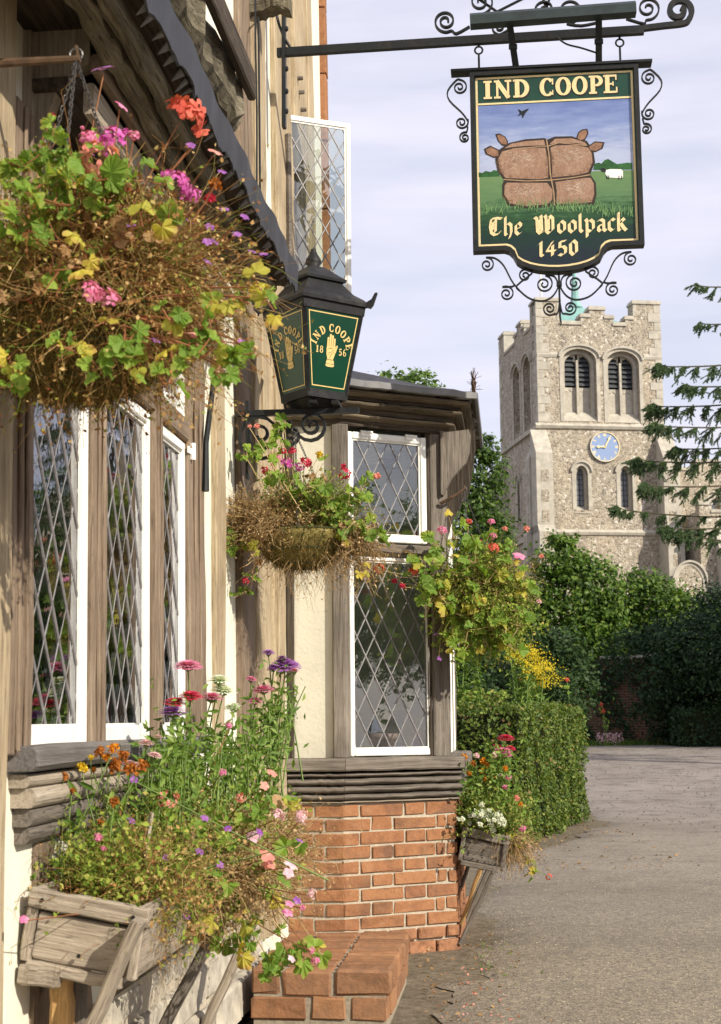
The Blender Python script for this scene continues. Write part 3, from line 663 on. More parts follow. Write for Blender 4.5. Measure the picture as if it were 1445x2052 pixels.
def sweep(name, mat, prof, segs=(0, 1, 2, 3), div=8, jit=0.001, smooth=False):
    """a moulding of section prof [(offset, z)...] mitred round the bay, one piece per face"""
    n = len(prof); paths = [offp(o) for o, z in prof]
    for sg in segs:
        vs = []
        for i in range(div + 1):
            f = i / div; jo, jz = random.gauss(0, jit), random.gauss(0, jit)
            if i in (0, div): jo = jz = 0
            for (o, z), pt in zip(prof, paths):
                p = pt[sg].lerp(pt[sg + 1], f * 0.996 + 0.002); vs.append(Vector((p.x, p.y, z + jz)))
        fs_ = [(i * n + j, (i + 1) * n + j, (i + 1) * n + (j + 1) % n, i * n + (j + 1) % n) for i in range(div) for j in range(n)] + [tuple(range(n)), tuple(range(div * n + n - 1, div * n - 1, -1))]
        d = PATH[sg + 1] - PATH[sg]; mb = MB().add(vs, fs_)
        wobj(name, mb, mat, bay, frame(PATH[sg], d), smooth=smooth)
def rollprof(o0, o1, z0, z1, k=7):
    return [(o0, z0)] + [(o0 + (o1 - o0) * math.sin(math.pi * (0.08 + 0.84 * i / (k - 1))) ** 0.5, z0 + (z1 - z0) * i / (k - 1)) for i in range(k)] + [(o0, z1)]
zSILLT, zSILLB = zb(800, 1518, 0.045), zb(800, 1543, 0.05)
sweep('sill_board', M['wood_grey'], [(-0.09, zSILLB), (0.046, zSILLB), (0.052, zSILLB + 0.008), (0.052, zSILLT - 0.012), (0.044, zSILLT), (-0.09, zSILLT + 0.004)])
zr = [zb(800, y, 0.04) for y in (1546, 1556, 1572, 1588, 1602, 1608)]
for i, (o, mt) in enumerate(((0.040, 'wood_grey'), (0.036, 'wood_grey'), (0.034, 'wood_grey'), (0.028, 'wood_grey'), (0.018, 'wood_board'))):
    sweep('base_moulding', M[mt], rollprof(-0.05, o, zr[i + 1] + 0.001, zr[i] - 0.001), jit=0.0012, div=14)
zBT = zr[5] - 0.001
# brick base: mortar core and single bricks
def coursed(core_off, off, z0, z1, course, patterns, mat, joint=0.0125, wall=0.10, parent=None, segs=(0, 1, 2)):
    nm = 0
    P = offp(off)
    nz = int(round((z1 - z0) / course))
    for k in range(nz):
        za = z0 + k * (z1 - z0) / nz + joint / 2; zc = z0 + (k + 1) * (z1 - z0) / nz - joint / 2
        pat = patterns[k % len(patterns)]
        # corner special bent round K
        lA, lB, rest, = pat[0], pat[1], pat[2]
        nA, nB = onorm(P[0], P[1]), onorm(P[1], P[2]); inn = offp(off - wall)[1]
        dA = (P[1] - P[0]).normalized(); d_B = (P[2] - P[1]).normalized()
        poly = [P[1] - dA * lA, P[1], P[1] + d_B * lB, P[1] + d_B * lB - nB * wall, inn, P[1] - dA * lA - nA * wall]
        def mk(poly):
            c = sum((Vector((p.x, p.y, 0)) for p in poly), Vector()) / len(poly); c.z = (za + zc) / 2
            jz = random.gauss(0, 0.0015); ins = random.gauss(0, 0.0012)
            mb = plan_block([(p.x - c.x, p.y - c.y) for p in poly], za - c.z + jz, zc - c.z + jz, 0.0038, 0.0022)
            obj('brick', mb, mat, parent or bay, Matrix.Translation(c + NB * ins))
        mk(poly)
        # face A leftwards
        x = lA + joint; L = (P[1] - P[0]).length; i = 0
        while x < L - 0.02:
            w = min((0.225, 0.11)[(i + k) % 2], L - x); mk([P[1] - dA * x, P[1] - dA * (x + w), P[1] - dA * (x + w) - nA * wall, P[1] - dA * x - nA * wall][::-1]); x += w + joint; i += 1
        # face B rightwards
        x = lB + joint; L = (P[2] - P[1]).length; i = 0
        while x < L - 0.015:
            w = rest[i % len(rest)] * random.uniform(0.97, 1.03) if i < len(rest) else 0.11
            if L - x - w < 0.035: w = L - x
            w = min(w, L - x); mk([P[1] + d_B * x, P[1] + d_B * (x + w), P[1] + d_B * (x + w) - nB * wall, P[1] + d_B * x - nB * wall]); x += w + joint; i += 1
        # face C
        d_C = (P[3] - P[2]).normalized(); nC = onorm(P[2], P[3]); x = 0.0; L = 1.25; i = 0
        while x < L - 0.02:
            w = min((0.115, 0.215, 0.215)[min(i, 2)] if k % 2 else 0.215, L - x); mk([P[2] + d_C * x, P[2] + d_C * (x + w), P[2] + d_C * (x + w) - nC * wall + d_C * (0.06 if i == 0 else 0), P[2] + d_C * (x + (0.115 if i == 0 else 0)) - nC * wall]); x += w + joint; i += 1
pats = [(0.145, 0.085, (0.245, 0.115, 0.20)), (0.09, 0.15, (0.115, 0.24, 0.05, 0.08))]
zBB = 0.10
coursed(-0.012, 0.0, zBB, zBT, 0.067, pats, M['brick'])
mb = MB(); pi = offp(-0.009); mb.prism([(p.x, p.y) for p in pi], -0.05, zBT); obj('mortar_core', mb, M['mortar'], bay)
pf = offp(0.012)
# lower footing courses stand slightly proud
def foot():
    P = offp(0.014)
    for k, (za, zc) in enumerate(((-0.05, 0.028), (0.038, 0.092))):
        for a, b, n in ((0, 1, 2), (1, 2, 4), (2, 3, 6)):
            d = P[b] - P[a]; nn = onorm(P[a], P[b]); x = 0
            cuts = [0] + sorted(random.uniform(0.1, 0.9) * 0 + (i + (0.5 if k else 0.15 * (i > 0))) / n for i in range(1, n)) + [1]
            cuts = sorted(set(min(1, max(0, c)) for c in cuts))
            for c0, c1 in zip(cuts[:-1], cuts[1:]):
                if c1 - c0 < 0.05: continue
                q0, q1 = P[a] + d * (c0 + 0.008), P[a] + d * (c1 - 0.008); c = (q0 + q1) / 2 - nn * 0.05; c.z = (za + zc) / 2
                m_ = frame(c, d); obj('brick', rough_box((q1 - q0).length, 0.10, zc - za, 0.006, 0.002), M['brick_worn'], bay, m_)
foot()
# upper walls of the bay
OW = -0.035
zT = zb(800, 858, 0.0)
PW = offp(OW); PWi = offp(OW - 0.08)
def bwall(seg, f0, f1, z0, z1, mat, off=OW, th=0.06, name='plaster_panel'):
    a, b = offp(off)[seg], offp(off)[seg + 1]; d = (b - a); nn = onorm(a, b)
    q0, q1 = a + d * f0, a + d * f1; c = (q0 + q1) / 2 - nn * th / 2; c.z = (z0 + z1) / 2
    return obj(name, rough_box((q1 - q0).length, th, z1 - z0, 0.003, 0.0005), mat, bay, frame(c, d))
def cfrac(seg, px, off):
    a, b = offp(off)[seg], offp(off)[seg + 1]; q = hit2(px, a, (b - a)); return (q - a).dot((b - a).normalized()) / (b - a).length
bwall(0, cfrac(0, 588, OW), cfrac(0, 670, OW), zSILLT - 0.02, zT, M['plaster_bay'], OW - 0.012)
def bpost(seg, px0, px1, off, mat, th=0.07, z0=None, z1=None, name='bay_post'):
    a, b = offp(off)[seg], offp(off)[seg + 1]; d = (b - a).normalized(); nn = onorm(a, b); q0, q1 = hit2(px0, a, d), hit2(px1, a, d); c = (q0 + q1) / 2 - nn * th / 2
    z0 = zSILLT if z0 is None else z0; z1 = zT if z1 is None else z1
    return beam(name, mat, bay, (c.x, c.y, z0), (c.x, c.y, z1), (q1 - q0).length, th, nn, segs=12, jit=0.0015)
bpost(0, 573, 589, OW + 0.006, M['wood_dark'])
# angle post at the corner, planed on both faces
PP = offp(-0.012); dA_ = (PP[1] - PP[0]).normalized(); xl = (PP[1] - hit2(667, PP[0], dA_)).length; qr = (hit2(703, PP[1], dBv) - PP[1]).length
inn = offp(-0.09)[1]; poly = [PP[1] - dA_ * xl, PP[1], PP[1] + dBv * qr, PP[1] + dBv * qr - NB * 0.08, inn, PP[1] - dA_ * xl - onorm(PP[0], PP[1]) * 0.08]
c0 = Vector((PP[1].x, PP[1].y, zSILLT)); pb = plan_block([(p.x - c0.x, p.y - c0.y) for p in poly], 0, zT - zSILLT, 0.006, 0.0005)
pb.v = [tuple(c0 + Vector(v)) for v in pb.v]; wobj('bay_post', pb, M['wood_grey'], bay, frame(c0, (0, 0, 1), NB))
bpost(1, 871, 905, -0.03, M['wood_grey']); bpost(1, 862, 871, -0.045, M['wood_dark'], 0.05)
# lower and upper casements of the canted face
def bcase(y_top, y_bot, px0, px1, off, **k):
    a = offp(off)[1]; q0, q1 = hit2(px0, a, dBv), hit2(px1, a, dBv); z0, z1 = zb(790, y_bot, off), zb(790, y_top, off)
    Mx = frame(Vector((q0.x, q0.y, z0)), dBv, (0, 0, 1)) @ Matrix(((1, 0, 0, 0), (0, 0, -1, 0), (0, 1, 0, 0), (0, 0, 0, 1)))
    return casement(bay, Mx, (q1 - q0).length, z1 - z0, **k), Mx, (q1 - q0).length, z1 - z0
c1, Mx1, w1, h1 = bcase(1118, 1514, 703, 869, -0.048, stile=0.022, a=0.050, b=0.098, ox=0.20, oy=0.02, rail=0.02, bottom=0.035)
c2, Mx2, w2, h2 = bcase(872, 1087, 699, 862, -0.042, stile=0.034, a=0.050, b=0.098, ox=0.26, oy=0.055, rail=0.036, bottom=0.036, name='top_hung_casement')
for fx in (0.24, 0.80):   # butt hinges on the head
    mb = MB(); mb.tube([(w2 * fx - 0.035, h2 + 0.002, 0.006), (w2 * fx + 0.035, h2 + 0.002, 0.006)], 0.007, 8); mb.box((w2 * fx - 0.03, h2 - 0.022, 0.001), (w2 * fx + 0.03, h2 - 0.002, 0.006)); obj('hinge', mb, M['paint_white'], bay, Mx2)
zmr = zb(790, 1099, -0.03); q0, q1 = hit2(701, offp(-0.05)[1], dBv), hit2(880, offp(-0.05)[1], dBv)
beam('bay_rail', M['wood_grey'], bay, (q0.x, q0.y, zmr), (q1.x, q1.y, zmr), 0.06, 0.048, (0, 0, 1), segs=6)
# street face of the bay: posts, rail and two casements
aC, bC = offp(-0.04)[2], offp(-0.04)[3]; dC = (bC - aC).normalized(); nC = onorm(aC, bC)
for k, x in enumerate((0.05, 0.42, 0.80, 1.16)): c = aC + dC * x - nC * 0.035; beam('bay_post', M['wood_grey'], bay, (c.x, c.y, zSILLT), (c.x, c.y, zT), 0.09, 0.07, nC, segs=8)
for x in (0.10, 0.47, 0.85):
    q = aC + dC * x; Mx = frame(Vector((q.x, q.y, zSILLT + 0.004)), dC, (0, 0, 1)) @ Matrix(((1, 0, 0, 0), (0, 0, -1, 0), (0, 1, 0, 0), (0, 0, 0, 1)))
    casement(bay, Mx, 0.26, zT - zSILLT - 0.03, stile=0.025, a=0.05, b=0.098, ox=0.13, oy=0.05)
bwall(3, 0.05, 1.0, zSILLT - 0.02, zT, M['plaster'])
# room inside the bay: floor at sill height and back
mb = MB(); pi = offp(-0.10); mb.prism([(p.x, p.y) for p in pi], zSILLT - 0.05, zSILLT - 0.02); obj('window_board', mb, M['wood_brown'], bay)
# plants and pots standing on the window board
def pot(px, py, h, r, mt, lab, Yadd=0.12):
    q = on_plane(px, py, K_ - NB * (0.05 + Yadd), NB); z0 = zSILLT - 0.02
    t = obj('flower_pot', MB().lathe([(r * 0.7, 0), (r * 0.95, h * 0.78), (r * 1.08, h * 0.79), (r * 1.1, h), (r * 0.92, h), (r * 0.9, h * 0.9)], (0, 0, 0), 14), mt, None, Matrix.Translation((q.x, q.y, z0)), smooth=True); tag(t, lab, 'flower pot'); return q
M['pink_pot'] = mat_plain('pink glazed pot', (0.55, 0.33, 0.33), 0.5, 0.4, 0.1)
potq = [pot(848, 1495, 0.15, 0.055, M['terracotta'], 'orange terracotta pot behind the lowest panes of the bay window'), pot(770, 1495, 0.14, 0.07, M['pink_pot'], 'dull pink pot inside the bay window left of the orange pot', 0.16)]
# cornice of the bay: frieze, three rolls, lead edge, lead roof
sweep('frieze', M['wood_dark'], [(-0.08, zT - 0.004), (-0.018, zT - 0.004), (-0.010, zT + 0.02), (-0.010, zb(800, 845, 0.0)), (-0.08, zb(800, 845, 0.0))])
rolls = [(0.030, 847, 835), (0.072, 822, 808), (0.115, 799, 785)]
zprev = None
for i, (o, ya, yb) in enumerate(rolls):
    z0, z1 = zb(800, ya, o), zb(800, yb, o)
    sweep('cornice_roll', M['wood_cornice'] if 'wood_cornice' in M else M['wood_dark'], rollprof(o - 0.075, o, z0, z1), jit=0.0015, div=16)
    if i < 2:
        o2 = rolls[i + 1][0]; z2 = zb(800, rolls[i + 1][1], o2)
        sweep('cornice_fillet', M['wood_dark'], [(o - 0.08, z1 - 0.003), (o - 0.02, z1 - 0.001), (o2 - 0.055, z2 + 0.004), (o2 - 0.055, z2 + 0.02), (o - 0.08, z2 + 0.02)])
ol = 0.155; zl0, zl1 = zb(800, 783, ol), zb(800, 770, ol)
sweep('cornice_fillet', M['wood_dark'], [(0.04, zb(800, 785, 0.115) - 0.002), (0.105, zb(800, 785, 0.115)), (0.138, zl0 - 0.002), (0.138, zl0 + 0.006), (0.04, zl0 + 0.006)])
sweep('lead_edge', M['lead_roof'], [(0.04, zl0 + 0.006), (ol - 0.006, zl0), (ol, zl0 + 0.004), (ol + 0.002, zl1), (ol - 0.03, zl1 + 0.012), (0.04, zl1 + 0.02)], jit=0.002, div=20)
mb = MB(); pr = offp(0.05); top = [Vector((A0.x, A0.y, zl1 + 0.16)), Vector((H_.x, H_.y, zl1 + 0.16))]
vs = [Vector((p.x, p.y, zl1 + 0.018)) for p in pr] + top + [Vector((p.x, p.y, zl1 - 0.06)) for p in pr]
mb.add(vs, [(0, 1, 5), (1, 2, 5), (2, 3, 6), (2, 6, 5), (3, 4, 6), (0, 5, 6, 4), (11, 10, 9, 8, 7), (0, 7, 8, 1), (1, 8, 9, 2), (2, 9, 10, 3), (3, 10, 11, 4), (4, 11, 7, 0)]); obj('lead_roof', mb, M['lead_roof'], bay)
# corbels under the street side of the cornice
corbel([(888, 868), (944, 861), (948, 872), (946, 905), (938, 928), (922, 945), (909, 960), (900, 978), (893, 993), (888, 990)], E_ + NB * 0.02, M['wood_grey'], 0.05, bay)
mb = MB(); P1 = E_ + U * 0.45
corbel([(889, 855), (957, 862), (957, 900), (950, 950), (944, 985), (932, 1005), (916, 1030), (906, 1055), (900, 1082), (889, 1082)], P1, M['wood_dark'], 0.06, bay)
# withered stem standing in the gutter
q = on_plane(950, 780, E_ + NB * ol, NB); mb = MB()
for i in range(9): 
    b = Vector((q.x + random.gauss(0, 0.006), q.y + 0.02 + random.gauss(0, 0.01), zl1)); mb.tube([b, b + Vector((random.gauss(0, 0.008), 0, 0.06)), b + Vector((random.gauss(0, 0.014), 0, random.uniform(0.09, 0.14)))], [0.004, 0.003, 0.0015], 4)
for i in range(16):
    a = Vector((q.x + random.gauss(0, 0.01), q.y + 0.02, zl1 + random.uniform(0.01, 0.1))); mb.tube([a, a + Vector((random.gauss(0, 0.02), random.gauss(0, 0.02), random.uniform(0, 0.03)))], 0.0012, 3)
M['dead_stem'] = mat_plain('dead weed', (0.10, 0.065, 0.045), 0.9, 0.1, 0.3)
tag(obj('dead_weed', mb, M['dead_stem'], None), 'withered brown weed sprouting from the lead gutter at the bay corner', 'weed')

# ------------------------------------------------------------------ plinth stones below the window box
sP0, sP1 = 2.6, 6.55
rows = [(0.0, 0.16), (0.16, 0.30), (0.30, 0.40)]
for k, (z0, z1) in enumerate(rows):
    s = sP0 + 0.13 * k
    while s < sP1 - 0.02:
        w = min(random.uniform(0.2, 0.42), sP1 - s); th = 0.09 - 0.02 * k
        mb = rough_box(w - 0.016, z1 - z0 - 0.014, th, 0.012, 0.005); obj('plinth_stone', mb, M['rubble'], pub, WM(th / 2 - 0.02 + random.gauss(0, 0.004), s + w / 2, (z0 + z1) / 2)); s += w
mb = MB(); mb.box((sP0, -0.05, -0.01), (sP1, 0.395, 0.03), WM()); obj('plinth_mortar', mb, M['mortar'], pub)

# ------------------------------------------------------------------ brick step at the door
stt = 0.205
def worn_brick():
    t = NT('worn step brick on edge', 0.92, 0.1); v = t.coord('Object'); r = t.objrand(); n1 = t.noise(v, 22, 7, 0.7); n2 = t.noise(v, 90, 5, 0.7)
    c = t.ramp(r, [(0, (0.12, 0.075, 0.05)), (0.35, (0.31, 0.145, 0.07)), (0.7, (0.21, 0.12, 0.075)), (1, (0.38, 0.20, 0.10))]); c = t.mix(0.5, c, t.ramp(n1, [(0.3, (0.12, 0.08, 0.055)), (0.55, (0.31, 0.15, 0.075)), (0.8, (0.42, 0.27, 0.16))])); t.base(c); t.bump(n2, 0.003, 0.7, t.bump(n1, 0.008, 0.7)); return t.m
M['brick_edge'] = worn_brick()
step = thing('brick_step', 'worn brick doorstep of bricks on edge beside the bay', 'step', F(6.2, 0.35, 0))
s_f, s_b, t_o = sx(500, 0.0, 1440), 6.72, 0.0
pf = on_plane(784, 1944, (0, 0, stt), Vector((0, 0, 1))); s_f = (pf - O_F).dot(U); t_o = (pf - O_F).dot(N)
s_b = min((on_plane(818, 1863, (0, 0, stt), Vector((0, 0, 1))) - O_F).dot(U), sBAY + 0.3)
t_i = (on_plane(498, 1944, (0, 0, stt), Vector((0, 0, 1))) - O_F).dot(N); cut_t = [t_i, t_i + 0.12, t_i + 0.12 + (t_o - t_i - 0.12) * 0.47, t_o]
nrow = int((s_b - s_f) / 0.075); h1 = 0.095
for r_ in range(nrow):
    sa, sb = s_f + (s_b - s_f) * r_ / nrow, s_f + (s_b - s_f) * (r_ + 1) / nrow
    for c in range(3):
        ta, tb = cut_t[c] + (0.005 if c else 0), cut_t[c + 1] - (0.005 if c < 2 else 0)
        cz = stt - h1 / 2 - abs(random.gauss(0, 0.005)) - (0.004 if c == 1 else 0)
        p = O_F + U * ((sa + sb) / 2) + N * ((ta + tb) / 2); m_ = frame((p.x, p.y, cz), N)
        obj('brick', rough_box(tb - ta - random.uniform(0, .006), sb - sa - 0.020, h1, 0.010 if c == 2 or r_ == 0 else 0.007, 0.0025), M['brick_edge'], step, m_)
for side in range(2):
    if side == 0: line = [(t_i, t_i + 0.22), (t_i + 0.232, t_o - 0.17), (t_o - 0.158, t_o - 0.01)]
    else: line = [(s_f + 0.12 + 0.235 * i, s_f + 0.345 + 0.235 * i) for i in range(4)]
    for a, b in line:
        if side == 0: p = O_F + U * (s_f + 0.062) + N * ((a + b) / 2); ex = N
        else: p = O_F + U * ((a + b) / 2) + N * (t_o - 0.058); ex = U
        obj('brick', rough_box(b - a - 0.012, 0.10, 0.085, 0.006, 0.003), M['brick_edge'], step, frame((p.x, p.y, stt - h1 - 0.010 - 0.0425), ex))
mb = MB(); p = O_F; mb.box((s_f + 0.022, t_i + 0.012, -0.04), (s_b, t_o - 0.022, stt - 0.020), Matrix((U, N, Vector((0, 0, 1)))).transposed().to_4x4() if False else frame(O_F, U) @ Matrix.Diagonal((1, -1, 1, 1)))
M['mortar_dark'] = mat_plain('dirty mortar', (0.30, 0.255, 0.19), 0.95, 0.1, 0.3, 40, 0.004)
obj('mortar_bed', mb, M['mortar_dark'], step)
# ================================================================== LETTERING
def ribbon(mb, pts, ws, fn, z=0.0, m=0):
    pts = [Vector((p[0], p[1])) for p in pts]; k = len(pts)
    ws = ws if isinstance(ws, (list, tuple)) else [ws] * k; vs = []
    for i, p in enumerate(pts):
        t = pts[min(i + 1, k - 1)] - pts[max(i - 1, 0)]; t = t.normalized() if t.length > 1e-9 else Vector((1, 0)); n = Vector((-t.y, t.x))
        vs += [fn(p.x + n.x * ws[i] / 2, p.y + n.y * ws[i] / 2, z), fn(p.x - n.x * ws[i] / 2, p.y - n.y * ws[i] / 2, z)]
    mb.add(vs, [(2 * i, 2 * i + 1, 2 * i + 3, 2 * i + 2) for i in range(k - 1)], m)
def flat(mb, poly, fn, z=0.0, m=0):
    bm = bmesh.new(); vs = [bm.verts.new((p[0], p[1], 0)) for p in poly]; es = [bm.edges.new((vs[i], vs[(i + 1) % len(vs)])) for i in range(len(vs))]
    bmesh.ops.triangle_fill(bm, use_beauty=True, edges=es); bm.verts.index_update()
    fl = []
    for f in bm.faces:
        ix = [v.index for v in f.verts]; fl.append(tuple(ix if f.normal.z >= 0 else reversed(ix)))
    mb.add([fn(v.co.x, v.co.y, z) for v in bm.verts], fl, m); bm.free()
def earc(cx, cy, rx, ry, a0, a1, n=14): return [(cx + rx * math.cos(R(a0 + (a1 - a0) * i / n)), cy + ry * math.sin(R(a0 + (a1 - a0) * i / n))) for i in range(n + 1)]
def bowl_w(a0, a1, thick, thin, n=14): return [thin + (thick - thin) * abs(math.cos(R(a0 + (a1 - a0) * i / n))) for i in range(n + 1)]
TK, TN = 0.25, 0.09
def glyph(ch):
    """slab-serif capitals and figures in a box one unit high -> (width, strokes [(pts, widths)])"""
    S = []
    def v(x, y0=0, y1=1, w=TK): S.append(([(x, y0), (x, y1)], w))
    def h(x0, x1, y, w=TN + 0.02): S.append(([(x0, y), (x1, y)], w))
    if ch == 'I': v(.27); h(.04, .50, .055); h(.04, .50, .945); return .54, S
    if ch == 'N': v(.2, 0, 1, .12); v(.80, 0, 1, .12); S.append(([(.18, .98), (.82, .02)], .24)); h(.02, .38, .055); h(.02, .3, .945); h(.62, .98, .945); return 1.0, S
    if ch == 'D': v(.24); h(.02, .4, .055); h(.02, .4, .945); S.append((earc(.36, .5, .42, .45, 90, -90), bowl_w(90, -90, TK, TN))); return .86, S
    if ch == 'C': S.append((earc(.44, .5, .32, .45, 42, 318, 20), bowl_w(42, 318, TK, TN, 20))); S.append(([(.74, .62), (.74, .95)], .08)); S.append(([(.74, .05), (.74, .32)], .06)); return .84, S
    if ch == 'O': S.append((earc(.44, .5, .32, .45, 0, 360, 26), bowl_w(0, 360, TK, TN, 26))); return .88, S
    if ch == 'P': v(.24); h(.02, .46, .055); h(.02, .4, .945); S.append((earc(.38, .70, .32, .245, 90, -90), bowl_w(90, -90, TK * .9, TN))); h(.3, .42, .46, .08); return .76, S
    if ch == 'E': v(.24); h(.02, .78, .055); h(.02, .76, .945); h(.3, .56, .5, .09); S.append(([(.76, .02), (.76, .32)], .08)); S.append(([(.73, .70), (.73, .98)], .08)); S.append(([(.56, .38), (.56, .62)], .07)); return .84, S
    if ch == '1': v(.28); h(.06, .5, .055); S.append(([(.06, .76), (.26, .94)], .12)); return .54, S
    if ch == '8': S.append((earc(.34, .74, .20, .22, 0, 360, 18), bowl_w(0, 360, .17, TN, 18))); S.append((earc(.34, .27, .24, .24, 0, 360, 18), bowl_w(0, 360, .2, TN, 18))); return .68, S
    if ch == '5': S.append(([(.14, .93), (.56, .93)], .15)); v(.14, .5, .96, .09); S.append((earc(.30, .31, .23, .27, 140, -150, 18), bowl_w(140, -150, .2, TN, 18))); return .66, S
    if ch == '6': S.append((earc(.34, .29, .23, .26, 0, 360, 18), bowl_w(0, 360, .18, TN, 18))); S.append((earc(.46, .5, .36, .47, 95, 185, 10), [.12, .11, .11, .13, .15, .17, .18, .18, .18, .18, .17])); return .68, S
    return .5, S
def set_text(mb, text, fn, x0, x1, y, hgt, gap=0.08, space=0.55, z=0.0006):
    tot = sum(space if c == ' ' else glyph(c)[0] + gap for c in text) - gap; sxx = (x1 - x0) / tot; x = x0; zi = 0
    for c in text:
        if c == ' ': x += space * sxx; continue
        w, S = glyph(c)
        for pts, ws in S:
            zi += 1; ribbon(mb, pts, ws, lambda a, b, zz, x=x: fn(x + a * sxx, y + b * hgt, zz), z + (zi % 6) * 0.00025)
        x += (w + gap) * sxx
def arc_text(mb, text, fn, c, rad, a0, a1, hgt, wsc=1.0, z=0.0006):
    ws = [0.5 if ch == ' ' else glyph(ch)[0] + 0.10 for ch in text]; tot = sum(ws); acc = 0; zi = 0
    for ch, w in zip(text, ws):
        if ch != ' ':
            am = R(a0 + (a1 - a0) * (acc + w / 2) / tot); ux, uy = math.sin(am), math.cos(am); _, S = glyph(ch); gw = glyph(ch)[0]
            for pts, wd in S:
                zi += 1
                def f2(a, b, zz): 
                    p, q = (a - gw / 2) * hgt * wsc, rad + b * hgt; return fn(c[0] + ux * q + uy * p, c[1] + uy * q - ux * p, zz)
                ribbon(mb, pts, wd, f2, z + (zi % 6) * 0.00025)
        acc += w
NIB = Vector((0.085, 0.065))
def nibs(mb, strokes, fn, z0=0.0006, nib=NIB):
    zi = 0
    for pl in strokes:
        for i in range(len(pl) - 1):
            p, q = Vector(pl[i]), Vector(pl[i + 1]); d = (q - p); e = d.normalized() * 0.012 if d.length > 0 else d; p, q = p - e, q + e; zi += 1
            cr = d.x * nib.y - d.y * nib.x
            if abs(cr) < 1e-4 * 0: continue
            if abs(cr) < 0.006 * d.length: nb = Vector((nib.x, nib.y)) * 1.0 + Vector((-d.y, d.x)).normalized() * 0.014
            else: nb = nib
            mb.add([fn(*(p - nb), z0 + (zi % 9) * 0.0002), fn(*(p + nb), z0 + (zi % 9) * 0.0002), fn(*(q + nb), z0 + (zi % 9) * 0.0002), fn(*(q - nb), z0 + (zi % 9) * 0.0002)], [(0, 1, 2, 3)])
# blackletter: x-height .62, ascender 1.0, strokes of a broad nib
BL = {
 'T': (0.92, [[(.22, .93), (.50, .98), (.86, .93)], [(.20, .88), (.13, .55), (.20, .16), (.42, .02), (.66, .08), (.78, .22)], [(.50, .93), (.46, .2)], [(.32, .75), (.30, .3)]]),
 'h': (0.62, [[(.14, 1.0), (.12, .04), (.2, .0)], [(.14, .52), (.34, .66), (.50, .54), (.50, .12), (.38, -.18)]]),
 'e': (0.56, [[(.32, .66), (.13, .52), (.12, .14), (.28, .0), (.46, .10)], [(.32, .66), (.46, .54), (.44, .42), (.14, .28)]]),
 'W': (1.28, [[(.06, .92), (.18, .84), (.20, .16), (.36, .0), (.58, .12)], [(.40, 1.0), (.44, .9), (.46, .12)], [(.66, 1.0), (.72, .88), (.72, .14), (.88, .0), (1.08, .16)], [(.94, .98), (1.12, .82), (1.12, .2), (.92, .02)], [(.32, .78), (.32, .2)], [(.86, .80), (.86, .18)]]),
 'o': (0.58, [[(.30, .66), (.12, .50), (.12, .14), (.28, .0)], [(.30, .66), (.48, .52), (.48, .16), (.28, .0)]]),
 'l': (0.34, [[(.14, 1.0), (.13, .12), (.24, .0)]]),
 'p': (0.62, [[(.08, .70), (.15, .60), (.14, -.28)], [(.15, .54), (.36, .66), (.52, .52), (.52, .16), (.34, .0), (.16, .08)]]),
 'a': (0.60, [[(.12, .58), (.30, .66), (.46, .56), (.46, .10), (.56, .0)], [(.44, .38), (.16, .30), (.13, .10), (.24, .0), (.44, .12)]]),
 'r': (0.44, [[(.08, .68), (.15, .58), (.14, .06), (.22, .0)], [(.16, .52), (.30, .66), (.42, .56)]]),
 'c': (0.50, [[(.32, .64), (.13, .52), (.12, .14), (.28, .0), (.44, .10)], [(.30, .66), (.43, .58)]]),
 'k': (0.62, [[(.14, 1.0), (.12, .04), (.2, .0)], [(.16, .44), (.36, .66), (.46, .54), (.22, .36)], [(.26, .38), (.44, .12), (.56, .0)]]),
 '1': (0.40, [[(.06, .70), (.20, .82), (.18, .06), (.28, .0)]]),
 '4': (0.62, [[(.40, .82), (.10, .34), (.10, .28), (.54, .28)], [(.40, .60), (.38, .02)]]),
 '5': (0.56, [[(.16, .80), (.46, .84)], [(.16, .78), (.14, .48), (.34, .52), (.46, .38), (.44, .12), (.26, .0), (.10, .06)]]),
 '0': (0.58, [[(.30, .84), (.13, .68), (.13, .16), (.28, .0)], [(.30, .84), (.46, .68), (.46, .16), (.28, .0)]]),
}
def black_text(mb, text, fn, x0, x1, y, hgt, gap=0.06, space=0.4, z=0.0006):
    tot = sum(space if c == ' ' else BL[c][0] + gap for c in text) - gap; k = (x1 - x0) / tot; x = x0
    for c in text:
        if c == ' ': x += space * k; continue
        w, S = BL[c]; nibs(mb, S, lambda a, b, zz, x=x: fn(x + a * k, y + b * hgt, zz), z); x += (w + gap) * k
M['gold'] = mat_plain('gold sign paint', (0.62, 0.45, 0.17), 0.5, 0.4, 0.12, 60)
M['gold_pale'] = mat_plain('pale gold paint', (0.70, 0.56, 0.30), 0.5, 0.4, 0.12, 60, dirt=(0.5, 0.42, 0.28))
M['letter_shadow'] = mat_plain('black letter outline paint', (0.012, 0.014, 0.012), 0.5, 0.4, 0.1)
M['green_glass'] = mat_plain('bottle green enamel', (0.002, 0.036, 0.018), 0.25, 0.35, 0.12, 5, dirt=(0.03, 0.09, 0.06), dirt_amt=0.25)
M['green_sign'] = mat_plain('dark green sign paint', (0.008, 0.045, 0.028), 0.35, 0.4, 0.15, 12)

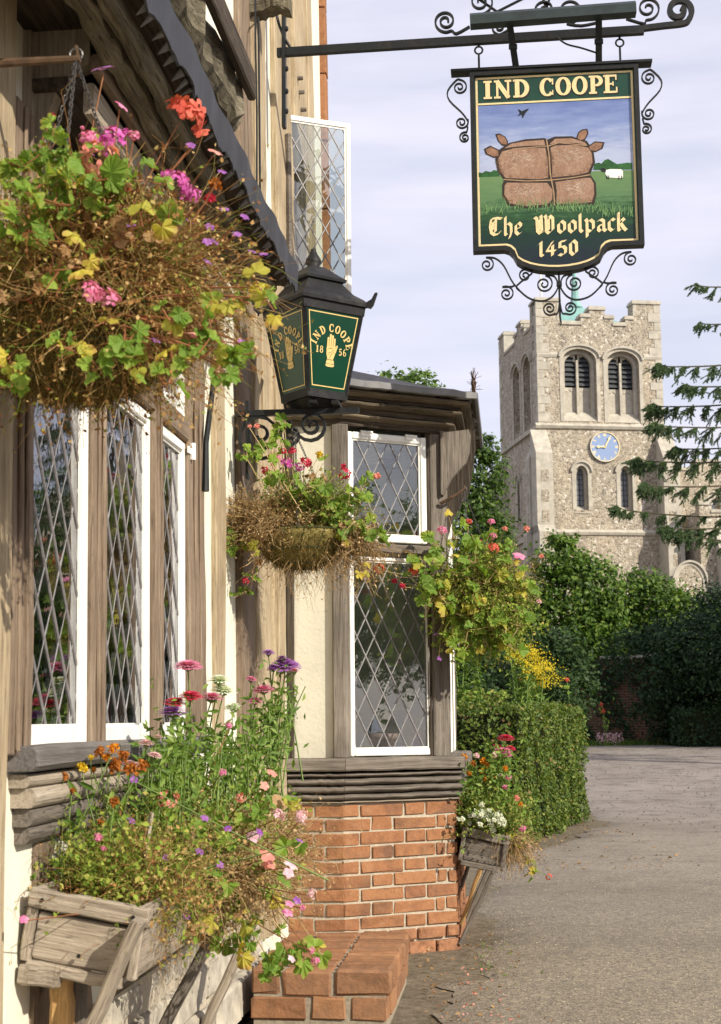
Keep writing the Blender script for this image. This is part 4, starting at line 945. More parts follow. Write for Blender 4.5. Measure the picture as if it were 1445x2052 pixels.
# ================================================================== WALL LANTERN
sL = sx(468, 0.0)
PL0 = F(sL, 0, 0)
def lp(px, py): return on_plane(px, py, PL0, U)          # point in the vertical plane of the bracket
axis = lp(629, 700); cxL, cyL = axis.x, axis.y
zl = lambda y: lp(629, y).z
lan = thing('wall_lantern', 'black four-sided pub lantern with green glass panels lettered in gold on its scrolled wall bracket', 'lantern', (cxL, cyL, zl(805)))
TH = R(36.5); ML = Matrix.Translation((cxL, cyL, 0)) @ Matrix.Rotation(TH, 4, 'Z')     # local -y face looks right of the camera
hT, hB = 0.150, 0.099; zE, zG, zBt = zl(622), zl(634), zl(796)
def ring(h, z): return [(-h, -h, z), (h, -h, z), (h, h, z), (-h, h, z)]
def loft(mb, rings, cap=True):
    vs = [p for r in rings for p in r]; k = len(rings)
    fs_ = [(4 * i + j, 4 * i + (j + 1) % 4, 4 * i + 4 + (j + 1) % 4, 4 * i + 4 + j) for i in range(k - 1) for j in range(4)]
    if cap: fs_ += [(3, 2, 1, 0), tuple(4 * k - 4 + j for j in range(4))]
    return mb.add(vs, fs_)
# frame: corner bars, top and bottom rails
mb = MB()
for i in range(4):
    a = ring(hB, zBt)[i]; b = ring(hT, zG)[i]; d = Vector((a[0], a[1], 0)).normalized(); tg = Vector((-d.y, d.x, 0))
    mb.bar([Vector(a) - d * 0.009, Vector(b) - d * 0.009], 0.022, 0.018, tg)
loft(mb, [ring(hT + 0.004, zG - 0.012), ring(hT + 0.008, zE)]); loft(mb, [ring(hB + 0.001, zBt - 0.022), ring(hB + 0.004, zBt + 0.012)])
obj('frame', mb, M['lamp_black'], lan, ML)
# roof: swept lower slope, cornice, cap
zR1, zC0, zC1, zF = zl(572), zl(566), zl(542), zl(540)
mb = MB(); loft(mb, [ring(hT + 0.018, zE), ring(hT + 0.020, zE + 0.014), ring(hT + 0.002, zE + 0.034), ring(hT - 0.028, zE + 0.058), ring(0.092, zR1 - 0.008), ring(0.088, zR1), ring(0.100, zR1 + 0.004), ring(0.102, zC0 + 0.002), ring(0.080, zC0 + 0.020), ring(0.046, zC1), ring(0.034, zF + 0.006)])
obj('roof', mb, M['lamp_black'], lan, ML)
mb = MB().lathe([(0.036, 0), (0.036, 0.006), (0.024, 0.012), (0.035, 0.028), (0.033, 0.042), (0.018, 0.066), (0.012, 0.082), (0.012, 0.088), (0.004, 0.092)], (0, 0, zF), 18)
obj('finial', mb, M['lamp_black'], lan, ML, smooth=True)
for i in (1, 2, 3):    # upturned ears at the eaves corners
    x, y, z = ring(hT + 0.016, zE + 0.004)[i]; d = Vector((x, y, 0)).normalized(); tg = Vector((-d.y, d.x, 0)); b = Vector((x, y, z))
    mb = MB(); prof = [(-0.012, 0.0), (0.010, -0.008), (0.022, 0.006), (0.040, 0.058), (0.030, 0.056), (0.016, 0.030), (-0.008, 0.016)]
    m_ = Matrix((d, Vector((0, 0, 1)), d.cross(Vector((0, 0, 1))))).transposed().to_4x4(); m_.translation = b
    mb.prism(prof, -0.012, 0.012, m_); obj('ear', mb, M['lamp_black'], lan, ML)
# glass panels and lettering
def face(k):
    """panel k: map (x,y,z) with x across, y up the slope, z out of the pane -> ML coordinates"""
    Rk = Matrix.Rotation(k * math.pi / 2, 4, 'Z'); slope = Vector((0, -(hT - hB), zG - zBt)); Ls = slope.length; up = slope / Ls; ex = Vector((1, 0, 0)); out = ex.cross(up)
    return (lambda x, y, z=0.0: Rk @ (Vector((0, -hB, zBt)) + ex * x + up * y + out * z)), Ls
for k in range(4):
    fn, Ls = face(k); hw = lambda y: hB + (hT - hB) * y / Ls
    mb = MB(); vs = [fn(-hw(0) + 0.006, 0.004, -0.006), fn(hw(0) - 0.006, 0.004, -0.006), fn(hw(Ls) - 0.006, Ls - 0.004, -0.006), fn(-hw(Ls) + 0.006, Ls - 0.004, -0.006), fn(-hw(0) + 0.006, 0.004, -0.001), fn(hw(0) - 0.006, 0.004, -0.001), fn(hw(Ls) - 0.006, Ls - 0.004, -0.001), fn(-hw(Ls) + 0.006, Ls - 0.004, -0.001)]
    mb.add(vs, [(3, 2, 1, 0), (4, 5, 6, 7), (0, 1, 5, 4), (1, 2, 6, 5), (2, 3, 7, 6), (3, 0, 4, 7)]); pane = obj('glass_panel', mb, M['green_glass'], lan, ML)
    if k not in (0, 3): continue
    lb = MB(); y0, y1 = 0.026, Ls - 0.024; ins = 0.022; w_ = 0.0045
    q = [(-hw(y0) + ins, y0), (hw(y0) - ins, y0), (hw(y1) - ins, y1), (-hw(y1) + ins, y1)]
    for i in range(4):
        a, b = Vector(q[i]), Vector(q[(i + 1) % 4]); d = (b - a).normalized() * w_ / 2; ribbon(lb, [a - d, b + d], w_, fn, 0.0004 + 0.0002 * i)
    obj('gold_line', lb, M['gold'], pane, ML)
    lb = MB(); c = (0.0, Ls * 0.50)
    arc_text(lb, 'IND', fn, c, 0.078, -80, -22, 0.034, 0.84); obj('lettering', lb, M['gold'], pane, ML); lb = MB(); arc_text(lb, 'COOPE', fn, c, 0.078, -13, 82, 0.034, 0.84); obj('lettering', lb, M['gold'], pane, ML)
    lb = MB(); set_text(lb, '18', fn, -0.076, -0.040, Ls * 0.46, 0.029, 0.2); obj('lettering', lb, M['gold'], pane, ML); lb = MB(); set_text(lb, '56', fn, 0.040, 0.078, Ls * 0.46, 0.029, 0.2)
    obj('lettering', lb, M['gold'], pane, ML)
    hb = MB(); s_ = 0.0041; cx_, cy_ = 0.0, Ls * 0.50
    def hf(x, y, z): return fn(cx_ + x * s_, cy_ + y * s_, z)
    palm = [(-5.6, 2), (-5.2, -4), (-3.6, -9), (3.4, -9), (5.4, -3), (5.6, 3), (5.0, 6), (-5.0, 6)]
    flat(hb, palm, hf, 0.0006)
    for x, w, l in ((-4.2, 2.2, 13.5), (-1.6, 2.4, 17), (1.1, 2.4, 16), (3.7, 2.2, 13)): flat(hb, [(x - w / 2, 5), (x + w / 2, 5), (x + w / 2, l - 1), (x + w / 4, l), (x - w / 4, l), (x - w / 2, l - 1)], hf, 0.0009)
    flat(hb, [(4.2, -4), (6.2, -1), (8.0, 5), (7.4, 6.5), (6.0, 5.4), (4.6, 1)], hf, 0.0011)
    flat(hb, [(-4.4, -9.4), (4.2, -9.4), (5.2, -15.5), (3, -16.6), (-3.4, -16.6), (-5.6, -15.5)], hf, 0.0012)
    obj('hand_emblem', hb, M['gold'], pane, ML)
    lb = MB()
    for pl, wd in (([(-4, 1.5), (0, 2.6), (2, 2.2)], .35), ([(-3, -3), (1, -1), (3.5, 1.5)], .35), ([(-1, -8), (0.5, -4), (3.6, -1)], .35), ([(-4.4, -9.3), (4.2, -9.3)], .5), ([(-5, -13.6), (5, -13.6)], .35), ([(-2.9, 5), (-2.9, 12)], .3), ([(-.25, 5), (-.25, 14)], .3), ([(2.4, 5), (2.4, 12.5)], .3)): ribbon(lb, pl, wd, hf, 0.0016)
    obj('hand_line', lb, M['letter_shadow'], pane, ML)
# base pins, saddle and bracket
mb = MB(); loft(mb, [ring(0.05, zBt - 0.05), ring(hB - 0.01, zBt - 0.024)]); obj('base', mb, M['lamp_black'], lan, ML)
for (x, y) in ((-0.07, -0.07), (0.07, -0.07), (0.07, 0.07), (-0.07, 0.07)):
    mb = MB().lathe([(0.007, -0.05), (0.009, -0.032), (0.012, -0.024), (0.012, -0.014), (0.005, -0.008)], (x, y, zBt - 0.010), 8); obj('knob', mb, M['lamp_black'], lan, ML)
def l2(px, py): q = lp(px, py) - PL0; return Vector((q.dot(N), q.z))
def lw(p, off=0.0): return PL0 + N * p[0] + Vector((0, 0, 1)) * (p[1] - PL0.z) + U * off
def lwz(p, off=0.0): b = PL0 + N * p[0] + U * off; return Vector((b.x, b.y, p[1]))
def plan2(px, py): q = lp(px, py); return Vector(((q - PL0).dot(N), q.z))
zbar = plan2(600, 826)[1]
mb = MB()
mb.bar([lwz((0.0, zbar)), lwz((0.52, zbar))], 0.032, 0.024, (0, 0, 1)); mb.bar([lwz((0.34, zbar + 0.02), -0.12), lwz((0.34, zbar + 0.02), 0.12)], 0.03, 0.012, (0, 0, 1)); mb.bar([lwz((0.43, zbar + 0.02), -0.10), lwz((0.43, zbar + 0.02), 0.10)], 0.03, 0.012, (0, 0, 1))
t0, t1 = plan2(468, 805)[1], plan2(468, 960)[1]
mb.bar([lwz((0.045, t0)), lwz((0.045, t1))], 0.035, 0.012, N)
br = obj('bracket', mb, M['iron'], lan)
def strap(mb, pts2, w=0.026, th=0.012, off=0.0):
    P = [lwz(p, off) for p in pts2]; k = len(P); vs = []
    for i, p in enumerate(P):
        t = (P[min(i + 1, k - 1)] - P[max(i - 1, 0)]).normalized(); nn = t.cross(U).normalized()
        for a, b in ((-1, -1), (1, -1), (1, 1), (-1, 1)): vs.append(p + U * (a * w / 2) + nn * (b * th / 2))
    mb.add(vs, [(i * 4 + j, i * 4 + (j + 1) % 4, (i + 1) * 4 + (j + 1) % 4, (i + 1) * 4 + j) for i in range(k - 1) for j in range(4)] + [(3, 2, 1, 0), tuple((k - 1) * 4 + j for j in range(4))])
c1_, c2_ = plan2(625, 853), plan2(522, 872); k_ = (plan2(725, 853) - plan2(625, 853)).length / 100
mb = MB(); strap(mb, volute(c1_, 33 * k_, R(215), 2.0, True, 4 * k_)); strap(mb, [c1_ + Vector((33 * k_ * math.cos(R(215)), 33 * k_ * math.sin(R(215)))), c1_ + Vector((-50 * k_, -10 * k_)), c1_ + Vector((-58 * k_, 8 * k_))]); obj('scroll', mb, M['iron'], br)
mb = MB(); strap(mb, volute(c2_, 50 * k_, R(-60), 2.3, False, 6 * k_), 0.024); strap(mb, volute(c2_ + Vector((62 * k_, -2 * k_)), 26 * k_, R(90), 1.6, True, 5 * k_), 0.02); obj('scroll', mb, M['iron'], br)

# ================================================================== SIGN BRACKET AND SIGN
sS = sx(531, 0.0, 200); PS0 = F(sS, 0, 0)
def sp(px, py, off=0.0): return on_plane(px, py, PS0 + U * off, U)
def s2(px, py): q = sp(px, py); return Vector(((q - PS0).dot(N), q.z))
def sw(p, off=0.0): b = PS0 + N * p[0] + U * off; return Vector((b.x, b.y, p[1]))
brk = thing('sign_bracket', 'long black wrought iron arm with scrolls and lamp trough reaching out from the upper wall', 'bracket', sw((0.03, s2(531, 100)[1])))
zA = s2(540, 107)[1]; zA2 = s2(1300, 60)[1]
mb = MB(); mb.bar([sw((0.02, zA)), sw((1.0, (zA + zA2) / 2 + 0.002)), sw((s2(1290, 58)[0], zA2))], 0.032, 0.042, (0, 0, 1)); obj('arm', mb, M['iron'], brk)
mb = MB(); mb.bar([sw((0.055, s2(531, -40)[1])), sw((0.055, s2(531, 258)[1]))], 0.045, 0.018, N); 
for y in (60, 140, 185, 225): p = sw((0.064, s2(531, y)[1])); mb.lathe([(0.016, 0), (0.013, 0.01), (0.004, 0.014)], (0, 0, 0), 8); k = len(mb.v); mb.v[k - 24:] = [tuple(p + N * v[2] + U * v[0] + Vector((0, 0, 1)) * v[1]) for v in mb.v[k - 24:]]
obj('wall_plate', mb, M['iron'], brk)
mb = MB(); mb.tube([sw(p) for p in catmull([s2(583, 97), s2(570, 75), s2(558, 45), s2(553, 10), s2(560, -30)])], 0.008, 6); obj('stay', mb, M['iron'], brk)
def sstrap(mb, pts, w=0.026, th=0.011, off=0.0):
    P = [sw(p, off) for p in pts]; k = len(P); vs = []
    for i, p in enumerate(P):
        t = (P[min(i + 1, k - 1)] - P[max(i - 1, 0)]).normalized(); nn = t.cross(U).normalized()
        for a, b in ((-1, -1), (1, -1), (1, 1), (-1, 1)): vs.append(p + U * (a * w / 2) + nn * (b * th / 2))
    mb.add(vs, [(i * 4 + j, i * 4 + (j + 1) % 4, (i + 1) * 4 + (j + 1) % 4, (i + 1) * 4 + j) for i in range(k - 1) for j in range(4)] + [(3, 2, 1, 0), tuple((k - 1) * 4 + j for j in range(4))])
KS = (s2(1100, 300) - s2(1000, 300)).length / 100
def zs(x, y): return s2(840 + x / 2.388, y / 2.388)
KZ = KS / 2.388
# end scroll and the scrolls above the arm
mb = MB(); e = s2(1290, 57); v_ = volute(s2(1360, 22), 29 * KS, R(-70), 1.35, True, 8 * KS); sstrap(mb, catmull([e, s2(1330, 52)] + v_, 4), 0.03, 0.026); obj('scroll', mb, M['iron'], brk)
mb = MB(); v_ = volute(s2(893, 43), 25 * KS, R(-60), 1.9, False, 5 * KS); sstrap(mb, catmull([s2(941, 54), s2(915, 68)] + v_, 3), 0.024, 0.009); obj('scroll', mb, M['iron'], brk)
for c, r_, a, tn, cw, link in (((1298, 17), 26, 100, 1.7, True, [(1255, 38), (1290, 48)]), ((963, 4), 28, 190, 1.8, True, [(1010, 40), (960, 30)]), ((1092, 20), 24, 0, 1.6, False, [(1100, 45)]), ((1140, 22), 28, 180, 1.6, True, [(1200, 45), (1165, 52)]), ((1000, 55), 16, 0, 1.2, False, [(1020, 60)])):
    mb = MB(); v_ = volute(s2(*c), r_ * KS, R(-100 if cw else -80), tn, cw, 5 * KS); sstrap(mb, catmull([s2(*q) for q in link] + v_, 3), 0.022, 0.008); obj('scroll', mb, M['iron'], brk)
mb = MB()
for x0, y0, x1, y1 in ((950, -10, 1030, 45), (1055, -8, 980, 30), (1080, -30, 1095, 15), (1110, -30, 1095, 15)): mb.tube([sw(s2(x0, y0), 0.01), sw(s2(x1, y1), 0.01)], 0.007, 6)
obj('cross_brace', mb, M['iron'], brk)
# lamp trough in front of the arm with its two hanging straps
mb = MB(); a, b = sp(942, 42, -0.16), sp(1274, 17, -0.16); d = (b - a).normalized()
m_ = frame(a, d); L = (b - a).length
mb.prism([(-0.035, -0.032), (0.035, -0.032), (0.035, 0.012), (0.012, 0.034), (-0.012, 0.034), (-0.035, 0.012)], 0, L, m_ @ Matrix(((0, 0, 1, 0), (1, 0, 0, 0), (0, 1, 0, 0), (0, 0, 0, 1))))
M['trough'] = mat_plain('dark green painted trough', (0.016, 0.026, 0.027), 0.5, 0.4, 0.4, 10, 0, dirt=(0.05, 0.07, 0.07)); obj('lamp_trough', mb, M['trough'], brk)
for px0, px1, y0, y1 in ((1022, 1034, 52, 135), (1200, 1200, 40, 126)):
    p0, p1 = sp(px0, y0, -0.13), sp(px1, y1, -0.02); mb = MB(); mb.bar([p0, p0.lerp(p1, 0.5), p1], 0.032, 0.008, U); bt = p0.lerp(p1, 0.5); mb.bar([bt - Vector((0, 0, 0.012)), bt + Vector((0, 0, 0.012))], 0.042, 0.012, U); obj('trough_strap', mb, M['iron'], brk)
mb = MB(); mb.tube([sw(p, -0.02) for p in catmull([s2(1115, 78), s2(1135, 92), s2(1165, 100), s2(1196, 110)])], 0.005, 5); obj('cable', mb, M['iron'], brk)

sign = thing('pub_sign', 'painted pub sign with a brown wool bale picture hanging from the iron arm', 'pub sign', sw(zs(642, 330)))
# local sign coordinates from the zoomed picture: x across, y down from the top edge, de-tilted
CS = zs(642, 330)
def sl(x, y): return ((x - 642) * KZ, -(y + 0.062 * (x - 642) - 330) * KZ)
TILT = -0.006
MS = Matrix((N, Vector((0, 0, 1)), -U)).transposed().to_4x4(); MS.translation = sw(CS)
def sg(x, y, z=0.0): return Vector((x, y, z))
hwS = 404 * KZ; yB = -(1232 - 330) * KZ; yLow = -(1347 - 330) * KZ
def outline(ins, top=0.0):
    """board outline with the dropped lobe at the foot"""
    w = hwS - ins; P = [(-w, top - ins), (-w, yB + ins)]
    xs_ = 255 * KZ - ins * 0.35
    P += [(-xs_, yB + ins)]
    P += [(-xs_ + 22 * KZ, yB + ins - 8 * KZ), (-xs_ + 40 * KZ, yB + ins - 26 * KZ)]
    for i in range(1, 12):
        a = math.pi * (0.06 + 0.88 * i / 12); x = -math.cos(a) * (215 * KZ - ins * 0.2); P.append((x, yB - 22 * KZ + ins - (115 * KZ - 22 * KZ) * math.sin(a) ** 0.9))
    P += [(xs_ - 40 * KZ, yB + ins - 26 * KZ), (xs_ - 22 * KZ, yB + ins - 8 * KZ), (xs_, yB + ins), (w, yB + ins), (w, top - ins)]
    return P
OUT0, OUT1, OUT2, OUT3 = outline(0), outline(22 * KZ), outline(27 * KZ), outline(37 * KZ)
mb = MB(); mb.prism(OUT1, -0.03, 0.0); obj('board', mb, M['green_sign'], sign, MS)
mb = MB(); n = len(OUT0); vs = [sg(x, y, z) for z in (-0.045, 0.022) for x, y in OUT0] + [sg(x, y, z) for z in (-0.045, 0.022) for x, y in OUT1]
fs_ = []
for i in range(n):
    j = (i + 1) % n; fs_ += [(i, j, n + j, n + i), (2 * n + j, 2 * n + i, 3 * n + i, 3 * n + j), (n + i, n + j, 3 * n + j, 3 * n + i), (j, i, 2 * n + i, 2 * n + j)]
mb.add(vs, fs_); obj('frame', mb, M['iron'], sign, MS)
# gold line round the edge and under the heading
mb = MB(); n = len(OUT2); vs = [sg(x, y, 0.0012) for x, y in OUT2] + [sg(x, y, 0.0012) for x, y in OUT3]
mb.add(vs, [(i, (i + 1) % n, n + (i + 1) % n, n + i) for i in range(n)]); yh = -(492 - 330) * KZ
ribbon(mb, [(-hwS + 36 * KZ, yh), (hwS - 36 * KZ, yh)], 9 * KZ, sg, 0.0022); obj('gold_line', mb, M['gold_pale'], sign, MS)
# painted picture
def paintmat(name, fn_):
    t = NT(name, 0.38, 0.35); fn_(t); return t.m
def _sky(t):
    v = t.coord('Object', jitter=False); sep = t.n.new('ShaderNodeSeparateXYZ'); t.lk(v, sep.inputs[0]); n = t.noise(t.coord('Object', (2.0, 9, 1), False), 3.0, 6, 0.6)
    g = t.ramp(t.math('ADD', t.math('MULTIPLY', sep.outputs['Y'], -1 / (620 * KZ)), t.math('MULTIPLY', t.math('SUBTRACT', n, 0.5), 0.6)), [(0.2, (0.105, 0.15, 0.36)), (0.50, (0.20, 0.26, 0.47)), (0.72, (0.37, 0.42, 0.58)), (0.92, (0.32, 0.36, 0.53))]); t.base(g)
def _field(t):
    v = t.coord('Object', jitter=False); sep = t.n.new('ShaderNodeSeparateXYZ'); t.lk(v, sep.inputs[0]); n = t.noise(t.coord('Object', (3, 12, 1), False), 4.0, 7, 0.65)
    g = t.ramp(t.math('ADD', t.math('MULTIPLY', t.math('ADD', sep.outputs['Y'], 520 * KZ), -1 / (480 * KZ)), t.math('MULTIPLY', t.math('SUBTRACT', n, 0.5), 0.65)), [(0.02, (0.12, 0.21, 0.085)), (0.28, (0.085, 0.17, 0.075)), (0.42, (0.02, 0.07, 0.024)), (0.62, (0.006, 0.028, 0.018)), (0.9, (0.008, 0.016, 0.026))]); t.base(g)
def _pack(t):
    v = t.coord('Object', jitter=False); n = t.noise(v, 14, 7, 0.7); m = t.noise(t.coord('Object', (40, 8, 1), False, (0, 0, 0.8)), 3, 6, 0.7)
    c = t.mix(0.45, t.ramp(n, [(0.3, (0.20, 0.105, 0.062)), (0.55, (0.34, 0.21, 0.14)), (0.8, (0.46, 0.34, 0.26))]), t.ramp(m, [(0.35, (0.16, 0.08, 0.045)), (0.7, (0.38, 0.26, 0.19))])); t.base(c)
M['p_sky'] = paintmat('painted sky', _sky); M['p_field'] = paintmat('painted field', _field); M['p_pack'] = paintmat('painted sacking', _pack)
M['p_dark'] = mat_plain('dark brown outline paint', (0.03, 0.018, 0.012), 0.4, 0.35); M['p_tree'] = mat_plain('painted hedge', (0.02, 0.085, 0.02), 0.4, 0.35, 0.5, 30)
M['p_cord'] = mat_plain('painted cord', (0.36, 0.24, 0.14), 0.4, 0.35, 0.3, 40); M['p_ear'] = mat_plain('painted ear', (0.24, 0.13, 0.08), 0.4, 0.35, 0.4, 40)
M['p_white'] = mat_plain('painted fleece', (0.75, 0.73, 0.70), 0.4, 0.35, 0.1); M['p_black'] = mat_plain('painted black', (0.012, 0.012, 0.015), 0.4, 0.35); M['p_grass'] = mat_plain('painted grass blades', (0.16, 0.30, 0.11), 0.4, 0.35, 0.4, 50)
wi = hwS - 38 * KZ; ysk = -(500 - 330) * KZ; yhz = -(880 - 330) * KZ
mb = MB(); flat(mb, [(-wi, ysk), (-wi, yhz - 0.05), (wi, yhz - 0.05), (wi, ysk)], sg, 0.0006); pic = obj('painted_sky', mb, M['p_sky'], sign, MS)
low = [p for p in outline(38 * KZ) if p[1] < yB + 60 * KZ]
fl = [(-wi, sl(270, 868)[1])] + low[0:1] + low[1:-1] + low[-1:] + [(wi, sl(1005, 835)[1]), sl(900, 838), sl(830, 842), sl(700, 858), sl(380, 872)]
mb = MB(); flat(mb, fl, sg, 0.0012); obj('painted_field', mb, M['p_field'], sign, MS)
mb = MB(); flat(mb, [sl(272, 882), sl(272, 858), sl(290, 860), sl(305, 850), sl(330, 855), sl(345, 845), sl(372, 850), sl(372, 876)], sg, 0.0018); flat(mb, [sl(818, 838), sl(825, 806), sl(845, 800), sl(858, 806), sl(872, 788), sl(890, 781), sl(912, 795), sl(930, 806), sl(960, 802), sl(980, 798), sl(1003, 800), sl(1003, 832), sl(900, 834)], sg, 0.0018)
obj('painted_hedge', mb, M['p_tree'], sign, MS)
pk = [(353, 790), (375, 740), (420, 708), (500, 688), (590, 681), (605, 688), (640, 673), (720, 670), (792, 693), (822, 740), (828, 800), (803, 860), (828, 900), (830, 960), (817, 1007), (740, 1017), (640, 1022), (500, 1034), (410, 1022), (383, 970), (383, 920), (393, 895), (363, 850)]
cxp, cyp = 595, 860
mb = MB(); flat(mb, [sl(*p) for p in pk], sg, 0.0024)
ears = [[(356, 664), (376, 660), (404, 676), (416, 700), (414, 724), (388, 722), (368, 700)], [(299, 740), (330, 722), (376, 745), (378, 780), (346, 784), (308, 766)], [(740, 684), (752, 650), (768, 636), (796, 631), (801, 656), (784, 688), (758, 700)], [(792, 722), (830, 694), (876, 698), (866, 730), (832, 748), (800, 744)]]
for i, e_ in enumerate(ears): flat(mb, [sl(*p) for p in e_], sg, 0.0021 if i in (0, 1) else 0.0022)
obj('painted_outline', mb, M['p_dark'], sign, MS)
def shrink(P, k, c=None):
    c = c or (sum(p[0] for p in P) / len(P), sum(p[1] for p in P) / len(P)); return [(c[0] + (p[0] - c[0]) * k, c[1] + (p[1] - c[1]) * k) for p in P]
mb = MB()
for L_ in ([(364, 790), (384, 750), (440, 735), (596, 728), (608, 800), (606, 882), (560, 890), (398, 886), (372, 846)], [(616, 728), (640, 716), (740, 712), (800, 726), (816, 756), (818, 800), (795, 852), (740, 866), (620, 880), (622, 800)], [(392, 922), (404, 906), (600, 904), (626, 940), (622, 990), (600, 1012), (500, 1024), (416, 1012), (390, 968)], [(634, 900), (780, 876), (806, 876), (820, 904), (821, 958), (808, 998), (740, 1007), (636, 1010), (640, 940)], [(396, 736), (430, 712), (500, 698), (590, 690), (596, 718), (500, 722), (430, 730)], [(612, 712), (640, 684), (720, 680), (784, 700), (796, 716), (740, 704), (650, 706)]): flat(mb, [sl(*p) for p in shrink(L_, 0.975)], sg, 0.0030)
obj('painted_bale', mb, M['p_pack'], sign, MS)
M['p_pack2'] = mat_plain('pale sacking highlight', (0.52, 0.40, 0.31), 0.4, 0.35, 0.5, 45)
mb = MB()
for px_, py_, rx_, ry_ in ((480, 795, 84, 40), (715, 778, 76, 42), (490, 950, 76, 30), (725, 935, 70, 34)):
    for i in range(85):
        x, y = px_ + random.gauss(0, rx_ * .55), py_ - 8 + random.gauss(0, ry_ * .6); a = random.choice((0.6, -0.7, 0.2)) + random.gauss(0, .25); l = random.uniform(6, 17)
        if abs(x - px_) > rx_ * 1.15 or abs(y - py_) > ry_ * 1.2: continue
        ribbon(mb, [sl(x - l * math.cos(a), y - l * math.sin(a)), sl(x, y - 1.5), sl(x + l * math.cos(a), y + l * math.sin(a))], [0.5 * KZ, 1.7 * KZ, 0.5 * KZ], sg, 0.0034 + 0.00004 * (i % 15))
obj('painted_highlight', mb, M['p_pack2'], sign, MS, kind='stuff')
M['p_pack3'] = mat_plain('umber brush strokes', (0.13, 0.07, 0.04), 0.4, 0.35, 0.4, 45); mb = MB()
for pts_ in ([(372, 846), (398, 880), (480, 886), (560, 884), (600, 872)], [(624, 872), (700, 866), (770, 852), (808, 815)], [(392, 985), (420, 1008), (500, 1018), (600, 1008)], [(638, 1004), (740, 1002), (808, 990)], [(366, 800), (372, 830), (384, 862)], [(604, 760), (603, 820), (602, 868)], [(622, 760), (622, 820)]):
    P = catmull([sl(*p) for p in pts_], 12)
    for i in range(34):
        q = random.choice(P); a = random.gauss(0.4, 0.8); l = random.uniform(5, 14) * KZ; q = (q[0] + random.gauss(0, 5) * KZ, q[1] + abs(random.gauss(0, 9)) * KZ); ribbon(mb, [(q[0] - l * math.cos(a), q[1] - l * math.sin(a)), q, (q[0] + l * math.cos(a), q[1] + l * math.sin(a) + 0.0004)], [0.4 * KZ, 1.8 * KZ, 0.4 * KZ], sg, 0.0033 + 0.000004 * (i % 15))
obj('painted_shading', mb, M['p_pack3'], sign, MS, kind='stuff')
for i, e_ in enumerate(ears): mb = MB(); flat(mb, [sl(*p) for p in shrink(e_, 0.76)], sg, 0.0030); obj('painted_ear', mb, M['p_ear'], sign, MS)
mb = MB(); ribbon(mb, [sl(*p) for p in ((600, 688), (610, 760), (614, 860), (628, 950), (630, 1018))], 5 * KZ, sg, 0.0036); ribbon(mb, [sl(*p) for p in ((390, 892), (500, 898), (612, 892), (720, 878), (802, 862))], 5 * KZ, sg, 0.0038); ribbon(mb, [sl(*p) for p in ((384, 762), (440, 738), (600, 722))], 4 * KZ, sg, 0.0039); ribbon(mb, [sl(*p) for p in ((605, 722), (660, 704), (790, 716))], 4 * KZ, sg, 0.0039); obj('painted_cord', mb, M['p_cord'], sign, MS)
mb = MB(); flat(mb, [sl(*p) for p in ((874, 838), (900, 832), (950, 832), (958, 842), (957, 872), (946, 876), (888, 874), (876, 862))], sg, 0.0030); obj('painted_sheep', mb, M['p_white'], sign, MS)
mb = MB(); flat(mb, [sl(*p) for p in ((851, 832), (862, 826), (878, 832), (878, 846), (862, 846))], sg, 0.0034)
for x in (882, 890, 938, 950): ribbon(mb, [sl(x, 864), sl(x, 882)], 4 * KZ, sg, 0.0034)
flat(mb, [sl(*p) for p in ((464, 571), (477, 557), (468, 535), (486, 547), (502, 539), (521, 532), (513, 545), (503, 556), (489, 583), (486, 563))], sg, 0.0030); obj('painted_bird', mb, M['p_black'], sign, MS)
mb = MB()
for i in range(150):
    x = random.uniform(290, 1000); inb = 400 < x < 825; y = random.uniform(1010, 1040) if inb else random.uniform(1030, 1060); h_ = random.uniform(14, 42); p = sl(x, y + 12); q = sl(x + random.gauss(0, 12), y - h_); ribbon(mb, [p, ((p[0] + q[0]) / 2 + 0.002, (p[1] + q[1]) / 2), q], [2.4 * KZ, 1.8 * KZ, 0.6 * KZ], sg, 0.0040 + 0.00005 * (i % 12))
obj('painted_grass', mb, M['p_grass'], sign, MS)
# lettering with dark drop edge
for dz, off, mt, nm in ((0.0006, 7, 'letter_shadow', 'letter_shadow'), (0.0028, 0, 'gold_pale', 'lettering')):
    for wd_, xa_, xb_ in (('IND', -342, -122), ('COOPE', -68, 306)):
        mb = MB(); y = -(473 + off - 330) * KZ + 0.006; set_text(mb, wd_, lambda a, b, z: sg(a + off * KZ, b, z), xa_ * KZ, xb_ * KZ, y, 92 * KZ, 0.06, 0.62, dz); obj(nm, mb, M[mt], sign, MS)
mb = MB(); black_text(mb, 'The', sg, -330 * KZ, -166 * KZ, -(1153 - 330) * KZ, 88 * KZ, 0.05, 0.5, 0.0032); obj('lettering', mb, M['gold_pale'], sign, MS)
mb = MB(); black_text(mb, 'Woolpack', sg, -112 * KZ, 326 * KZ, -(1153 - 330) * KZ, 88 * KZ, 0.05, 0.5, 0.0032); obj('lettering', mb, M['gold_pale'], sign, MS)
mb = MB(); black_text(mb, '1450', sg, -98 * KZ, 96 * KZ, -(1264 - 330) * KZ, 84 * KZ, 0.04, 0.4, 0.0032); obj('lettering', mb, M['gold_pale'], sign, MS)
